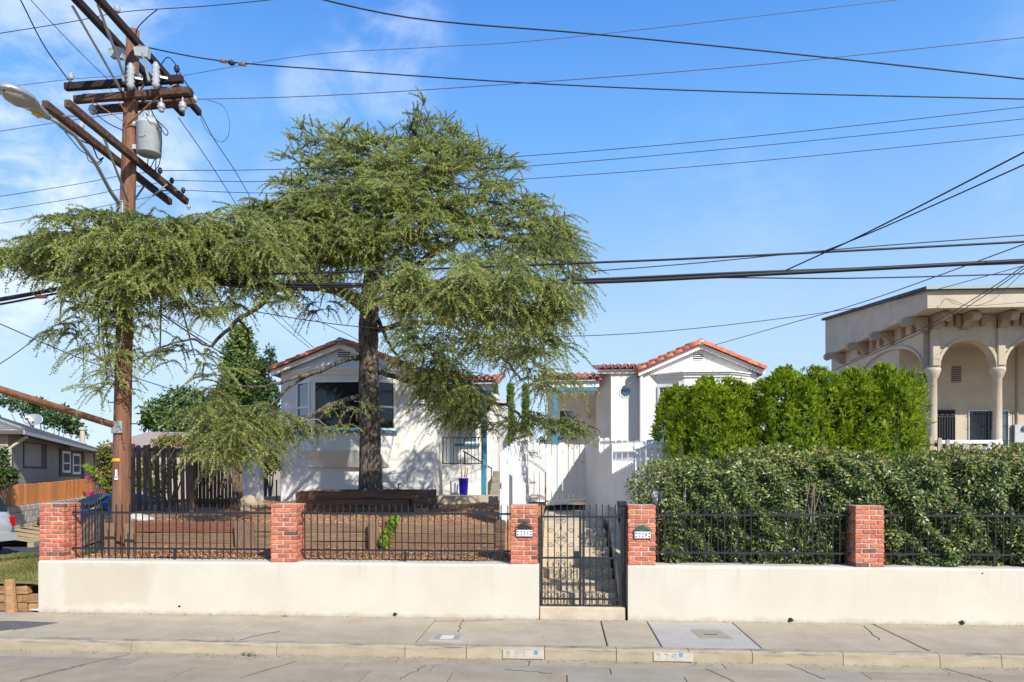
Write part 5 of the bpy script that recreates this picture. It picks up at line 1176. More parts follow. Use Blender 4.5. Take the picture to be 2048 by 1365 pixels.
# drops
for l, pts, r in (('steep black service drop at upper right, upper of the pair', ((1572, 541, .5), (1740, 463, -.4), (2048, 305, -2), (2200, 226, -2.6)), .010),
                  ('steep black service drop at upper right, lower of the pair', ((1640, 506, .5), (1760, 458, -.2), (2048, 330, -2), (2200, 262, -2.6)), .009),
                  ('long slack wire from the cedar to the arcaded house roof', ((500, 622, 1), (740, 656, 2.5), (1090, 673, 5), (1350, 661, 6), (1640, 627, 7), (1800, 598, 7), (2048, 532, 6), (2200, 492, 5)), .008),
                  ('service wire rising from the right bungalow ridge toward the telephone bundle', ((1428, 691, 9.9), (1560, 653, 7), (1740, 600, 4), (2048, 489, .5)), .008),
                  ('upper cable of the bundle dropping across the arcaded house corner', ((2110, 500, .45), (2048, 532, 3), (1980, 578, 6), (1850, 655, 10.5), (1700, 723, 14)), .011),
                  ('middle cable of the bundle dropping across the arcaded house corner', ((2110, 504, .45), (2048, 538, 3), (1975, 588, 6), (1850, 662, 10.5), (1640, 752, 15)), .010),
                  ('lower thin cable dropping across the arcaded house fascia to a small hook', ((2110, 508, .45), (2048, 545, 3), (1985, 600, 8), (1940, 612, 9.8), (1893, 598, 10.7), (1880, 614, 10.75)), .006),
                  ('thin wire sagging along the arcaded house fascia', ((1893, 598, 10.7), (1930, 612, 10.6), (2048, 605, 10.4), (2200, 590, 10)), .005),
                  ('service cable from the utility pole down to the left bungalow eave', ((325, 630, PYY), (400, 680, 4), (480, 728, 7), (560, 770, 8.06)), .014),
                  ('thin service wire from the cedar limb down to the left bungalow roof, left one', ((520, 610, 5.5), (565, 652, 8), (620, 697, 8.3)), .007),
                  ('thin service wire from the cedar limb down to the left bungalow roof, right one', ((545, 618, 5.5), (590, 662, 8), (632, 700, 8.3)), .007),
                  ('wire from the utility pole low across to the left bungalow chimney side', ((330, 630, PYY), (430, 690, 5), (505, 728, 7.0), (553, 765, 8.1)), .007),
                  ('long wire falling from the left edge past the pole to the slat fence', ((-200, 560, -1), (0, 648, 0), (190, 728, 1.2), (400, 795, 5), (560, 830, 7.95)), .009),
                  ('short wire rising from the left edge into the low cedar branch', ((-200, 850, .6), (0, 728, .6), (90, 665, .6), (180, 610, .8)), .007),
                  ('long wire along the back over the left bungalow roof', ((630, 640, 4), (700, 672, 7), (800, 728, 9.5), (900, 770, 14)), .008),
                  ('heavy wire from top left down to the left end insulator of the middle arm', ((20, -40, -1.6), (46, 10, -1.4), (90, 95, -.5), (141, 166, PYY - .18)), .009),
                  ('thin wire from top left down to the pole at the middle arm', ((30, -40, -1.6), (72, 12, -1.3), (160, 105, -.2), (250, 192, PYY - .15)), .005),
                  ('line dropping from the hanging white insulator behind the lower crossarm, left one', ((357, 236, PYY - .1), (400, 297, 2.2), (440, 358, 3.4), (484, 428, 5)), .007),
                  ('line dropping from the arm end insulator into the cedar crown, right one', ((401, 228, PYY - .1), (430, 282, 1.8), (470, 342, 3), (512, 415, 4.6)), .007),
                  ('thin loop of slack wire hanging right of the middle crossarm', ((415, 201, PYY), (445, 212, PYY), (459, 245, PYY), (455, 275, PYY), (438, 284, PYY), (412, 260, PYY), (400, 232, PYY)), .004),
                  ('jumper wire curving over the brown insulator at the arm end', ((322, 130, 1.6), (335, 115, 1.5), (350, 128, 1.3), (366, 158, 1), (388, 187, PYY)), .009),
                  ('jumper wire hanging from the transformer to the lower crossarm', ((322, 262, PYY - .2), (323, 290, PYY - .1), (318, 330, 1.2), (304, 345, 1.6)), .008),
                  ('jumper wire from the transformer base to the brown insulators', ((296, 318, PYY), (296, 345, 1.3), (311, 318, PYY), (312, 345, 1.4), (325, 368, 2)), .008),
                  ('looped jumper wire between cut-outs and transformer top', ((284, 188, PYY - .35), (300, 215, PYY - .35), (312, 238, PYY - .2), (335, 262, PYY - .2), (330, 270, PYY - .2), (312, 240, PYY - .15)), .008),
                  ('bent jumper from the pole top up to the sky wire', ((272, 95, PYY - .1), (273, 62, PYY - .2), (290, 40, PYY - .3), (314, 20, PYY - .4)), .009),
                  ('jumper curving from the pole side under the lower insulator', ((185, 220, PYY - .3), (200, 235, PYY - .3), (222, 250, PYY - .25), (246, 261, PYY - .1)), .009),
                  ('tangled feed wire running along the street lamp arm', ((106, 236, -.9), (112, 246, -.85), (130, 262, -.6), (165, 283, .1), (184, 292, .3), (196, 318, .4), (207, 316, .5), (190, 330, .5)), .010),
                  ('second feed wire looping under the street lamp arm', ((130, 264, -.6), (160, 300, 0), (172, 308, .2), (178, 322, .3), (196, 330, .4), (204, 322, .5)), .007)):
    wires(l, via(*pts), r)

# ------------------------------------------------------------------ house number plaques, painted kerb numbers
def text(body, size, loc, rot, m, parent, name='numeral', ext=.002, sx=1):
    cu = bpy.data.curves.new(name, 'FONT'); cu.body = body; cu.size = size; cu.align_x = 'CENTER'; cu.align_y = 'CENTER'; cu.extrude = ext; cu.space_character = 1.15
    me_o = bpy.data.objects.new('tmp', cu); COL.objects.link(me_o); bpy.context.view_layer.update()
    me = bpy.data.meshes.new_from_object(me_o.evaluated_get(bpy.context.evaluated_depsgraph_get())); bpy.data.objects.remove(me_o)
    me.materials.clear(); me.materials.append(MATS[m]); me.name = name
    return put(name, me, parent, loc, rot, (sx, 1, 1))
def plaque(num, u, v0, v1, vtop, wpx, label, top):
    Y = .008; c = P(u, (v0 + v1) / 2, Y); w = PX(u + wpx / 2, Y) - PX(u - wpx / 2, Y); h = ZV(u, v0, Y) - ZV(u, v1, Y)
    t = thing('number_plaque', label, 'plaque', tuple(c), 'house number plaques on the gate pillars')
    MB().cbox(c.x - w / 2, c.x + w / 2, -.012, Y - .002, c.z - h / 2, c.z + h / 2, .004).build('frame', 'bronze', t)
    f = .008; MB().cbox(c.x - w / 2 + f, c.x + w / 2 - f, -.018, -.0125, c.z - h / 2 + f, c.z + h / 2 - f, .002).build('plate', 'plaque_white', t)
    for i, ch in enumerate(num): text(ch, h * .80, (c.x + (i - 1) * w * .185, -.0195, c.z - .003), (math.pi / 2, 0, 0), 'ink_blue', t, sx=.8)
    for sx in (-1, 1):
        for sz in (-1, 1):
            o = Vector((c.x + sx * w * .385, -.0195, c.z + sz * h * .2)); m = MB()
            m.prism([o + Vector((.010 * math.cos(a) * (1 + .35 * (k % 2)), 0, .012 * math.sin(a) * (1 + .35 * (k % 2)))) for k, a in enumerate([math.pi * i / 4 for i in range(8)])], (0, .002, 0)); m.build('flower', 'ink_blue', t)
    ztop = ZV(u, vtop, Y); z0 = c.z + h / 2; H_ = ztop - z0; m = MB(); n = 18; outer = []; 
    for k in range(n + 1):
        a = math.pi * k / n; outer.append(Vector((c.x - w * .5 * math.cos(a), -.012, z0 + H_ * math.sin(a) ** 1.35)))
    m.tube(outer, .0075, 6); m.build('crest', top, t)
    for sx in (-1, 1):
        for (cx, cz, r) in ((.16, .32, .028), (.30, .22, .020), (.07, .62, .020)):
            m = MB(); pts = []
            for k in range(14): a = k / 13 * 2.2 * math.pi; rr = r * (1 - .6 * k / 13); pts.append((c.x + sx * (w * cx + rr * math.cos(a)), -.010, z0 + H_ * cz + rr * math.sin(a)))
            m.tube(pts, .0055, 5); m.build('scroll', top, t)
    MB().prism([(c.x - w * .45, -.004, z0 + .002), (c.x + w * .45, -.004, z0 + .002), (c.x + w * .25, -.004, z0 + H_ * .6), (c.x, -.004, z0 + H_ * .95), (c.x - w * .25, -.004, z0 + H_ * .6)], (0, .008, 0)).build('back_plate', top, t)
plaque('231', 1049, 1059, 1074, 1047, 34, 'white tile plaque reading 231 under a black scrolled crest', 'bronze')
plaque('229', 1285, 1062.5, 1078, 1051, 34, 'white tile plaque reading 229 under a green scrolled crest', 'verdigris')
def kerbsign(u0, u1, num, ub, label):
    yc = SWY0 - .158; z0, z1 = -.128, -.022; t = thing('kerb_number', label, 'painted number', (PX((u0 + u1) / 2, yc), yc, -.07))
    x0, x1 = PX(u0, yc), PX(u1, yc); fr_ = lambda z: yc - .012 * (1 - (z + .14) / .12) - .004
    MB().hexa([(x, y, z) for z in (z0, z1) for y in (fr_(z) - .002, fr_(z) + .03) for x in (x0, x1)]).build('painted_patch', 'paint_faded', t)
    for i, ch in enumerate(num): text(ch, .115, (x0 + (x1 - x0) * (.13 + .2 * i), fr_(-.07) - .005, -.078), (math.pi / 2, 0, 0), 'paint_grey', t, ext=.0015, sx=1.1)
    xb = PX(ub, yc); MB().box(xb - .022, xb + .022, fr_(-.06) - .006, fr_(-.06) + .01, -.075, -.025).build('reflector', 'paint_blue', t)
kerbsign(1006, 1088, '231', 1072, 'faded white kerb patch with ghosted 231 and blue square, left of the gate line')
kerbsign(1307, 1386, '229', 1362, 'faded white kerb patch with ghosted 229 and blue square, below the new slab')
# covers in the sidewalk
mb_ = thing('meter_cover', 'pale concrete water meter cover set in the sidewalk near the kerb', 'cover', (uX(890, 1276), -1.3, 0))
x0, x1, y0, y1 = uX(858, 1280), uX(925, 1280), PZ(890, 1283, 0).y, PZ(890, 1269, 0).y
MB().cbox(x0, x1, y0, y1, -.05, .006, .004).build('frame', 'concrete_new', mb_); MB().cbox(x0 + .05, x1 - .05, y0 + .05, y1 - .05, -.04, .010, .004).build('lid', 'concrete_grey', mb_); MB().cbox(x0 + .13, x1 - .13, y0 + .10, y1 - .10, -.04, .0125, .002).build('plate', 'chalk_white', mb_)
uc = thing('utility_cover', 'dark grey rectangular utility cover in the pale new slab', 'cover', (uX(1424, 1268), -.9, 0))
c0, c1, c2, c3 = [PZ(u, v, 0) for u, v in ((1381, 1260), (1437, 1261), (1468, 1279), (1402, 1278))]
MB().prism([Vector((p.x, p.y, -.03)) for p in (c0, c1, c2, c3)], (0, 0, .036)).build('lid', 'concrete_grey', uc)
cc = (c0 + c1 + c2 + c3) / 4; MB().tube([(cc.x + .09 * math.cos(a), cc.y + .05 * math.sin(a), .007) for a in (3.3, 3.8, 4.3, 4.8, 5.3, 5.9)], .006, 5).build('handle', 'iron', uc)
# left corner: asphalt patch, low cribbing, paper
struct(MB().prism([PZ(u, v, .0).xyz + Vector((0, 0, .0)) for u, v in ((-160, 1246), (30, 1243), (115, 1246), (60, 1256), (-10, 1264), (-160, 1264))], (0, 0, .006)).build('sidewalk_patch', 'patch_asphalt'))
cb = thing('timber_cribbing', 'low wall of brown wooden blocks holding the lawn corner', 'timber wall', (PX(30, .12), .12, 0))
for r_ in range(3):
    z0 = -.02 + .135 * r_; us = [-140, -80, -30, 8, 40, 76] if r_ % 2 else [-140, -100, -52, 24, 52, 76]
    for i in range(5):
        if r_ == 2 and i == 4: continue
        xa_, xb_ = PX(us[i], .1), PX(us[i + 1], .1); m = MB().cbox(0.004, xb_ - xa_ - .004, 0, .14, 0, .128, .012, jit=.008); put('timber_block', m.mesh('timber_block', 'cedar_block'), cb, (xa_, .10 + random.uniform(0, .03), z0), (random.uniform(-.04, .04), 0, random.uniform(-.03, .03)))
wpst = thing('timber_stake', 'thick rounded wooden post before the lawn cribbing', 'stake', (PX(20, .0), .0, 0), 'stakes propping the garden timbers')
MB().tube([(PX(24, .03), .03, -.1), (PX(20, .03), .04, .25), (PX(17, .03), .05, .50)], [.085, .08, .075], 10).build('shaft', 'cedar_block', wpst)
pa = PZ(73, 1219, .02); m = MB(); m.prism([(pa.x - .10, pa.y - .02, .012), (pa.x + .10, pa.y - .05, .008), (pa.x + .13, pa.y + .03, .03), (pa.x - .05, pa.y + .08, .05)], (0, 0, .003)); tag(m.build('paper_sheet', 'paper'), 'crumpled white paper sheet lying at the wall corner', 'paper')
# fruit in the gutter
fz = PZ(1618, 1325, road_z(-2)); tag(MB().lathe((fz.x, fz.y, road_z(fz.y)), [(.01, 0), (.03, .012), (.036, .032), (.028, .052), (.008, .062)], 10).build('fallen_fruit', 'sticker_yellow', None, True), 'small yellow fallen fruit lying in the gutter', 'fruit')
# ------------------------------------------------------------------ left background: taupe house, fence, block wall, cars
E0, E1 = PT(46, 862, 24), PT(222, 907, 35)
hd_ = Vector((E1.x - E0.x, E1.y - E0.y, 0)); HL = hd_.length; hd_.normalize(); hn = Vector((hd_.y, -hd_.x, 0))
if hn.x < 0: hn = -hn
zE = 3.58; W0 = Vector((E0.x, E0.y, 0)) - hn * .55 + hd_ * .35
th_ = thing('taupe_house', 'two storey taupe stucco house with grey shingle roof beyond the side street', 'house', (W0.x, W0.y, -.2))
ba = -hn
dz_ = (E1.z - E0.z) / HL
m = MB(); m.hexa([W0 + hd_ * HL * i + ba * 9 * j + Vector((0, 0, -.3 if k == 0 else zE - .05 + dz_ * HL * i)) for k in (0, 1) for j in (0, 1) for i in (0, 1)]); m.build('wall', 'taupe', th_)
ea = Vector((E0.x, E0.y, zE)); eb = ea + hd_ * (HL + 1) + Vector((0, 0, dz_ * (HL + 1))); rd0 = ea + hd_ * 3.2 + ba * 5 + Vector((0, 0, 1.75)); rd1 = ea + hd_ * (HL + 1) + ba * 5 + Vector((0, 0, 1.75 + dz_ * (HL + 1))); ec = ea + ba * 10; ed = eb + ba * 10
m = MB(); m.quad(ea, eb, rd1, rd0); m.poly([ea, rd0, ec]); m.quad(ec, rd0, rd1, ed); m.poly([eb, ed, rd1]); m.poly([ea, ec, ed, eb])
rf_ = m.build('roof', 'shingle', th_)
nrow = 12; m = MB()                                        # shingle courses: thin raised lines across the slope
for i in range(1, nrow * 2):
    f = i / (nrow * 2); a, b = ea.lerp(rd0, f), eb.lerp(rd1, f); m.bar(a + Vector((0, 0, .012)), b + Vector((0, 0, .012)), .05, .02)
    a, b = ea.lerp(rd0, f), ec.lerp(rd0, f); m.bar(a + Vector((0, 0, .012)), b + Vector((0, 0, .012)), .05, .02)
tag(m.build('shingle_courses', 'shingle', rf_), kind='stuff')
m = MB(); m.tube([ea + Vector((0, 0, .04)), rd0 + Vector((0, 0, .05)), rd1 + Vector((0, 0, .05))], .08, 6); m.build('ridge', 'shingle', rf_)
MB().bar(ea + Vector((0, 0, -.06)), eb + Vector((0, 0, -.06)), .12, .12).build('gutter', 'galv', th_); MB().bar(ea + Vector((0, 0, -.06)), ec + Vector((0, 0, -.06)), .12, .12).build('gutter', 'taupe_trim', th_)
dpx = W0 + hn * .06 - hd_ * .02; MB().tube([dpx + Vector((0, 0, 0)), dpx + Vector((0, 0, 3.0)), dpx + hn * .3 + Vector((0, 0, 3.25)), dpx + hn * .5 + Vector((0, 0, 3.4))], .06, 8).build('downpipe', 'beige_stucco', th_)
def sl_a(u, v):
    p = hit(u, v, W0, hn); return (p - W0).dot(hd_), p.z
def onside(name, u0, v0, u1, v1, m, d0=-.01, d1=.03, parent=None):
    a0, zA = sl_a(u0, v0); a1, zB = sl_a(u1, v1); return MB().obox(W0, hd_, hn, a0, a1, min(zA, zB), max(zA, zB), d0, d1).build(name, m, parent or th_)
pn = onside('window', 46, 884, 93, 938, 'taupe_trim', 0, .02); a0, z0 = sl_a(46, 884); onside('panel', 47, 886, 80, 934, 'taupe', .021, .035, pn)
wf_ = onside('window', 118, 897, 162, 953, 'taupe_trim', 0, .05)
for (ua, ub, va, vb) in ((120.5, 137, 901, 946), (141, 157, 906, 949)):
    a0, zA = sl_a(ua, va); a1, zB = sl_a(ub, vb + 1); fr_ = window(wf_, W0, hd_, hn, a0 + .12, a1 - .12, zB + .12, zA - .12, 'glass', .10, rail=(zA + zB) / 2 - .05, proud=.09, name='sash')
onside('awning_bar', 128, 893, 164, 903, 'beige_stucco', .0, .25)
onside('pilaster', 163, 902, 169, 1000, 'beige_dark', 0, .12); onside('panel', 172, 905, 186, 985, 'taupe', .0, .03); onside('trim_strip', 186, 907, 188, 985, 'taupe_trim', 0, .05)
onside('window', 61, 969, 84, 985, 'mortar', 0, .03)
# front porch side of the house at the left edge
MB().obox(W0, ba, -hd_, .35, 3.5, .9, 2.2, 0, .03).build('window', 'taupe_trim', th_); MB().obox(W0, ba, -hd_, .4, 2.5, 1.9, 2.9, .031, .05).build('pane', 'glass', th_)
# satellite dish, roof vents
rp = lambda u, v: hit(u, v, ea, (eb - ea).cross(rd0 - ea).normalized())
q = rp(66, 861); dsh = thing('satellite_dish', 'white satellite dish mounted on the grey shingle roof', 'satellite dish', tuple(q))
MB().tube([q, q + Vector((0, 0, .35))], .035, 6).build('mast', 'taupe_trim', dsh)
c = q + Vector((0, 0, .42)); nD = (Vector((.25, -.9, .45))).normalized(); a_ = nD.cross(Vector((0, 0, 1))).normalized(); b_ = a_.cross(nD); m = MB(); rings = []
for r_, d_ in ((.02, -.09), (.15, -.07), (.28, -.02), (.32, .0), (.32, -.012), (.15, -.085), (.02, -.105)): rings.append([c + (a_ * math.cos(t) * 1.1 + b_ * math.sin(t) * .8) * r_ + nD * d_ for t in [2 * math.pi * k / 18 for k in range(18)]])
for r_ in rings: m.v += [tuple(p) for p in r_]
for i in range(6):
    for k in range(18): m.f.append((i * 18 + k, i * 18 + (k + 1) % 18, (i + 1) * 18 + (k + 1) % 18, (i + 1) * 18 + k))
m.build('reflector', 'galv', dsh, True); MB().tube([c - b_ * .3, c - b_ * .25 + nD * .45], .02, 6).build('feed_arm', 'taupe_trim', dsh); MB().cbox(*[v for ax in range(3) for v in ((c - b_ * .25 + nD * .47)[ax] - .05, (c - b_ * .25 + nD * .47)[ax] + .05)], .01).build('receiver', 'taupe_trim', dsh)
q = rp(165, 886); vp = thing('vent_pipe', 'pale flue pipe with cap on the shingle roof', 'vent pipe', tuple(q)); MB().lathe(q, [(.16, -.1), (.16, .0), (.11, .02), (.11, .62), (.17, .64), (.17, .74), (.08, .78)], 12).build('flue', 'beige_stucco', vp)
q = rp(140, 863); vp = thing('vent_pipe', 'small white vent hood on the shingle roof, between dish and flue', 'vent pipe', tuple(q)); MB().lathe(q, [(.14, -.1), (.14, .10), (.2, .12), (.15, .25), (.03, .28)], 10).build('hood', 'galv', vp)
# orange board fence on a block wall
FA, FB = PT(-60, 1024, 21.0), PT(212, 988, 31.5)
fd = Vector((FB.x - FA.x, FB.y - FA.y, 0)); FLn = fd.length; fd.normalize(); fyaw = math.atan2(fd.y, fd.x)
of = thing('orange_fence', 'new orange cedar board fence on top of the concrete block wall', 'fence', ((FA.x + FB.x) / 2, (FA.y + FB.y) / 2, 1))
nb = 62
for i in range(nb):
    f = (i + .5) / nb; q = FA + fd * FLn * f; zb_2 = FA.z + (FB.z - FA.z) * f; board(of, q.x, q.y, zb_2, zb_2 + .66 + .06 * f + random.uniform(-.012, .012), FLn / nb - .012, fyaw, 'fence_orange', .025)
for dz in (.12, .55): MB().bar(FA - hn * .05 + Vector((0, 0, dz)), Vector((FB.x, FB.y, FB.z + dz)) - hn * .05, .05, .09).build('rail', 'fence_orange', of)
bw = thing('block_wall', 'low grey concrete block wall under the orange fence', 'wall', ((FA.x + FB.x) / 2, (FA.y + FB.y) / 2, .2))
nf_ = Vector((fd.y, -fd.x, 0)); nf_ = nf_ if nf_.x > 0 else -nf_
MB().prism([Vector((p.x, p.y, -.2)) - nf_ * k for p, k in ((FA, -.0), (FB, -.0), (FB, .2), (FA, .2))], (0, 0, FA.z + .13)).build('core', 'mortar', bw)
BLK = MB().cbox(-.195, .195, -.01, .09, 0, .185, .008).mesh('concrete_block', 'cmu'); rows = 5; nblk = int(FLn / .405)
for r_ in range(rows):
    for i in range(nblk):
        q = FA + fd * ((i + .5 + .5 * (r_ % 2)) * .405) + nf_ * .045; zt2 = FA.z + (FB.z - FA.z) * (i / nblk); put('concrete_block', BLK, bw, (q.x, q.y, zt2 - .195 * (r_ + 1)), (0, 0, fyaw + math.pi))
# dry parkway and far curb of the side street
m = MB(); n = 12
for i in range(n):
    f0, f1 = i / n, (i + 1) / n; a, b = FA + fd * FLn * f0 + nf_ * .06, FA + fd * FLn * f1 + nf_ * .06; z0_, z1_ = FA.z - .62, FB.z - .75
    m.quad((a.x, a.y, .42), (b.x, b.y, .38), Vector((b.x, b.y, .14)) + nf_ * 1.5, Vector((a.x, a.y, .14)) + nf_ * 1.5)
struct(m.build('dry_parkway', 'dry_grass')); kb = struct(MB().prism([Vector((p.x, p.y, -.2)) + nf_ * k for p, k in ((FA, 1.502), (FB, 1.502), (FB, 1.68), (FA, 1.68))], (0, 0, .34)).build('side_curb', 'concrete_curb'))
struct(MB().prism([Vector((p.x, p.y, -.3)) + nf_ * k for p, k in ((FA - fd * 8, 0), (FB, 0), (FB, -40), (FA - fd * 8, -40))], (0, 0, .27)).build('house_lot', 'dirt'))

def car(name, label, paint, loc, yaw, kind):
    """body lofted from half-sections along the length; x forward, y left"""
    t = thing(name, label, 'car', loc); t.rotation_euler = (0, 0, yaw)
    M = Matrix.Translation(Vector(loc)) @ Matrix.Rotation(yaw, 4, 'Z')
    if kind == 'suv':
        secs = [(-2.35, .60, .50, .80, 1.02), (-2.28, .82, .42, .98, 1.08), (-1.6, .92, .30, 1.02, 1.10), (0, .94, .28, 1.02, 1.08), (1.3, .93, .28, 1.00, 1.06), (1.9, .88, .32, .88, .98), (2.3, .72, .45, .78, .84)]
        gh = [(-2.2, .80, 1.05, .80, 1.08), (-1.95, .80, 1.05, .72, 1.66), (-.6, .82, 1.05, .70, 1.74), (.35, .82, 1.05, .68, 1.70), (1.25, .80, 1.03, .74, 1.06)]; wz, wr = (-1.45, 1.42), .37
    else:
        secs = [(-2.35, .60, .50, .80, .95), (-2.2, .80, .38, .95, 1.02), (-1.4, .90, .26, .95, 1.02), (0, .92, .24, .94, .99), (1.1, .91, .25, .92, .97), (1.8, .87, .28, .78, .88), (2.2, .76, .34, .66, .76), (2.36, .58, .42, .60, .66)]
        gh = [(-2.0, .76, 1.0, .74, 1.02), (-1.1, .78, 1.0, .60, 1.40), (-.4, .80, .98, .60, 1.46), (.25, .80, .97, .60, 1.43), (1.15, .78, .95, .70, .97)]; wz, wr = (-1.42, 1.38), .34
    def loft(rings, name, mt, cap=True, sm=True, parent=t):
        m = MB(); k = len(rings[0])
        for r_ in rings: m.v += [tuple(M @ Vector(p)) for p in r_]
        for i in range(len(rings) - 1):
            for j in range(k): m.f.append((i * k + j, i * k + (j + 1) % k, (i + 1) * k + (j + 1) % k, (i + 1) * k + j))
        if cap: m.f += [tuple(range(k)), tuple((len(rings) - 1) * k + j for j in range(k))]
        me = m.mesh(name, mt, sm); o = bpy.data.objects.new(name, me); COL.objects.link(o); o.parent = parent
        pm = M if parent is t else M.__class__.Identity(4)
        o.matrix_parent_inverse = pm.inverted(); return o
    R_ = []
    for (x, w, zb, zs, zc) in secs: R_.append([(x, -w * .8, zb), (x, -w * .97, zb + .08), (x, -w, (zb + zs) / 2), (x, -w * .97, zs - .05), (x, -w * .88, zs + .01), (x, -w * .5, zc - .01), (x, 0, zc), (x, w * .5, zc - .01), (x, w * .88, zs + .01), (x, w * .97, zs - .05), (x, w, (zb + zs) / 2), (x, w * .97, zb + .08), (x, w * .8, zb)])
    body = loft(R_, 'body', paint)
    G_ = []
    for (x, w0, z0, w1, z1) in gh: G_.append([(x, -w0, z0 - .1), (x, -w0, z0), (x, -(w1 * .97), z1 - .07), (x, -w1 * .8, z1), (x, 0, z1 + .02), (x, w1 * .8, z1), (x, w1 * .97, z1 - .07), (x, w0, z0), (x, w0, z0 - .1)])
    loft(G_, 'cabin', paint)
    def panel_(pts, name, mt, off):
        m = MB(); m.poly([tuple(M @ (Vector(p) + Vector(off))) for p in pts]); m.poly([tuple(M @ (Vector(p) + Vector(off) * .3)) for p in reversed(pts)])
        o = bpy.data.objects.new(name, m.mesh(name, mt)); COL.objects.link(o); o.parent = t; o.matrix_parent_inverse = M.inverted(); return o
    # glazing: windscreen, rear and side windows follow the cabin planes
    f, g = gh[-1], gh[-2]; panel_([(f[0] - .10, -f[3] * .92, f[4] + .06), (f[0] - .10, f[3] * .92, f[4] + .06), (g[0] + .06, g[3] * .85, g[4] - .05), (g[0] + .06, -g[3] * .85, g[4] - .05)], 'windscreen', 'glass_sky_tint', (.035, 0, .035))
    f, g = gh[0], gh[1]; panel_([(f[0] + .05, -f[3] * .9, f[4] + .08), (f[0] + .05, f[3] * .9, f[4] + .08), (g[0] - .04, g[3] * .85, g[4] - .08), (g[0] - .04, -g[3] * .85, g[4] - .08)], 'rear_window', 'glass', (-.04, 0, .03))
    for sy in (-1, 1):
        for a, b in ((1, 2), (2, 3)):
            A_, B_ = gh[a], gh[b]; panel_([(A_[0] + .08, sy * A_[1] * 1.0, A_[2] + .04), (B_[0] - .06, sy * B_[1], B_[2] + .04), (B_[0] - .06, sy * (B_[3] * .99), B_[4] - .11), (A_[0] + .08, sy * (A_[3] * .99), A_[4] - .11)], 'side_window', 'glass', (0, sy * .012, .0))
        A_, B_ = gh[3], gh[4]; panel_([(A_[0] + .03, sy * A_[1], A_[2] + .04), (B_[0] - .35, sy * B_[1], B_[2] + .03), (A_[0] + .03, sy * A_[3] * .99, A_[4] - .12)], 'side_window', 'glass', (0, sy * .012, 0))
        # lights
        xf = secs[-2][0]; loft([[(xf - .25 + .3 * i, sy * (secs[-2][1] - .02 - .12 * i + dy), zz) for dy, zz in ((0, .58), (.01, .66), (-.2, .70), (-.2, .60))] for i in (0, 1)], 'headlight', 'clear_lens', sm=False)
        xb = secs[1][0]; zt3 = .78 if kind == 'suv' else .76; loft([[(xb - .03 + .28 * i, sy * (secs[1][1] + .01 + .05 * i + dy), zz) for dy, zz in ((0, zt3), (0, zt3 + .26), (-.16, zt3 + .24), (-.16, zt3 + .02))] for i in (0, 1)], 'tail_light', 'red_lens', sm=False)
        m_ = loft([[(.75 + .2 * i, sy * (.93 + dy), zz) for dy, zz in ((0, 1.0), (.16, 1.0), (.16, 1.14), (0, 1.12))] for i in (0, 1)], 'mirror', paint, sm=False)
    loft([[(secs[0][0] - .06 + .12 * i, y, z) for y, z in ((-.8, .42), (-.8, .62), (.8, .62), (.8, .42))] for i in (0, 1, 1.4)], 'bumper', paint, sm=False)
    loft([[(secs[-1][0] - .03 + .06 * i, y, z) for y, z in ((-.55, .30), (-.55, .50), (.55, .50), (.55, .30))] for i in (0, 1)], 'grille', 'plastic_black', sm=False)
    for wx in wz:
        for sy in (-1, 1):
            y0 = sy * .80; ring = lambda y, r: [(wx + r * math.cos(2 * math.pi * k / 20), y, wr + r * math.sin(2 * math.pi * k / 20)) for k in range(20)]
            ty = loft([ring(y0 - sy * .12, wr * .8), ring(y0 - sy * .12, wr), ring(y0 + sy * .11, wr), ring(y0 + sy * .135, wr * .93), ring(y0 + sy * .135, wr * .7)], 'wheel', 'rubber', sm=False)
            loft([ring(y0 + sy * .10, wr * .66), ring(y0 + sy * .125, wr * .66)], 'rim', 'plastic_black', sm=False, parent=ty)
            for k in range(5):
                a = 2 * math.pi * k / 5; loft([[(wx + rr * math.cos(a + da), y0 + sy * yy, wr + rr * math.sin(a + da)) for da in (-.12, .12) for yy in ((.128, .145) if da < 0 else (.145, .128))] for rr in (wr * .12, wr * .66)], 'spoke', 'alloy', sm=False, parent=ty)
    return t
p = PT(201, 1070, 25.3); car('parked_car', 'dark navy sedan parked across the side street behind the corner pillar', 'car_navy', (p.x - .55, p.y + 1.4, -.012), R(-116), 'sedan')
p = PT(14, 1112, 18.9); car('silver_suv', 'silver SUV at the left edge showing its red tail light', 'car_silver', (p.x - 2.38, p.y - .1, -.012), R(168), 'suv')
# tan roofed house behind the slat fence
bh = thing('tan_roof_house', 'distant house with tan shingle roof showing above the slat fence', 'house', (PX(330, 24), 24, 1)); 
x0, x1 = PX(215, 24), PX(470, 24); zr0, zr1 = ZV(330, 893, 24), ZV(330, 866, 26)
MB().box(x0, x1, 24.3, 31, 0, zr0 + .05).build('wall', 'beige_stucco', bh); m = MB(); m.prism([(x0 - .4, 23.8, zr0), (x0 + .3, 27, zr1 + .1), (x0 + .3, 31, zr0), (x0 - .4, 31.2, zr0 - .1), (x0 - .4, 23.8, zr0 - .1)], (x1 - x0 + .6, 0, 0)); m.build('roof', 'shingle_tan', bh)
MB().box(PX(318, 24.6), PX(330, 24.6), 24.5, 25, zr0 + .25, zr0 + .5).build('roof_vent', 'beige_dark', bh)
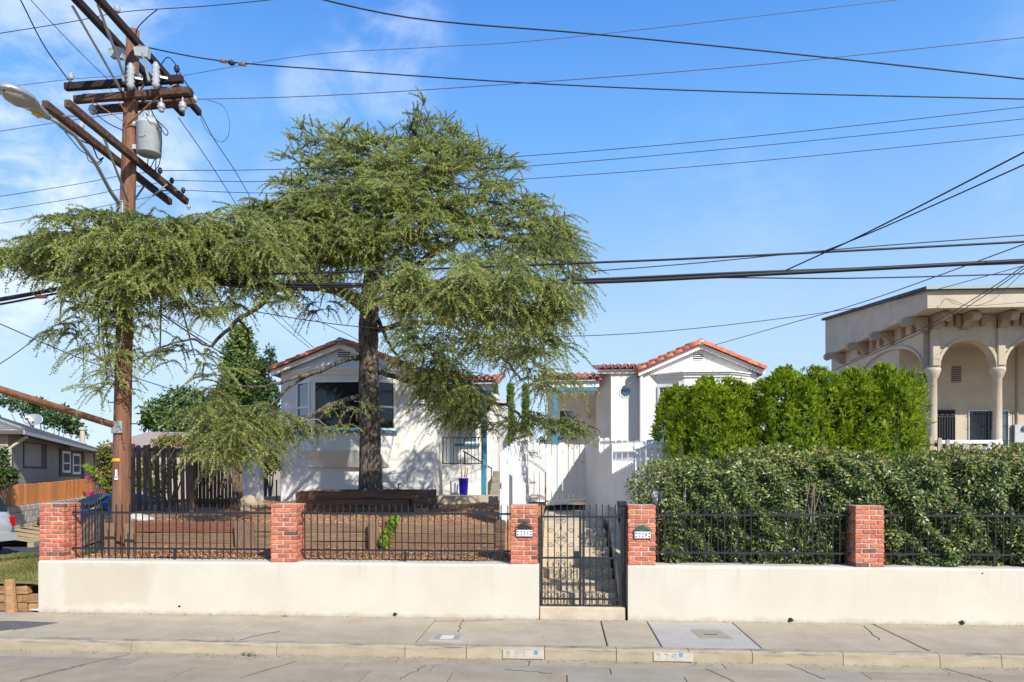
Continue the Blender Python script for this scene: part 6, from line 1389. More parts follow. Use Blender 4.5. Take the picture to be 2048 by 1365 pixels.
# ------------------------------------------------------------------ the big cedar
CY = 5.45
CED = thing('cedar_tree', 'large drooping cedar with grey bark trunk growing from the sleeper planter', 'tree', (PX(742, CY), CY, 1.6))
def C3(u, v, Y): return P(u, v, Y)
tp = [C3(743, 1000, CY), C3(741, 965, CY), C3(740, 860, CY), C3(737, 700, CY), C3(738, 620, CY), C3(748, 540, CY), C3(765, 460, CY), C3(790, 380, CY), C3(815, 300, CY), C3(838, 245, CY), C3(846, 226, CY)]
tpts = smoothpts(tp, 5); nt_ = len(tpts)
rad0 = [.30, .255, .232, .215, .21, .19, .155, .115, .075, .04, .015]
trad = []
for i in range(nt_):
    f = i / 5; k = min(int(f), 9); trad.append(rad0[k] + (rad0[k + 1] - rad0[k]) * (f - k))
def bark_tube(pts, rads, n, amp, seed=0):
    mb = MB(); mb.tube(pts, rads, n, wob=amp); return mb
bark_tube(tpts, trad, 26, .075).build('trunk', 'bark', CED, True)
for (u, v) in ((742, 738), (716, 700), (765, 842)): p = C3(u, v, CY - .21); MB().tube([p, p - Vector((0, .05, 0))], [.06, .045], 9, wob=.1).build('branch_stub', 'timber_grey', CED)
LIMBS = []                                                  # polylines that carry the foliage
def limb(pts, r0, r1, n=8):
    q = smoothpts([C3(*p) for p in pts], 5); m = len(q)
    for i in range(1, m - 1): q[i] = q[i] + Vector([random.uniform(-.02, .02) for _ in range(3)])
    MB().tube(q, [r0 + (r1 - r0) * i / (m - 1) for i in range(m)], n, wob=.08).build('limb', 'bark', CED, True); LIMBS.append(q)
limb([(740, 625, CY), (700, 592, 4.9), (640, 572, 4.3), (560, 572, 3.6), (470, 566, 2.4), (380, 556, 1.7), (280, 540, 1.15), (170, 540, .9), (70, 545, .7)], .16, .03)
limb([(552, 574, 3.5), (520, 612, 3.6), (478, 640, 3.7), (436, 680, 3.8), (420, 694, 3.8)], .055, .03)
limb([(420, 694, 3.8), (380, 680, 3.6), (335, 690, 3.3), (300, 706, 3.1), (268, 722, 3.0)], .028, .008)
limb([(478, 640, 3.7), (498, 670, 3.9), (492, 720, 4.1), (470, 770, 4.2), (440, 800, 4.3)], .03, .012)
limb([(722, 716, CY), (690, 720, 5), (640, 742, 4.6), (570, 762, 4.4), (520, 775, 4.3), (470, 770, 4.2)], .062, .018)
limb([(628, 748, 4.6), (585, 770, 4.5), (548, 806, 4.4), (520, 835, 4.3), (470, 870, 4.1)], .035, .012)
limb([(722, 790, CY), (690, 800, 5), (650, 815, 4.6), (612, 840, 4.4), (560, 868, 4.2), (500, 880, 4.0)], .062, .016)
limb([(758, 660, CY), (800, 650, 5), (850, 645, 4.6), (905, 652, 4.3), (960, 690, 4.1), (1010, 720, 4.0), (1040, 760, 4)], .07, .015)
limb([(756, 640, CY), (775, 680, 5.1), (800, 720, 4.8), (840, 745, 4.6)], .05, .015)
limb([(768, 560, CY), (820, 540, 5), (880, 500, 4.8), (950, 472, 4.7), (1020, 480, 4.8), (1090, 510, 4.9), (1140, 560, 5)], .09, .02)
limb([(760, 600, CY), (830, 600, 3.9), (900, 590, 2.6), (980, 585, 1.7), (1060, 580, 1.4), (1130, 595, 1.4)], .075, .012)
limb([(900, 590, 4.2), (960, 640, 4.1), (1010, 672, 4.0), (1040, 700, 4.0), (1075, 735, 4.0)], .045, .012)
limb([(759, 745, CY), (810, 760, 5), (880, 790, 4.7), (940, 824, 4.5), (972, 824, 4.4), (985, 808, 4.4), (1018, 812, 4.3), (1045, 838, 4.2)], .055, .026)
limb([(1045, 838, 4.2), (1080, 846, 4.1), (1120, 850, 4.0), (1150, 852, 4.0)], .02, .006)
limb([(750, 550, CY), (700, 500, 5), (640, 470, 4.7), (570, 455, 4.4), (480, 455, 4.0)], .09, .02)
limb([(770, 470, CY), (740, 420, 5), (690, 380, 4.8), (630, 350, 4.7)], .06, .015)
limb([(770, 480, CY), (820, 430, 4.8), (880, 410, 4.5), (960, 400, 4.6), (1030, 420, 4.8)], .07, .015)
limb([(800, 370, CY), (760, 320, 5.1), (700, 285, 5.1), (640, 278, 5.2), (600, 300, 5.3)], .05, .012)
limb([(815, 310, CY), (870, 310, 5.1), (930, 310, 5.0), (975, 330, 5.1)], .045, .012)
limb([(800, 380, CY), (850, 380, 4.7), (900, 370, 4.4), (950, 380, 4.3)], .04, .012)
limb([(780, 430, CY), (760, 420, 4.6), (740, 430, 4.0), (720, 450, 3.7)], .05, .012)
limb([(770, 470, CY), (800, 470, 4.5), (860, 470, 3.9), (920, 480, 3.6)], .05, .012)
limb([(760, 560, CY), (800, 500, 6.4), (900, 470, 7.2), (1000, 460, 7.6)], .06, .012)
limb([(760, 500, CY), (700, 450, 6.4), (620, 420, 7.0)], .05, .012)

# foliage pads: (u, v, half-width px, half-height px, distance behind the wall, half-depth m, density)
PADS = [
 (848, 246, 30, 26, 5.4, .35, 1.3), (800, 262, 34, 24, 5.3, .4, 1.1), (880, 270, 42, 26, 5.3, .5, 1.2), (760, 296, 52, 26, 5.2, .55, 1.2), (690, 282, 56, 26, 5.2, .5, 1.1), (632, 300, 46, 30, 5.3, .5, .9),
 (920, 305, 52, 30, 5.1, .6, 1.2), (962, 338, 42, 30, 5.1, .5, 1), (850, 315, 60, 32, 4.9, .7, 1.3), (620, 345, 46, 30, 5.2, .5, .9), (700, 340, 70, 32, 4.8, .7, 1.3), (780, 360, 80, 36, 4.6, .7, 1.4),
 (880, 370, 80, 36, 4.4, .7, 1.4), (970, 385, 60, 32, 4.6, .6, 1.1), (640, 392, 64, 32, 4.9, .6, 1.2), (720, 405, 80, 36, 4.3, .7, 1.4), (820, 425, 90, 38, 4.1, .7, 1.5), (930, 432, 80, 36, 4.2, .7, 1.4), (1020, 420, 48, 32, 4.9, .6, 1.1),
 (640, 450, 80, 38, 4.4, .7, 1.4), (555, 455, 72, 36, 4.1, .7, 1.3), (470, 460, 66, 32, 3.7, .6, 1.2), (730, 470, 80, 38, 4.0, .7, 1.4), (850, 478, 80, 34, 3.8, .7, 1.3), (1040, 468, 60, 34, 4.8, .7, 1.2), (1095, 470, 46, 38, 4.9, .6, 1.1), (1120, 512, 44, 42, 4.9, .6, 1.1), (1140, 562, 34, 42, 4.8, .5, .9),
 (600, 505, 70, 36, 4.0, .7, 1.3), (690, 520, 60, 36, 4.3, .7, 1.1), (520, 510, 66, 34, 3.5, .6, 1.2), (680, 430, 80, 40, 6.3, .6, .35), (1000, 500, 70, 36, 6.2, .6, .3),
 (800, 560, 50, 34, 4.2, .6, .8), (870, 560, 70, 30, 3.9, .6, 1.3), (950, 562, 72, 30, 3.7, .6, 1.4), (1030, 570, 70, 28, 3.7, .6, 1.2), (1100, 585, 56, 26, 3.8, .5, .9), (860, 605, 56, 34, 3.8, .6, 1.1), (930, 612, 62, 36, 3.7, .6, 1.2), (1010, 622, 54, 36, 3.8, .6, 1.1), (1058, 650, 38, 44, 3.9, .5, .9), (780, 610, 46, 32, 4.4, .5, .9),
 (840, 665, 40, 36, 4.4, .5, .7), (1060, 715, 36, 44, 3.9, .45, .8), (1000, 690, 44, 36, 4.0, .5, .6), (858, 712, 40, 42, 4.5, .45, .9), (890, 756, 48, 36, 4.4, .5, .9), (930, 800, 50, 30, 4.2, .5, 1.0), (960, 842, 56, 26, 4.2, .5, 1.0), (905, 830, 36, 26, 4.4, .4, .8), (1095, 765, 34, 36, 3.9, .4, .7),
 (1062, 844, 40, 24, 4.2, .4, 1.1), (1110, 852, 44, 20, 4.0, .4, 1.2), (1150, 862, 22, 16, 4.0, .3, .8), (1035, 850, 26, 22, 4.3, .3, .8),
 (430, 480, 60, 32, 3.2, .6, 1.2), (380, 470, 66, 28, 2.6, .6, 1.3), (310, 462, 72, 26, 2.0, .6, 1.4), (235, 462, 72, 26, 1.5, .6, 1.4), (165, 476, 56, 24, 1.2, .5, 1.3), (150, 440, 36, 8, 1.2, .3, .6), (95, 492, 56, 24, 1.0, .5, 1.2), (30, 505, 50, 24, .8, .5, 1.1), (-40, 515, 50, 24, .7, .5, .9),
 (420, 530, 66, 32, 2.9, .6, 1.3), (340, 520, 70, 32, 2.2, .6, 1.4), (260, 515, 66, 32, 1.6, .6, 1.3), (185, 525, 56, 30, 1.2, .5, 1.2), (110, 540, 46, 26, 1.0, .45, .9), (480, 560, 56, 28, 3.2, .5, 1.0), (390, 575, 60, 28, 2.5, .5, 1.1), (310, 575, 60, 28, 1.9, .5, 1.0), (230, 575, 54, 32, 1.4, .5, .9),
 (200, 615, 42, 34, 1.2, .4, .7), (140, 600, 40, 34, 1.0, .4, .6), (120, 650, 32, 34, .9, .35, .5), (215, 660, 26, 44, .95, .3, .7), (200, 720, 18, 50, .85, .25, .6), (240, 700, 22, 50, .6, .25, .6), (215, 770, 18, 40, .75, .22, .5), (445, 610, 48, 28, 3.4, .45, .8), (380, 620, 44, 24, 3.0, .4, .7), (530, 590, 44, 26, 4.0, .4, .6), (600, 590, 60, 20, 4.4, .4, .4), (640, 615, 46, 24, 4.6, .4, .4),
 (320, 720, 50, 30, 3.1, .35, .3), (390, 715, 44, 36, 3.5, .35, .35), (300, 640, 40, 30, 2.4, .35, .35),
 (430, 770, 34, 46, 4.2, .4, .8), (430, 840, 44, 44, 4.1, .45, 1.1), (480, 860, 50, 36, 4.1, .45, 1.1), (540, 850, 48, 34, 4.2, .45, 1.0), (600, 850, 36, 22, 4.4, .35, .8), (430, 905, 36, 36, 4.0, .4, .9), (500, 830, 44, 36, 4.3, .4, .9), (690, 815, 40, 16, 4.6, .3, .4), (660, 860, 46, 14, 4.5, .3, .35), (800, 730, 40, 24, 4.8, .35, .4), (850, 800, 44, 26, 4.6, .4, .6),
]
def fwd(u, v, Y):
    """the left limb and the low right limb reach out over the street wall"""
    if u < 540: return .30 + .36 * (Y - .7)
    if 780 <= u <= 1125 and 548 <= v <= 632: return .42 * (Y - 1.6) - .05
    return Y
PADS = [(u, v, ru, rv, fwd(u, v, Y), ry, den) for (u, v, ru, rv, Y, ry, den) in PADS]
PADS += [(500, 905, 48, 30, 4.0, .4, 1.1), (455, 890, 44, 36, 3.9, .4, 1.0), (540, 885, 40, 22, 4.1, .35, .9), (410, 850, 36, 40, 3.9, .4, .8), (1040, 630, 50, 36, 1.3, .5, .8), (1095, 650, 36, 36, 1.4, .4, .8), (900, 630, 56, 34, 1.9, .5, .6), (860, 690, 36, 44, 3.6, .4, .9), (870, 745, 46, 40, 4.0, .45, 1.0), (920, 790, 50, 34, 4.0, .5, 1.0), (720, 590, 34, 24, 4.2, .4, .7), (780, 575, 44, 30, 3.2, .45, .9), (640, 480, 60, 40, 3.2, .6, 1.0), (560, 490, 60, 40, 2.8, .6, 1.0), (600, 430, 60, 34, 3.8, .6, 1.0), (350, 480, 60, 30, .8, .4, 1.1), (100, 510, 50, 28, .35, .35, 1.0), (40, 520, 46, 28, .3, .35, 1.0), (130, 570, 36, 34, .4, .3, .7), (170, 640, 30, 36, .5, .3, .6), (930, 525, 70, 24, 2.6, .6, 1.0), (1020, 530, 66, 26, 2.8, .6, 1.0), (1085, 620, 50, 34, 1.2, .5, .9), (1120, 600, 40, 28, 1.3, .45, .8), (1060, 500, 60, 30, 3.6, .6, 1.0),
 (1085, 690, 34, 50, 2.2, .4, .9), (1040, 690, 40, 44, 2.6, .4, .8), (1075, 770, 34, 44, 3.2, .35, .8), (985, 700, 44, 40, 3.2, .45, .7), (930, 690, 44, 34, 3.4, .45, .6), (290, 490, 80, 30, .4, .45, 1.3), (220, 500, 70, 34, .35, .4, 1.3), (160, 505, 56, 28, .4, .4, 1.1), (340, 550, 64, 34, .6, .45, 1.2), (270, 560, 60, 36, .4, .4, 1.2), (200, 560, 50, 36, .4, .4, 1.0), (420, 500, 70, 34, 1.0, .5, 1.3), (480, 520, 60, 34, 1.6, .5, 1.2), (235, 620, 34, 40, .4, .3, .9), (215, 690, 24, 56, .4, .22, .9), (225, 755, 16, 40, .45, .2, .6), (560, 530, 60, 30, 3.2, .6, 1.1), (640, 560, 40, 26, 3.9, .5, .8),
 (800, 400, 90, 40, 4.0, .7, 1.2), (880, 330, 70, 34, 4.6, .6, 1.1), (740, 320, 70, 30, 4.6, .6, 1.1), (760, 520, 60, 34, 4.0, .6, 1.0), (1080, 430, 40, 30, 4.9, .5, .9)]
KY = {}
limb_pts = [p for q in LIMBS for p in q] + tpts[8:]
LP = np.array([tuple(p) for p in limb_pts])
twigs = MB(); needle_v = []; needle_t = []
def curve_pts(p0, d, L, g, n):
    t = np.linspace(0, 1, n + 1)[:, None]; return p0 + d * L * t + np.array([0, 0, -1.0]) * g * L * t ** 2
CEN = np.array(tuple(C3(745, 560, CY)))
for (u, v, ru, rv, Y, ry, den) in PADS:
    c = np.array(tuple(C3(u, v, Y))); s = np.linalg.norm(np.array(tuple(C3(u + 1, v, Y))) - c); rx, rz = ru * s, rv * s
    # secondary limb from the nearest bearing wood
    cand = LP[np.argsort(np.linalg.norm(LP - c, axis=1) + .6 * np.maximum(0, LP[:, 2] - c[2] - .2))[:3]]
    a = cand[0]; mid = (a + c) / 2 + np.array([0, 0, .12])
    twigs.tube([tuple(a), tuple(mid), tuple(c)], [.022, .016, .010], 5, cap=False)
    out = unit((c - CEN)[None])[0]; out[2] *= .3
    u += random.uniform(-.12, .12) * ru; ptint = RNG.normal() * .08; upper = max(0., min(1., (560 - v) / 260)) if u > 540 else 0.
    if v < 470 and u > 560: den *= .82
    nsub = max(4, int(14 * den * (rx * ry) ** .5 / .55))
    for k in range(nsub):
        ph = RNG.uniform(0, 2 * np.pi); d = np.array([np.cos(ph) * rx, np.sin(ph) * ry, 0]); d = d + out * .25 * rx
        start = c + np.array([RNG.normal() * rx * .22, RNG.normal() * ry * .22, RNG.uniform(-.45, .75) * rz])
        L = np.linalg.norm(d) * RNG.uniform(.7, 1.1); dn = d / np.linalg.norm(d); dn[2] = RNG.uniform(.0, .35) + .35 * upper * RNG.uniform(0, 1); dead = RNG.uniform() < (.10 if v < 520 else .20)
        sp = curve_pts(start, dn, L, .45, 5)
        twigs.tube([tuple(p) for p in sp[::1]], np.linspace(.009, .003, 6), 4, cap=False)
        ns = max(3, int(RNG.integers(14, 21) * L / .75)); tt = RNG.uniform(.08, 1.0, ns)
        base = start + dn * L * tt[:, None] + np.array([0, 0, -1.0]) * .45 * L * (tt ** 2)[:, None]
        ang = RNG.uniform(0, 2 * np.pi, ns); sd2 = unit(dn * RNG.uniform(.2, 1, ns)[:, None] + np.stack([np.cos(ang), np.sin(ang), RNG.uniform(-.25, .45, ns) + .45 * upper], 1) * .9)
        sl2 = RNG.uniform(.25, .62, ns) * min(1.25, max(.6, rz / .32)); grav = RNG.uniform(.35, 1.2, ns) * (1 - .7 * upper); sl2 = sl2 * (1 - .25 * upper)
        for i in range(ns):
            nT = max(3, int(sl2[i] / .0205)); t = np.linspace(.06, 1, nT)[:, None]
            q = base[i] + sd2[i] * sl2[i] * t + np.array([0, 0, -1.0]) * grav[i] * sl2[i] * t ** 2
            tan = unit(sd2[i] + np.array([0, 0, -2.0]) * grav[i] * t)
            if not dead or i % 4 == 0: needle_v.append((q, tan)); needle_t.append(np.clip(RNG.normal() * .15 + .30 + ptint - .06 * (v > 640) + .34 * t[:, 0] ** 1.5, 0, 1))
            if (i % 2 == 0) or dead: twigs.tube([tuple(base[i]), tuple(q[nT // 2]), tuple(q[-1])], [.0035, .0028, .0015], 3, cap=False)
Q = np.concatenate([a for a, b in needle_v]); T = np.concatenate([b for a, b in needle_v]); TT = np.concatenate(needle_t)
K = 4; Q4 = np.repeat(Q, K, 0); T4 = np.repeat(T, K, 0); n4 = len(Q4)
dirs = unit(T4 * RNG.uniform(.1, .8, (n4, 1)) + rdir(n4) * .9 + np.array([0, 0, .15]))
side = unit(np.cross(dirs, rdir(n4))) * RNG.uniform(.0065, .0112, (n4, 1)); Ln = RNG.uniform(.026, .052, (n4, 1))
V = np.stack([Q4 - side, Q4 + side, Q4 + dirs * Ln], 1).reshape(-1, 3)
tint = np.clip(np.repeat(TT, K) + RNG.normal(size=n4) * .13, 0, 1)
tag(put('foliage', fastmesh('foliage', V, 3, 'needles', tint), CED), kind='stuff')
tag(twigs.build('twigs', 'twig', CED, True), kind='stuff')

# ------------------------------------------------------------------ glossy leafy hedge behind the iron fence
HX0, HX1 = PX(1338, .8), PX(2300, .6)
hg = thing('leafy_hedge', 'long glossy dark green hedge pressing through the right iron fence', 'hedge', ((HX0 + HX1) / 2, 1, .8))
def hedge_top(x): return 2.33 + .07 * np.sin(2.1 * x + .5) + .05 * np.sin(4.7 * x) + .05 * np.sin(9.3 * x + 2) - .22 * np.clip((PX(1400, .8) - x) / .6, 0, 1)
def hedge_front(x, z): return .36 + .07 * np.sin(3.1 * x + 1.3 * z) + .06 * np.sin(6.7 * x - 2.9 * z + 1) + .04 * np.sin(11 * x + 7 * z) + .02 * np.sin(19 * x + 13 * z) - .12 * smooth_np(PX(1790, .3), PX(1850, .3), x) + .15 * np.clip((z - 2.0) / .5, 0, 1)
def smooth_np(a, b, x): t = np.clip((x - a) / (b - a), 0, 1); return t * t * (3 - 2 * t)
n = 46000
x = RNG.uniform(HX0 - .15, HX1, n); z = .80 + (hedge_top(x) - .80) * RNG.uniform(0, 1, n) ** .9; dep = RNG.exponential(.07, n)
y = hedge_front(x, z) + dep - .06
nrm = unit(np.stack([RNG.normal(size=n) * .5, -np.ones(n) * .8, .55 + RNG.normal(size=n) * .4], 1))
dr2 = unit(np.stack([RNG.normal(size=n), -.35 + RNG.normal(size=n) * .4, -.45 + RNG.normal(size=n) * .55], 1))
y += .16 * np.clip(np.sin(8.3 * x + 2 * np.sin(5 * z)) * np.sin(9.1 * z + 1.5 * np.sin(6 * x)), 0, 1)
pos = np.stack([x, y, z], 1)
n2 = 14000                                                   # crown of the hedge
x2 = RNG.uniform(HX0 - .1, HX1, n2); y2 = RNG.uniform(.42, 1.7, n2); z2 = hedge_top(x2) - .05 - RNG.exponential(.05, n2) + .05 * np.sin(5 * y2 + 3 * x2) - .5 * np.clip(.62 - y2, 0, 1)
pos = np.concatenate([pos, np.stack([x2, y2, z2], 1)]); nrm = np.concatenate([nrm, unit(np.stack([RNG.normal(size=n2) * .5, -.3 + RNG.normal(size=n2) * .5, np.ones(n2)], 1))]); dr2 = np.concatenate([dr2, unit(np.stack([RNG.normal(size=n2), RNG.normal(size=n2), .4 + RNG.normal(size=n2) * .5], 1))])
# upright shoots along the top
ns = 900; xs = RNG.uniform(HX0, HX1, ns); ys = RNG.uniform(.45, 1.3, ns)
for k in range(7):
    f = k / 6; pos = np.concatenate([pos, np.stack([xs + RNG.normal(size=ns) * .012, ys + RNG.normal(size=ns) * .012, hedge_top(xs) - .06 + .18 * f], 1)]); nrm = np.concatenate([nrm, rdir(ns)]); dr2 = np.concatenate([dr2, unit(rdir(ns) + np.array([0, 0, .9]))])
# sprays reaching out over the wall and through the pickets
nn = len(pos); h = (pos[:, 2] - .8) / 1.6
tint = np.clip(.42 + RNG.normal(size=nn) * .2 + .16 * np.clip(h - .8, 0, .3) / .2, 0, .84); tint[RNG.uniform(size=nn) < np.where(h > .93, .07, .008)] = .98
V = leaves(pos, dr2, nrm, RNG.uniform(.05, .088, nn), RNG.uniform(.021, .036, nn), .42, .08)
tag(put('foliage', fastmesh('foliage', V.reshape(-1, 3), 4, 'hedge_leaf', tint), hg), kind='stuff')
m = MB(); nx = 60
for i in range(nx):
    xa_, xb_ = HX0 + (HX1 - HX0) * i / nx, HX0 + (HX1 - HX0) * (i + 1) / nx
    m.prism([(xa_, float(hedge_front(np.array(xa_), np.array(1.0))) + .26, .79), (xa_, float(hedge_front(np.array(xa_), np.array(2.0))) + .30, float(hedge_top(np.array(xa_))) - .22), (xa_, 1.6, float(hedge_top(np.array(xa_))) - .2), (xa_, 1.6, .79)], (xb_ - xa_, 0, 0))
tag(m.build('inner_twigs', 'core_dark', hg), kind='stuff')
m = MB()
for i in range(150):
    xx = random.uniform(HX0, HX1); yy = .42 + random.uniform(0, .25); m.tube([(xx, yy, .78), (xx + random.uniform(-.1, .1), yy - .03, 1.3), (xx + random.uniform(-.2, .2), yy - .06, 2.0)], [.014, .01, .006], 4, cap=False)
tag(m.build('stems', 'twig', hg), kind='stuff')
# lighter open shrub at the hedge's left end, white fence showing through
os_ = thing('garden_shrub', 'loose open shrub with reddish buds at the left end of the hedge', 'shrub', (PX(1300, .7), .7, .8))
cx0, cy0 = PX(1310, .8), .85; n = 5200
ph = RNG.uniform(0, 2 * np.pi, n); r = np.sqrt(RNG.uniform(0, 1, n)); z = RNG.uniform(.85, 2.36, n); wd = .42 * (1 - .25 * np.abs(z - 1.7))
pos = np.stack([cx0 + r * np.cos(ph) * wd + .08 * np.sin(9 * z), cy0 + r * np.sin(ph) * .4, z], 1)
keep = (np.sin(7 * pos[:, 0] + 3) * np.sin(6 * pos[:, 2]) + .5 * np.sin(13 * pos[:, 2] + 9 * pos[:, 0])) > -.55; pos = pos[keep]; n = len(pos)
tint = np.clip(.55 + RNG.normal(size=n) * .22, 0, .85); tint[RNG.uniform(size=n) < .05] = 1
tag(put('foliage', fastmesh('foliage', leaves(pos, unit(rdir(n) + np.array([0, -.3, -.2])), unit(rdir(n) + np.array([0, -.8, .7])), RNG.uniform(.04, .07, n), RNG.uniform(.018, .028, n)).reshape(-1, 3), 4, 'hedge_leaf', tint), os_), kind='stuff')
m = MB()
for i in range(16): a = random.uniform(0, 6.28); m.tube([(cx0 + .1 * math.cos(a), cy0 + .1 * math.sin(a), .75), (cx0 + .22 * math.cos(a), cy0 + .2 * math.sin(a), 1.5), (cx0 + .32 * math.cos(a + .3), cy0 + .3 * math.sin(a), 2.2)], [.014, .01, .004], 4, cap=False)
tag(m.build('stems', 'twig', os_), kind='stuff')

# ------------------------------------------------------------------ bright green upright conifer shrubs
def thuja(label, u0, u1, vtop, Y, ry, zb, n, seed, lean=0):
    rg = np.random.default_rng(seed); x0, x1 = PX(u0, Y), PX(u1, Y); cx, rx = (x0 + x1) / 2, (x1 - x0) / 2; zt = ZV((u0 + u1) / 2, vtop, Y); Hh = zt - zb
    t = thing('conifer_shrub', label, 'shrub', (cx, Y, zb), 'bright green conifer shrubs')
    ph = rg.uniform(0, 2 * np.pi, n); low = rg.uniform(size=n) < .40; tq = rg.uniform(0, np.pi / 2, n); f = np.where(low, rg.uniform(0, .38, n), .38 + .62 * np.sin(tq) ** .75)
    lob = 1 + .07 * np.sin(5 * ph + seed + 2 * f) + .07 * np.sin(8 * ph + 2 * seed + 9 * f) + .05 * np.sin(15 * ph - 17 * f) + .035 * np.sin(23 * ph + 31 * f + seed)
    prof = np.where(low, .90 + .26 * f, np.cos(tq) ** .55)
    topm = 1 + .035 * np.sin(3 * ph + seed) + .035 * np.sin(7 * ph + 2 * seed)
    rad = prof * lob * (1 - np.minimum(.25, rg.exponential(.045, n)))
    rad *= 1 - .20 * np.clip(np.sin(6 * ph + 14 * f + seed) * np.sin(11 * ph - 9 * f), 0, 1)
    p = np.stack([cx + rx * rad * np.cos(ph) + lean * f, Y + ry * rad * np.sin(ph), zb + Hh * f * topm], 1)
    outw = unit(np.stack([np.cos(ph) * ry, np.sin(ph) * rx, 0 * ph], 1)); K = 11
    ax = unit(outw * (.75 + .3 * rg.normal(size=(n, 1))) + np.array([0, 0, .75]) + rg.normal(size=(n, 3)) * .4)
    tanv = unit(np.cross(np.array([0, 0, 1.0]), outw) + rg.normal(size=(n, 3)) * .5)
    big = rg.uniform(.08, .15, n); V = []; TI = []; tn = np.clip(.45 + rg.normal(size=n) * .2, 0, 1)
    for k in range(K):
        g = (k + .5) / K; s_ = (-1) ** k; b = p + ax * (big * g * .75)[:, None]; d = unit(ax * (.7 + .5 * g) + tanv * s_ * (.75 - .55 * g) + rg.normal(size=(n, 3)) * .15)
        V.append(leaves(b, d, unit(outw + rg.normal(size=(n, 3)) * .4), big * (.55 - .2 * g), big * .17, .55)); TI.append(np.clip(tn + .18 * g - .08 + rg.normal(size=n) * .06, 0, 1))
    tag(put('foliage', fastmesh('foliage', np.concatenate(V).reshape(-1, 3), 4, 'thuja_leaf', np.concatenate(TI)), t), kind='stuff')
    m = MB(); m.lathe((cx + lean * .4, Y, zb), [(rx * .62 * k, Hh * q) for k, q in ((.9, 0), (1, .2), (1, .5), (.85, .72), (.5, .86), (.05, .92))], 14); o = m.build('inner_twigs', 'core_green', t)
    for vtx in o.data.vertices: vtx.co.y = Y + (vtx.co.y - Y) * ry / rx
    MB().tube([(cx, Y, zb - .5), (cx, Y, zb + .5)], .06, 7).build('trunk', 'bark', t)
thuja('dark conifer shrub behind the white fence panel, under the bay window', 1308, 1400, 792, 5.2, .45, 1.2, 3600, 1)
thuja('lower bright conifer shrub in front of the right bungalow bay', 1338, 1530, 782, 3.8, .7, .9, 9500, 2, -.05)
thuja('bright conifer shrub in the middle of the row, right of the bungalow eave', 1478, 1705, 762, 3.7, .8, .9, 11500, 3)
thuja('tallest bright conifer shrub at the right end, before the arcaded porch', 1645, 1838, 760, 3.8, .8, .9, 10500, 5)
thuja('narrow conifer tuft behind the row, against the arcade corner column', 1776, 1848, 762, 4.3, .4, 1.2, 2400, 9)

# ------------------------------------------------------------------ background trees and plants
def leafy(name, label, clumps, m, n_per, ls, cat='tree', trunk=None, group=None, jitter=.25):
    """clumps: (u, v, ru, rv, Y) ellipsoids of leaves on limbs from one trunk foot"""
    c0 = P(*[clumps[0][i] for i in (0, 1, 4)]); t = thing(name, label, cat, (c0.x, c0.y, 1.2), group); V = []; TI = []; br = MB()
    foot = Vector(trunk) if trunk else None
    for (u, v, ru, rv, Y) in clumps:
        c = np.array(tuple(P(u, v, Y))); s = np.linalg.norm(np.array(tuple(P(u + 1, v, Y))) - c); n = int(n_per * (ru * rv) / 900) + 30
        d = rdir(n); rr = RNG.uniform(.35, 1, n) ** .5 * (1 + .18 * np.sin(6 * d[:, 0] + 3 * d[:, 2]) + .12 * np.sin(11 * d[:, 1] + 7 * d[:, 2]))
        p = c + d * rr[:, None] * np.array([ru * s, min(ru * s, 1.6), rv * s]) + RNG.normal(size=(n, 3)) * ls * jitter
        nr = unit(d + np.array([0, 0, .6]) + RNG.normal(size=(n, 3)) * .5); V.append(leaves(p, unit(rdir(n) + np.array([0, 0, -.1])), nr, RNG.uniform(.7, 1.3, n) * ls, RNG.uniform(.35, .6, n) * ls)); TI.append(np.clip(.45 + RNG.normal(size=n) * .22 + .1 * RNG.normal(), 0, 1))
        if foot is not None: br.tube([foot, foot.lerp(Vector(c), .5) + Vector((0, 0, .2)), Vector(c)], [min(.09, ls * .3), min(.05, ls * .16), .01], 6, cap=False)
    tag(put('crown', fastmesh('crown', np.concatenate(V).reshape(-1, 3), 4, m, np.concatenate(TI)), t), kind='stuff')
    if foot is not None: br.build('trunk', 'bark', t, True)
    return t
def ft(u, Y, z=0.3): return (PX(u, Y), Y, z)
leafy('round_tree', 'dense dark green round tree behind the tan shingle roof', [(u, v, r, r * .8, 34 + (k % 3)) for k, (u, v, r) in enumerate(((318, 828, 32), (350, 806, 36), (385, 800, 34), (340, 845, 38), (375, 838, 42), (405, 830, 36), (300, 848, 18), (300, 825, 16), (425, 850, 30)))], 'tree_leaf', 520, .34, trunk=ft(360, 34))
leafy('tall_conifer', 'tall columnar green conifer left of the left bungalow', [(u, v, r, r2, 15 + .3 * (k % 2)) for k, (u, v, r, r2) in enumerate(((484, 672, 20, 24), (482, 705, 32, 34), (492, 740, 38, 38), (440, 830, 40, 40), (515, 800, 30, 36), (425, 870, 40, 34), (470, 760, 26, 30), (486, 790, 36, 36), (462, 810, 30, 34), (500, 830, 34, 36), (470, 850, 36, 36), (450, 780, 16, 22), (455, 730, 12, 18)))], 'cypress_leaf', 1100, .17, trunk=ft(480, 15, 1.0))
leafy('feathery_tree', 'light green feathery tree at the left bungalow eave', [(u, v, r, r2, 14) for u, v, r, r2 in ((540, 705, 10, 12), (528, 735, 18, 18), (545, 730, 12, 14), (520, 770, 24, 28), (540, 790, 24, 32), (530, 830, 32, 38), (545, 855, 24, 36), (500, 860, 36, 40), (460, 880, 36, 36))], 'tree_leaf', 900, .13, trunk=ft(530, 14, 1.0))
leafy('yard_bush', 'leafy bush glimpsed through the arched garden opening', [(u, v, r, r2, 13) for u, v, r, r2 in ((540, 915, 22, 18), (530, 935, 18, 14), (552, 925, 14, 18))], 'tree_leaf', 900, .13, 'bush', ft(540, 13, 1.2))
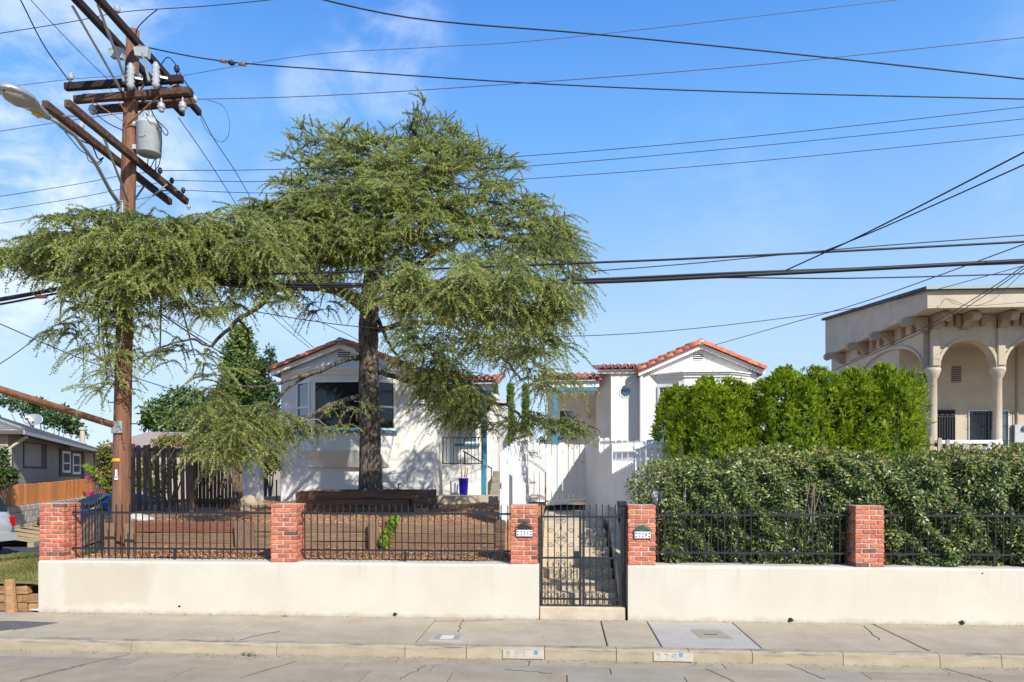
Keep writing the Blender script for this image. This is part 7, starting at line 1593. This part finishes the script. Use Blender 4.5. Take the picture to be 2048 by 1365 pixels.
leafy('far_tree', 'airy tree behind the ridge of the taupe house', [(u, v, r, r2, 38 + k % 3) for k, (u, v, r, r2) in enumerate(((10, 800, 22, 10), (50, 812, 26, 14), (85, 826, 24, 16), (110, 838, 26, 18), (135, 840, 22, 16), (150, 856, 20, 14), (75, 806, 16, 10), (125, 818, 12, 8), (165, 868, 10, 8), (-40, 800, 30, 14)))], 'tree_leaf', 1100, .26, trunk=ft(100, 38))
leafy('climbing_vine', 'orange and yellow flowering vine between the orange fence and the pole', [(u, v, r, r2, 17 + .5 * (k % 2)) for k, (u, v, r, r2) in enumerate(((222, 905, 20, 16), (214, 930, 18, 22), (230, 945, 20, 24), (215, 968, 18, 20), (228, 985, 20, 16), (205, 900, 8, 10)))], 'vine_leaf', 1300, .15, 'vine', ft(222, 17, 0))
leafy('bougainvillea', 'magenta bougainvillea blooms beside the end of the orange fence', [(u, v, r, r2, 16.2) for u, v, r, r2 in ((186, 955, 11, 5), (197, 951, 8, 5), (187, 961, 9, 4), (193, 985, 12, 5), (186, 990, 8, 5), (205, 985, 6, 6))], 'bloom_pink', 1500, .10, 'bush', ft(205, 16.2, 0))
leafy('vine_spray', 'trailing green spray arching left over the bougainvillea', [(u, v, 5, 3, 16) for u, v in ((172, 932), (178, 936), (185, 940), (192, 948), (199, 955), (204, 965))], 'bright_leaf', 1800, .12, 'vine', ft(208, 16, 0))
leafy('edge_bush', 'leafy bush at the left edge in front of the taupe house', [(u, v, r, r2, 10.3) for u, v, r, r2 in ((0, 930, 16, 26), (12, 955, 20, 16), (22, 948, 12, 10), (-20, 950, 30, 26), (4, 905, 8, 10))], 'tree_leaf', 1100, .13, 'bush', ft(-5, 10.3, 0))
leafy('fence_creeper', 'green and orange creeper spilling over the dark slat fence', [(u, v, r, r2, 6.3) for u, v, r, r2 in ((320, 886, 16, 8), (345, 880, 20, 10), (372, 884, 20, 12), (398, 890, 16, 12), (300, 930, 18, 20), (340, 940, 20, 20), (280, 960, 18, 26), (310, 975, 20, 20))], 'vine_leaf', 900, .09, 'creeper', ft(340, 6.3, 1.2))
leafy('flower_patch', 'small purple blooms glimpsed between the dark slats', [(u, v, 8, 10, 7.2) for u, v in ((425, 940), (445, 965), (405, 960), (470, 950))], 'bloom_pink', 900, .06, 'flowers', ft(430, 7.2, 1.2))
def cypress(label, u, vtop, wpx, Y):
    rg = np.random.default_rng(int(u)); n = 3800; x0 = PX(u, Y); zt = ZV(u, vtop, Y); zb = 1.5; r = (PX(u + wpx / 2, Y) - x0); f = rg.uniform(0, 1, n); ph = rg.uniform(0, 6.283, n)
    rad = r * np.minimum(1, 1.25 * (1 - f) ** .75) * np.clip(.55 + f * 2, 0, 1) * (1 + .15 * np.sin(4 * ph + 9 * f)) * rg.uniform(.75, 1.05, n)
    p = np.stack([x0 + rad * np.cos(ph), Y + rad * np.sin(ph), zb + (zt - zb) * f], 1); d = unit(np.stack([np.cos(ph) * .3, np.sin(ph) * .3, np.ones(n)], 1) + rg.normal(size=(n, 3)) * .25); nr = unit(np.stack([np.cos(ph), np.sin(ph), 0 * ph], 1) + rg.normal(size=(n, 3)) * .4)
    t = thing('cypress_tree', label, 'tree', (x0, Y, zb), 'slender cypresses far between the houses')
    tag(put('crown', fastmesh('crown', leaves(p, d, nr, rg.uniform(.25, .45, n), rg.uniform(.08, .14, n)).reshape(-1, 3), 4, 'cypress_leaf', np.clip(.5 + rg.normal(size=n) * .25, 0, 1)), t), kind='stuff')
    MB().tube([(x0, Y, 0), (x0, Y, zb + (zt - zb) * .9)], [r * .4, .03], 7).build('trunk', 'bark', t)
cypress('slender cypress closest to the left bungalow porch', 990, 778, 15, 28)
cypress('slender cypress midway between the two bungalows', 1021, 778, 14, 29)
cypress('slender cypress closest to the right bungalow', 1051, 778, 12, 30)
leafy('far_bush', 'low yellow green bushes at the foot of the far cypresses', [(u, v, r, r2, 22) for u, v, r, r2 in ((985, 850, 14, 14), (1005, 862, 14, 12), (1030, 855, 16, 12), (1010, 845, 10, 12), (1000, 835, 6, 12))], 'tree_leaf', 700, .16, 'bush', ft(1005, 22, 1.2))
leafy('far_bush', 'dark low bush behind the white gate, at the right bungalow corner', [(u, v, r, r2, 8.5) for u, v, r, r2 in ((1085, 880, 10, 8),)], 'tree_leaf', 500, .1, 'bush', ft(1085, 8.5, 1.4))
# climbing plant on the stake
leafy('climbing_plant', 'small yellow green climbing plant on the dark red board', [(u, v, 7, 8, TY - .18) for u, v in ((790, 1040), (783, 1050), (778, 1062), (772, 1075), (773, 1085), (786, 1045), (768, 1080))], 'bright_leaf', 5200, .055, 'plant', (PX(772, TY - .15), TY - .15, .86))

# ------------------------------------------------------------------ mulch chips, lawn blades, gutter litter
n = 42000; x = RNG.uniform(XYL + .05, XST0 - .08, n); y = .42 + 8.2 * RNG.uniform(0, 1, n) ** 2.2
ok = ~((y > 1.46) & (y < 1.68)) ; x, y = x[ok], y[ok]; n = len(x)
z = np.array([yard_z(a, b) for a, b in zip(x, y)]) + RNG.uniform(.002, .022, n); d = unit(np.stack([RNG.normal(size=n), RNG.normal(size=n), RNG.normal(size=n) * .25], 1)); nr = unit(np.stack([RNG.normal(size=n) * .5, RNG.normal(size=n) * .5, np.ones(n)], 1))
V = leaves(np.stack([x, y, z], 1), d, nr, RNG.uniform(.02, .07, n), RNG.uniform(.008, .022, n)); t_ = put('mulch_chips', fastmesh('mulch_chips', V.reshape(-1, 3), 4, 'chip', np.clip(.5 + RNG.normal(size=n) * .28, 0, 1))); tag(t_, 'reddish brown wood chip mulch strewn over the left garden bed', 'mulch', kind='stuff')
n = 26000; x = RNG.uniform(-11, XYL + .1, n); y = RNG.uniform(.15, 4.5, n); zf = lambda a, b: (lawn_z(a, b) if a < XG + .1 else max(lawn_z(a, b), .78 - .25 * smooth(1.2, 3.5, b) - .6 * smooth(3.2, 6, b))) if b > .3 else .375
z = np.array([zf(a, b) for a, b in zip(x, y)]); pch = np.sin(2.1 * x + 1) * np.sin(2.7 * y) + .5 * np.sin(5.3 * x + 3 * y)
V = leaves(np.stack([x, y, z], 1), unit(np.stack([RNG.normal(size=n) * .6, RNG.normal(size=n) * .6, np.ones(n)], 1)), rdir(n), RNG.uniform(.03, .075, n), RNG.uniform(.008, .016, n), .3)
tag(put('lawn_grass', fastmesh('lawn_grass', V.reshape(-1, 3), 4, 'grass_blade', np.clip(.5 + .25 * pch + RNG.normal(size=n) * .15, 0, 1))), 'patchy half dry grass on the corner lawn', 'grass', kind='stuff')
n = 2800; x = RNG.uniform(-9, 9, n); k = RNG.integers(0, 3, n); y = np.where(k == 0, GUT - np.abs(RNG.normal(size=n)) * .10, np.where(k == 1, -.01 - np.abs(RNG.normal(size=n)) * .06, RNG.uniform(GUT - 1.6, -.05, n)))
sel = (k < 2) | (RNG.uniform(size=n) < .35); x, y = x[sel], y[sel]; n = len(x); z = np.where(y > SWY0, .008, np.where(y < GUT, -.140 + .012 * (GUT - y) + .008, .012))
V = leaves(np.stack([x, y, z], 1), unit(np.stack([RNG.normal(size=n), RNG.normal(size=n), .1 + 0 * x], 1)), unit(np.stack([RNG.normal(size=n) * .3, RNG.normal(size=n) * .3, np.ones(n)], 1)), RNG.uniform(.008, .034, n), RNG.uniform(.005, .014, n))
tag(put('leaf_litter', fastmesh('leaf_litter', V.reshape(-1, 3), 4, 'litter_leaf', RNG.uniform(0, 1, n))), 'scattered dry leaf litter on the sidewalk and in the gutter', 'litter', kind='stuff')
leafy('weed_tuft', 'small green weed tuft growing in the gutter joint', [(500, 1310, 12, 4, SWY0 - .2), (488, 1311, 8, 3, SWY0 - .2)], 'tree_leaf', 700, .028, 'weed')
leafy('weed_tuft', 'tiny green weed at the wall foot near the stone joint', [(570, 1235, 6, 3, -.04), (1136 - 560, 1236, 5, 2, -.05)], 'tree_leaf', 700, .028, 'weed')
# cracks: thin dark creases in the concrete
def crack(pts, w, host):
    m = MB()
    for a, b in zip(pts[:-1], pts[1:]):
        d = (b - a).normalized(); s_ = Vector((-d.y, d.x, 0)) * w / 2; m.prism([a - s_, b - s_, b + s_, a + s_], (0, 0, .0035))
    tag(m.build('crack', 'joint_dirt', host), kind='stuff')
def wander(p, q, n, amp):
    p, q = Vector(p), Vector(q); return [p.lerp(q, i / n) + Vector((random.uniform(-amp, amp), random.uniform(-amp, amp), 0)) * (0 < i < n) for i in range(n + 1)]
def zz(p, z): return Vector((p.x, p.y, z))
for (u0, v0, u1, v1, n, amp) in ((926, 1239, 918, 1264, 7, .03), (1010, 1240, 870, 1243, 9, .02), (1728, 1252, 1760, 1280, 8, .03), (560, 1262, 480, 1280, 8, .03)):
    crack(wander(zz(PZ(u0, v0, .004), .003), zz(PZ(u1, v1, .004), .003), n, amp), .007, bed)
for (u0, v0, u1, v1, n, amp) in ((40, 1364, 260, 1306, 14, .03), (165, 1330, 40, 1364, 8, .04), (800, 1362, 850, 1330, 9, .03), (1010, 1340, 1105, 1346, 9, .02), (1890, 1337, 1985, 1363, 10, .02), (1410, 1338, 1470, 1364, 8, .015), (1560, 1322, 1650, 1358, 9, .012), (480, 1358, 590, 1322, 9, .012)):
    a, b = PZ(u0, v0, -.135), PZ(u1, v1, -.125); crack([Vector((p.x, p.y, road_z(min(p.y, GUT)) + .001)) for p in wander(a, b, n, amp)], .009, road)
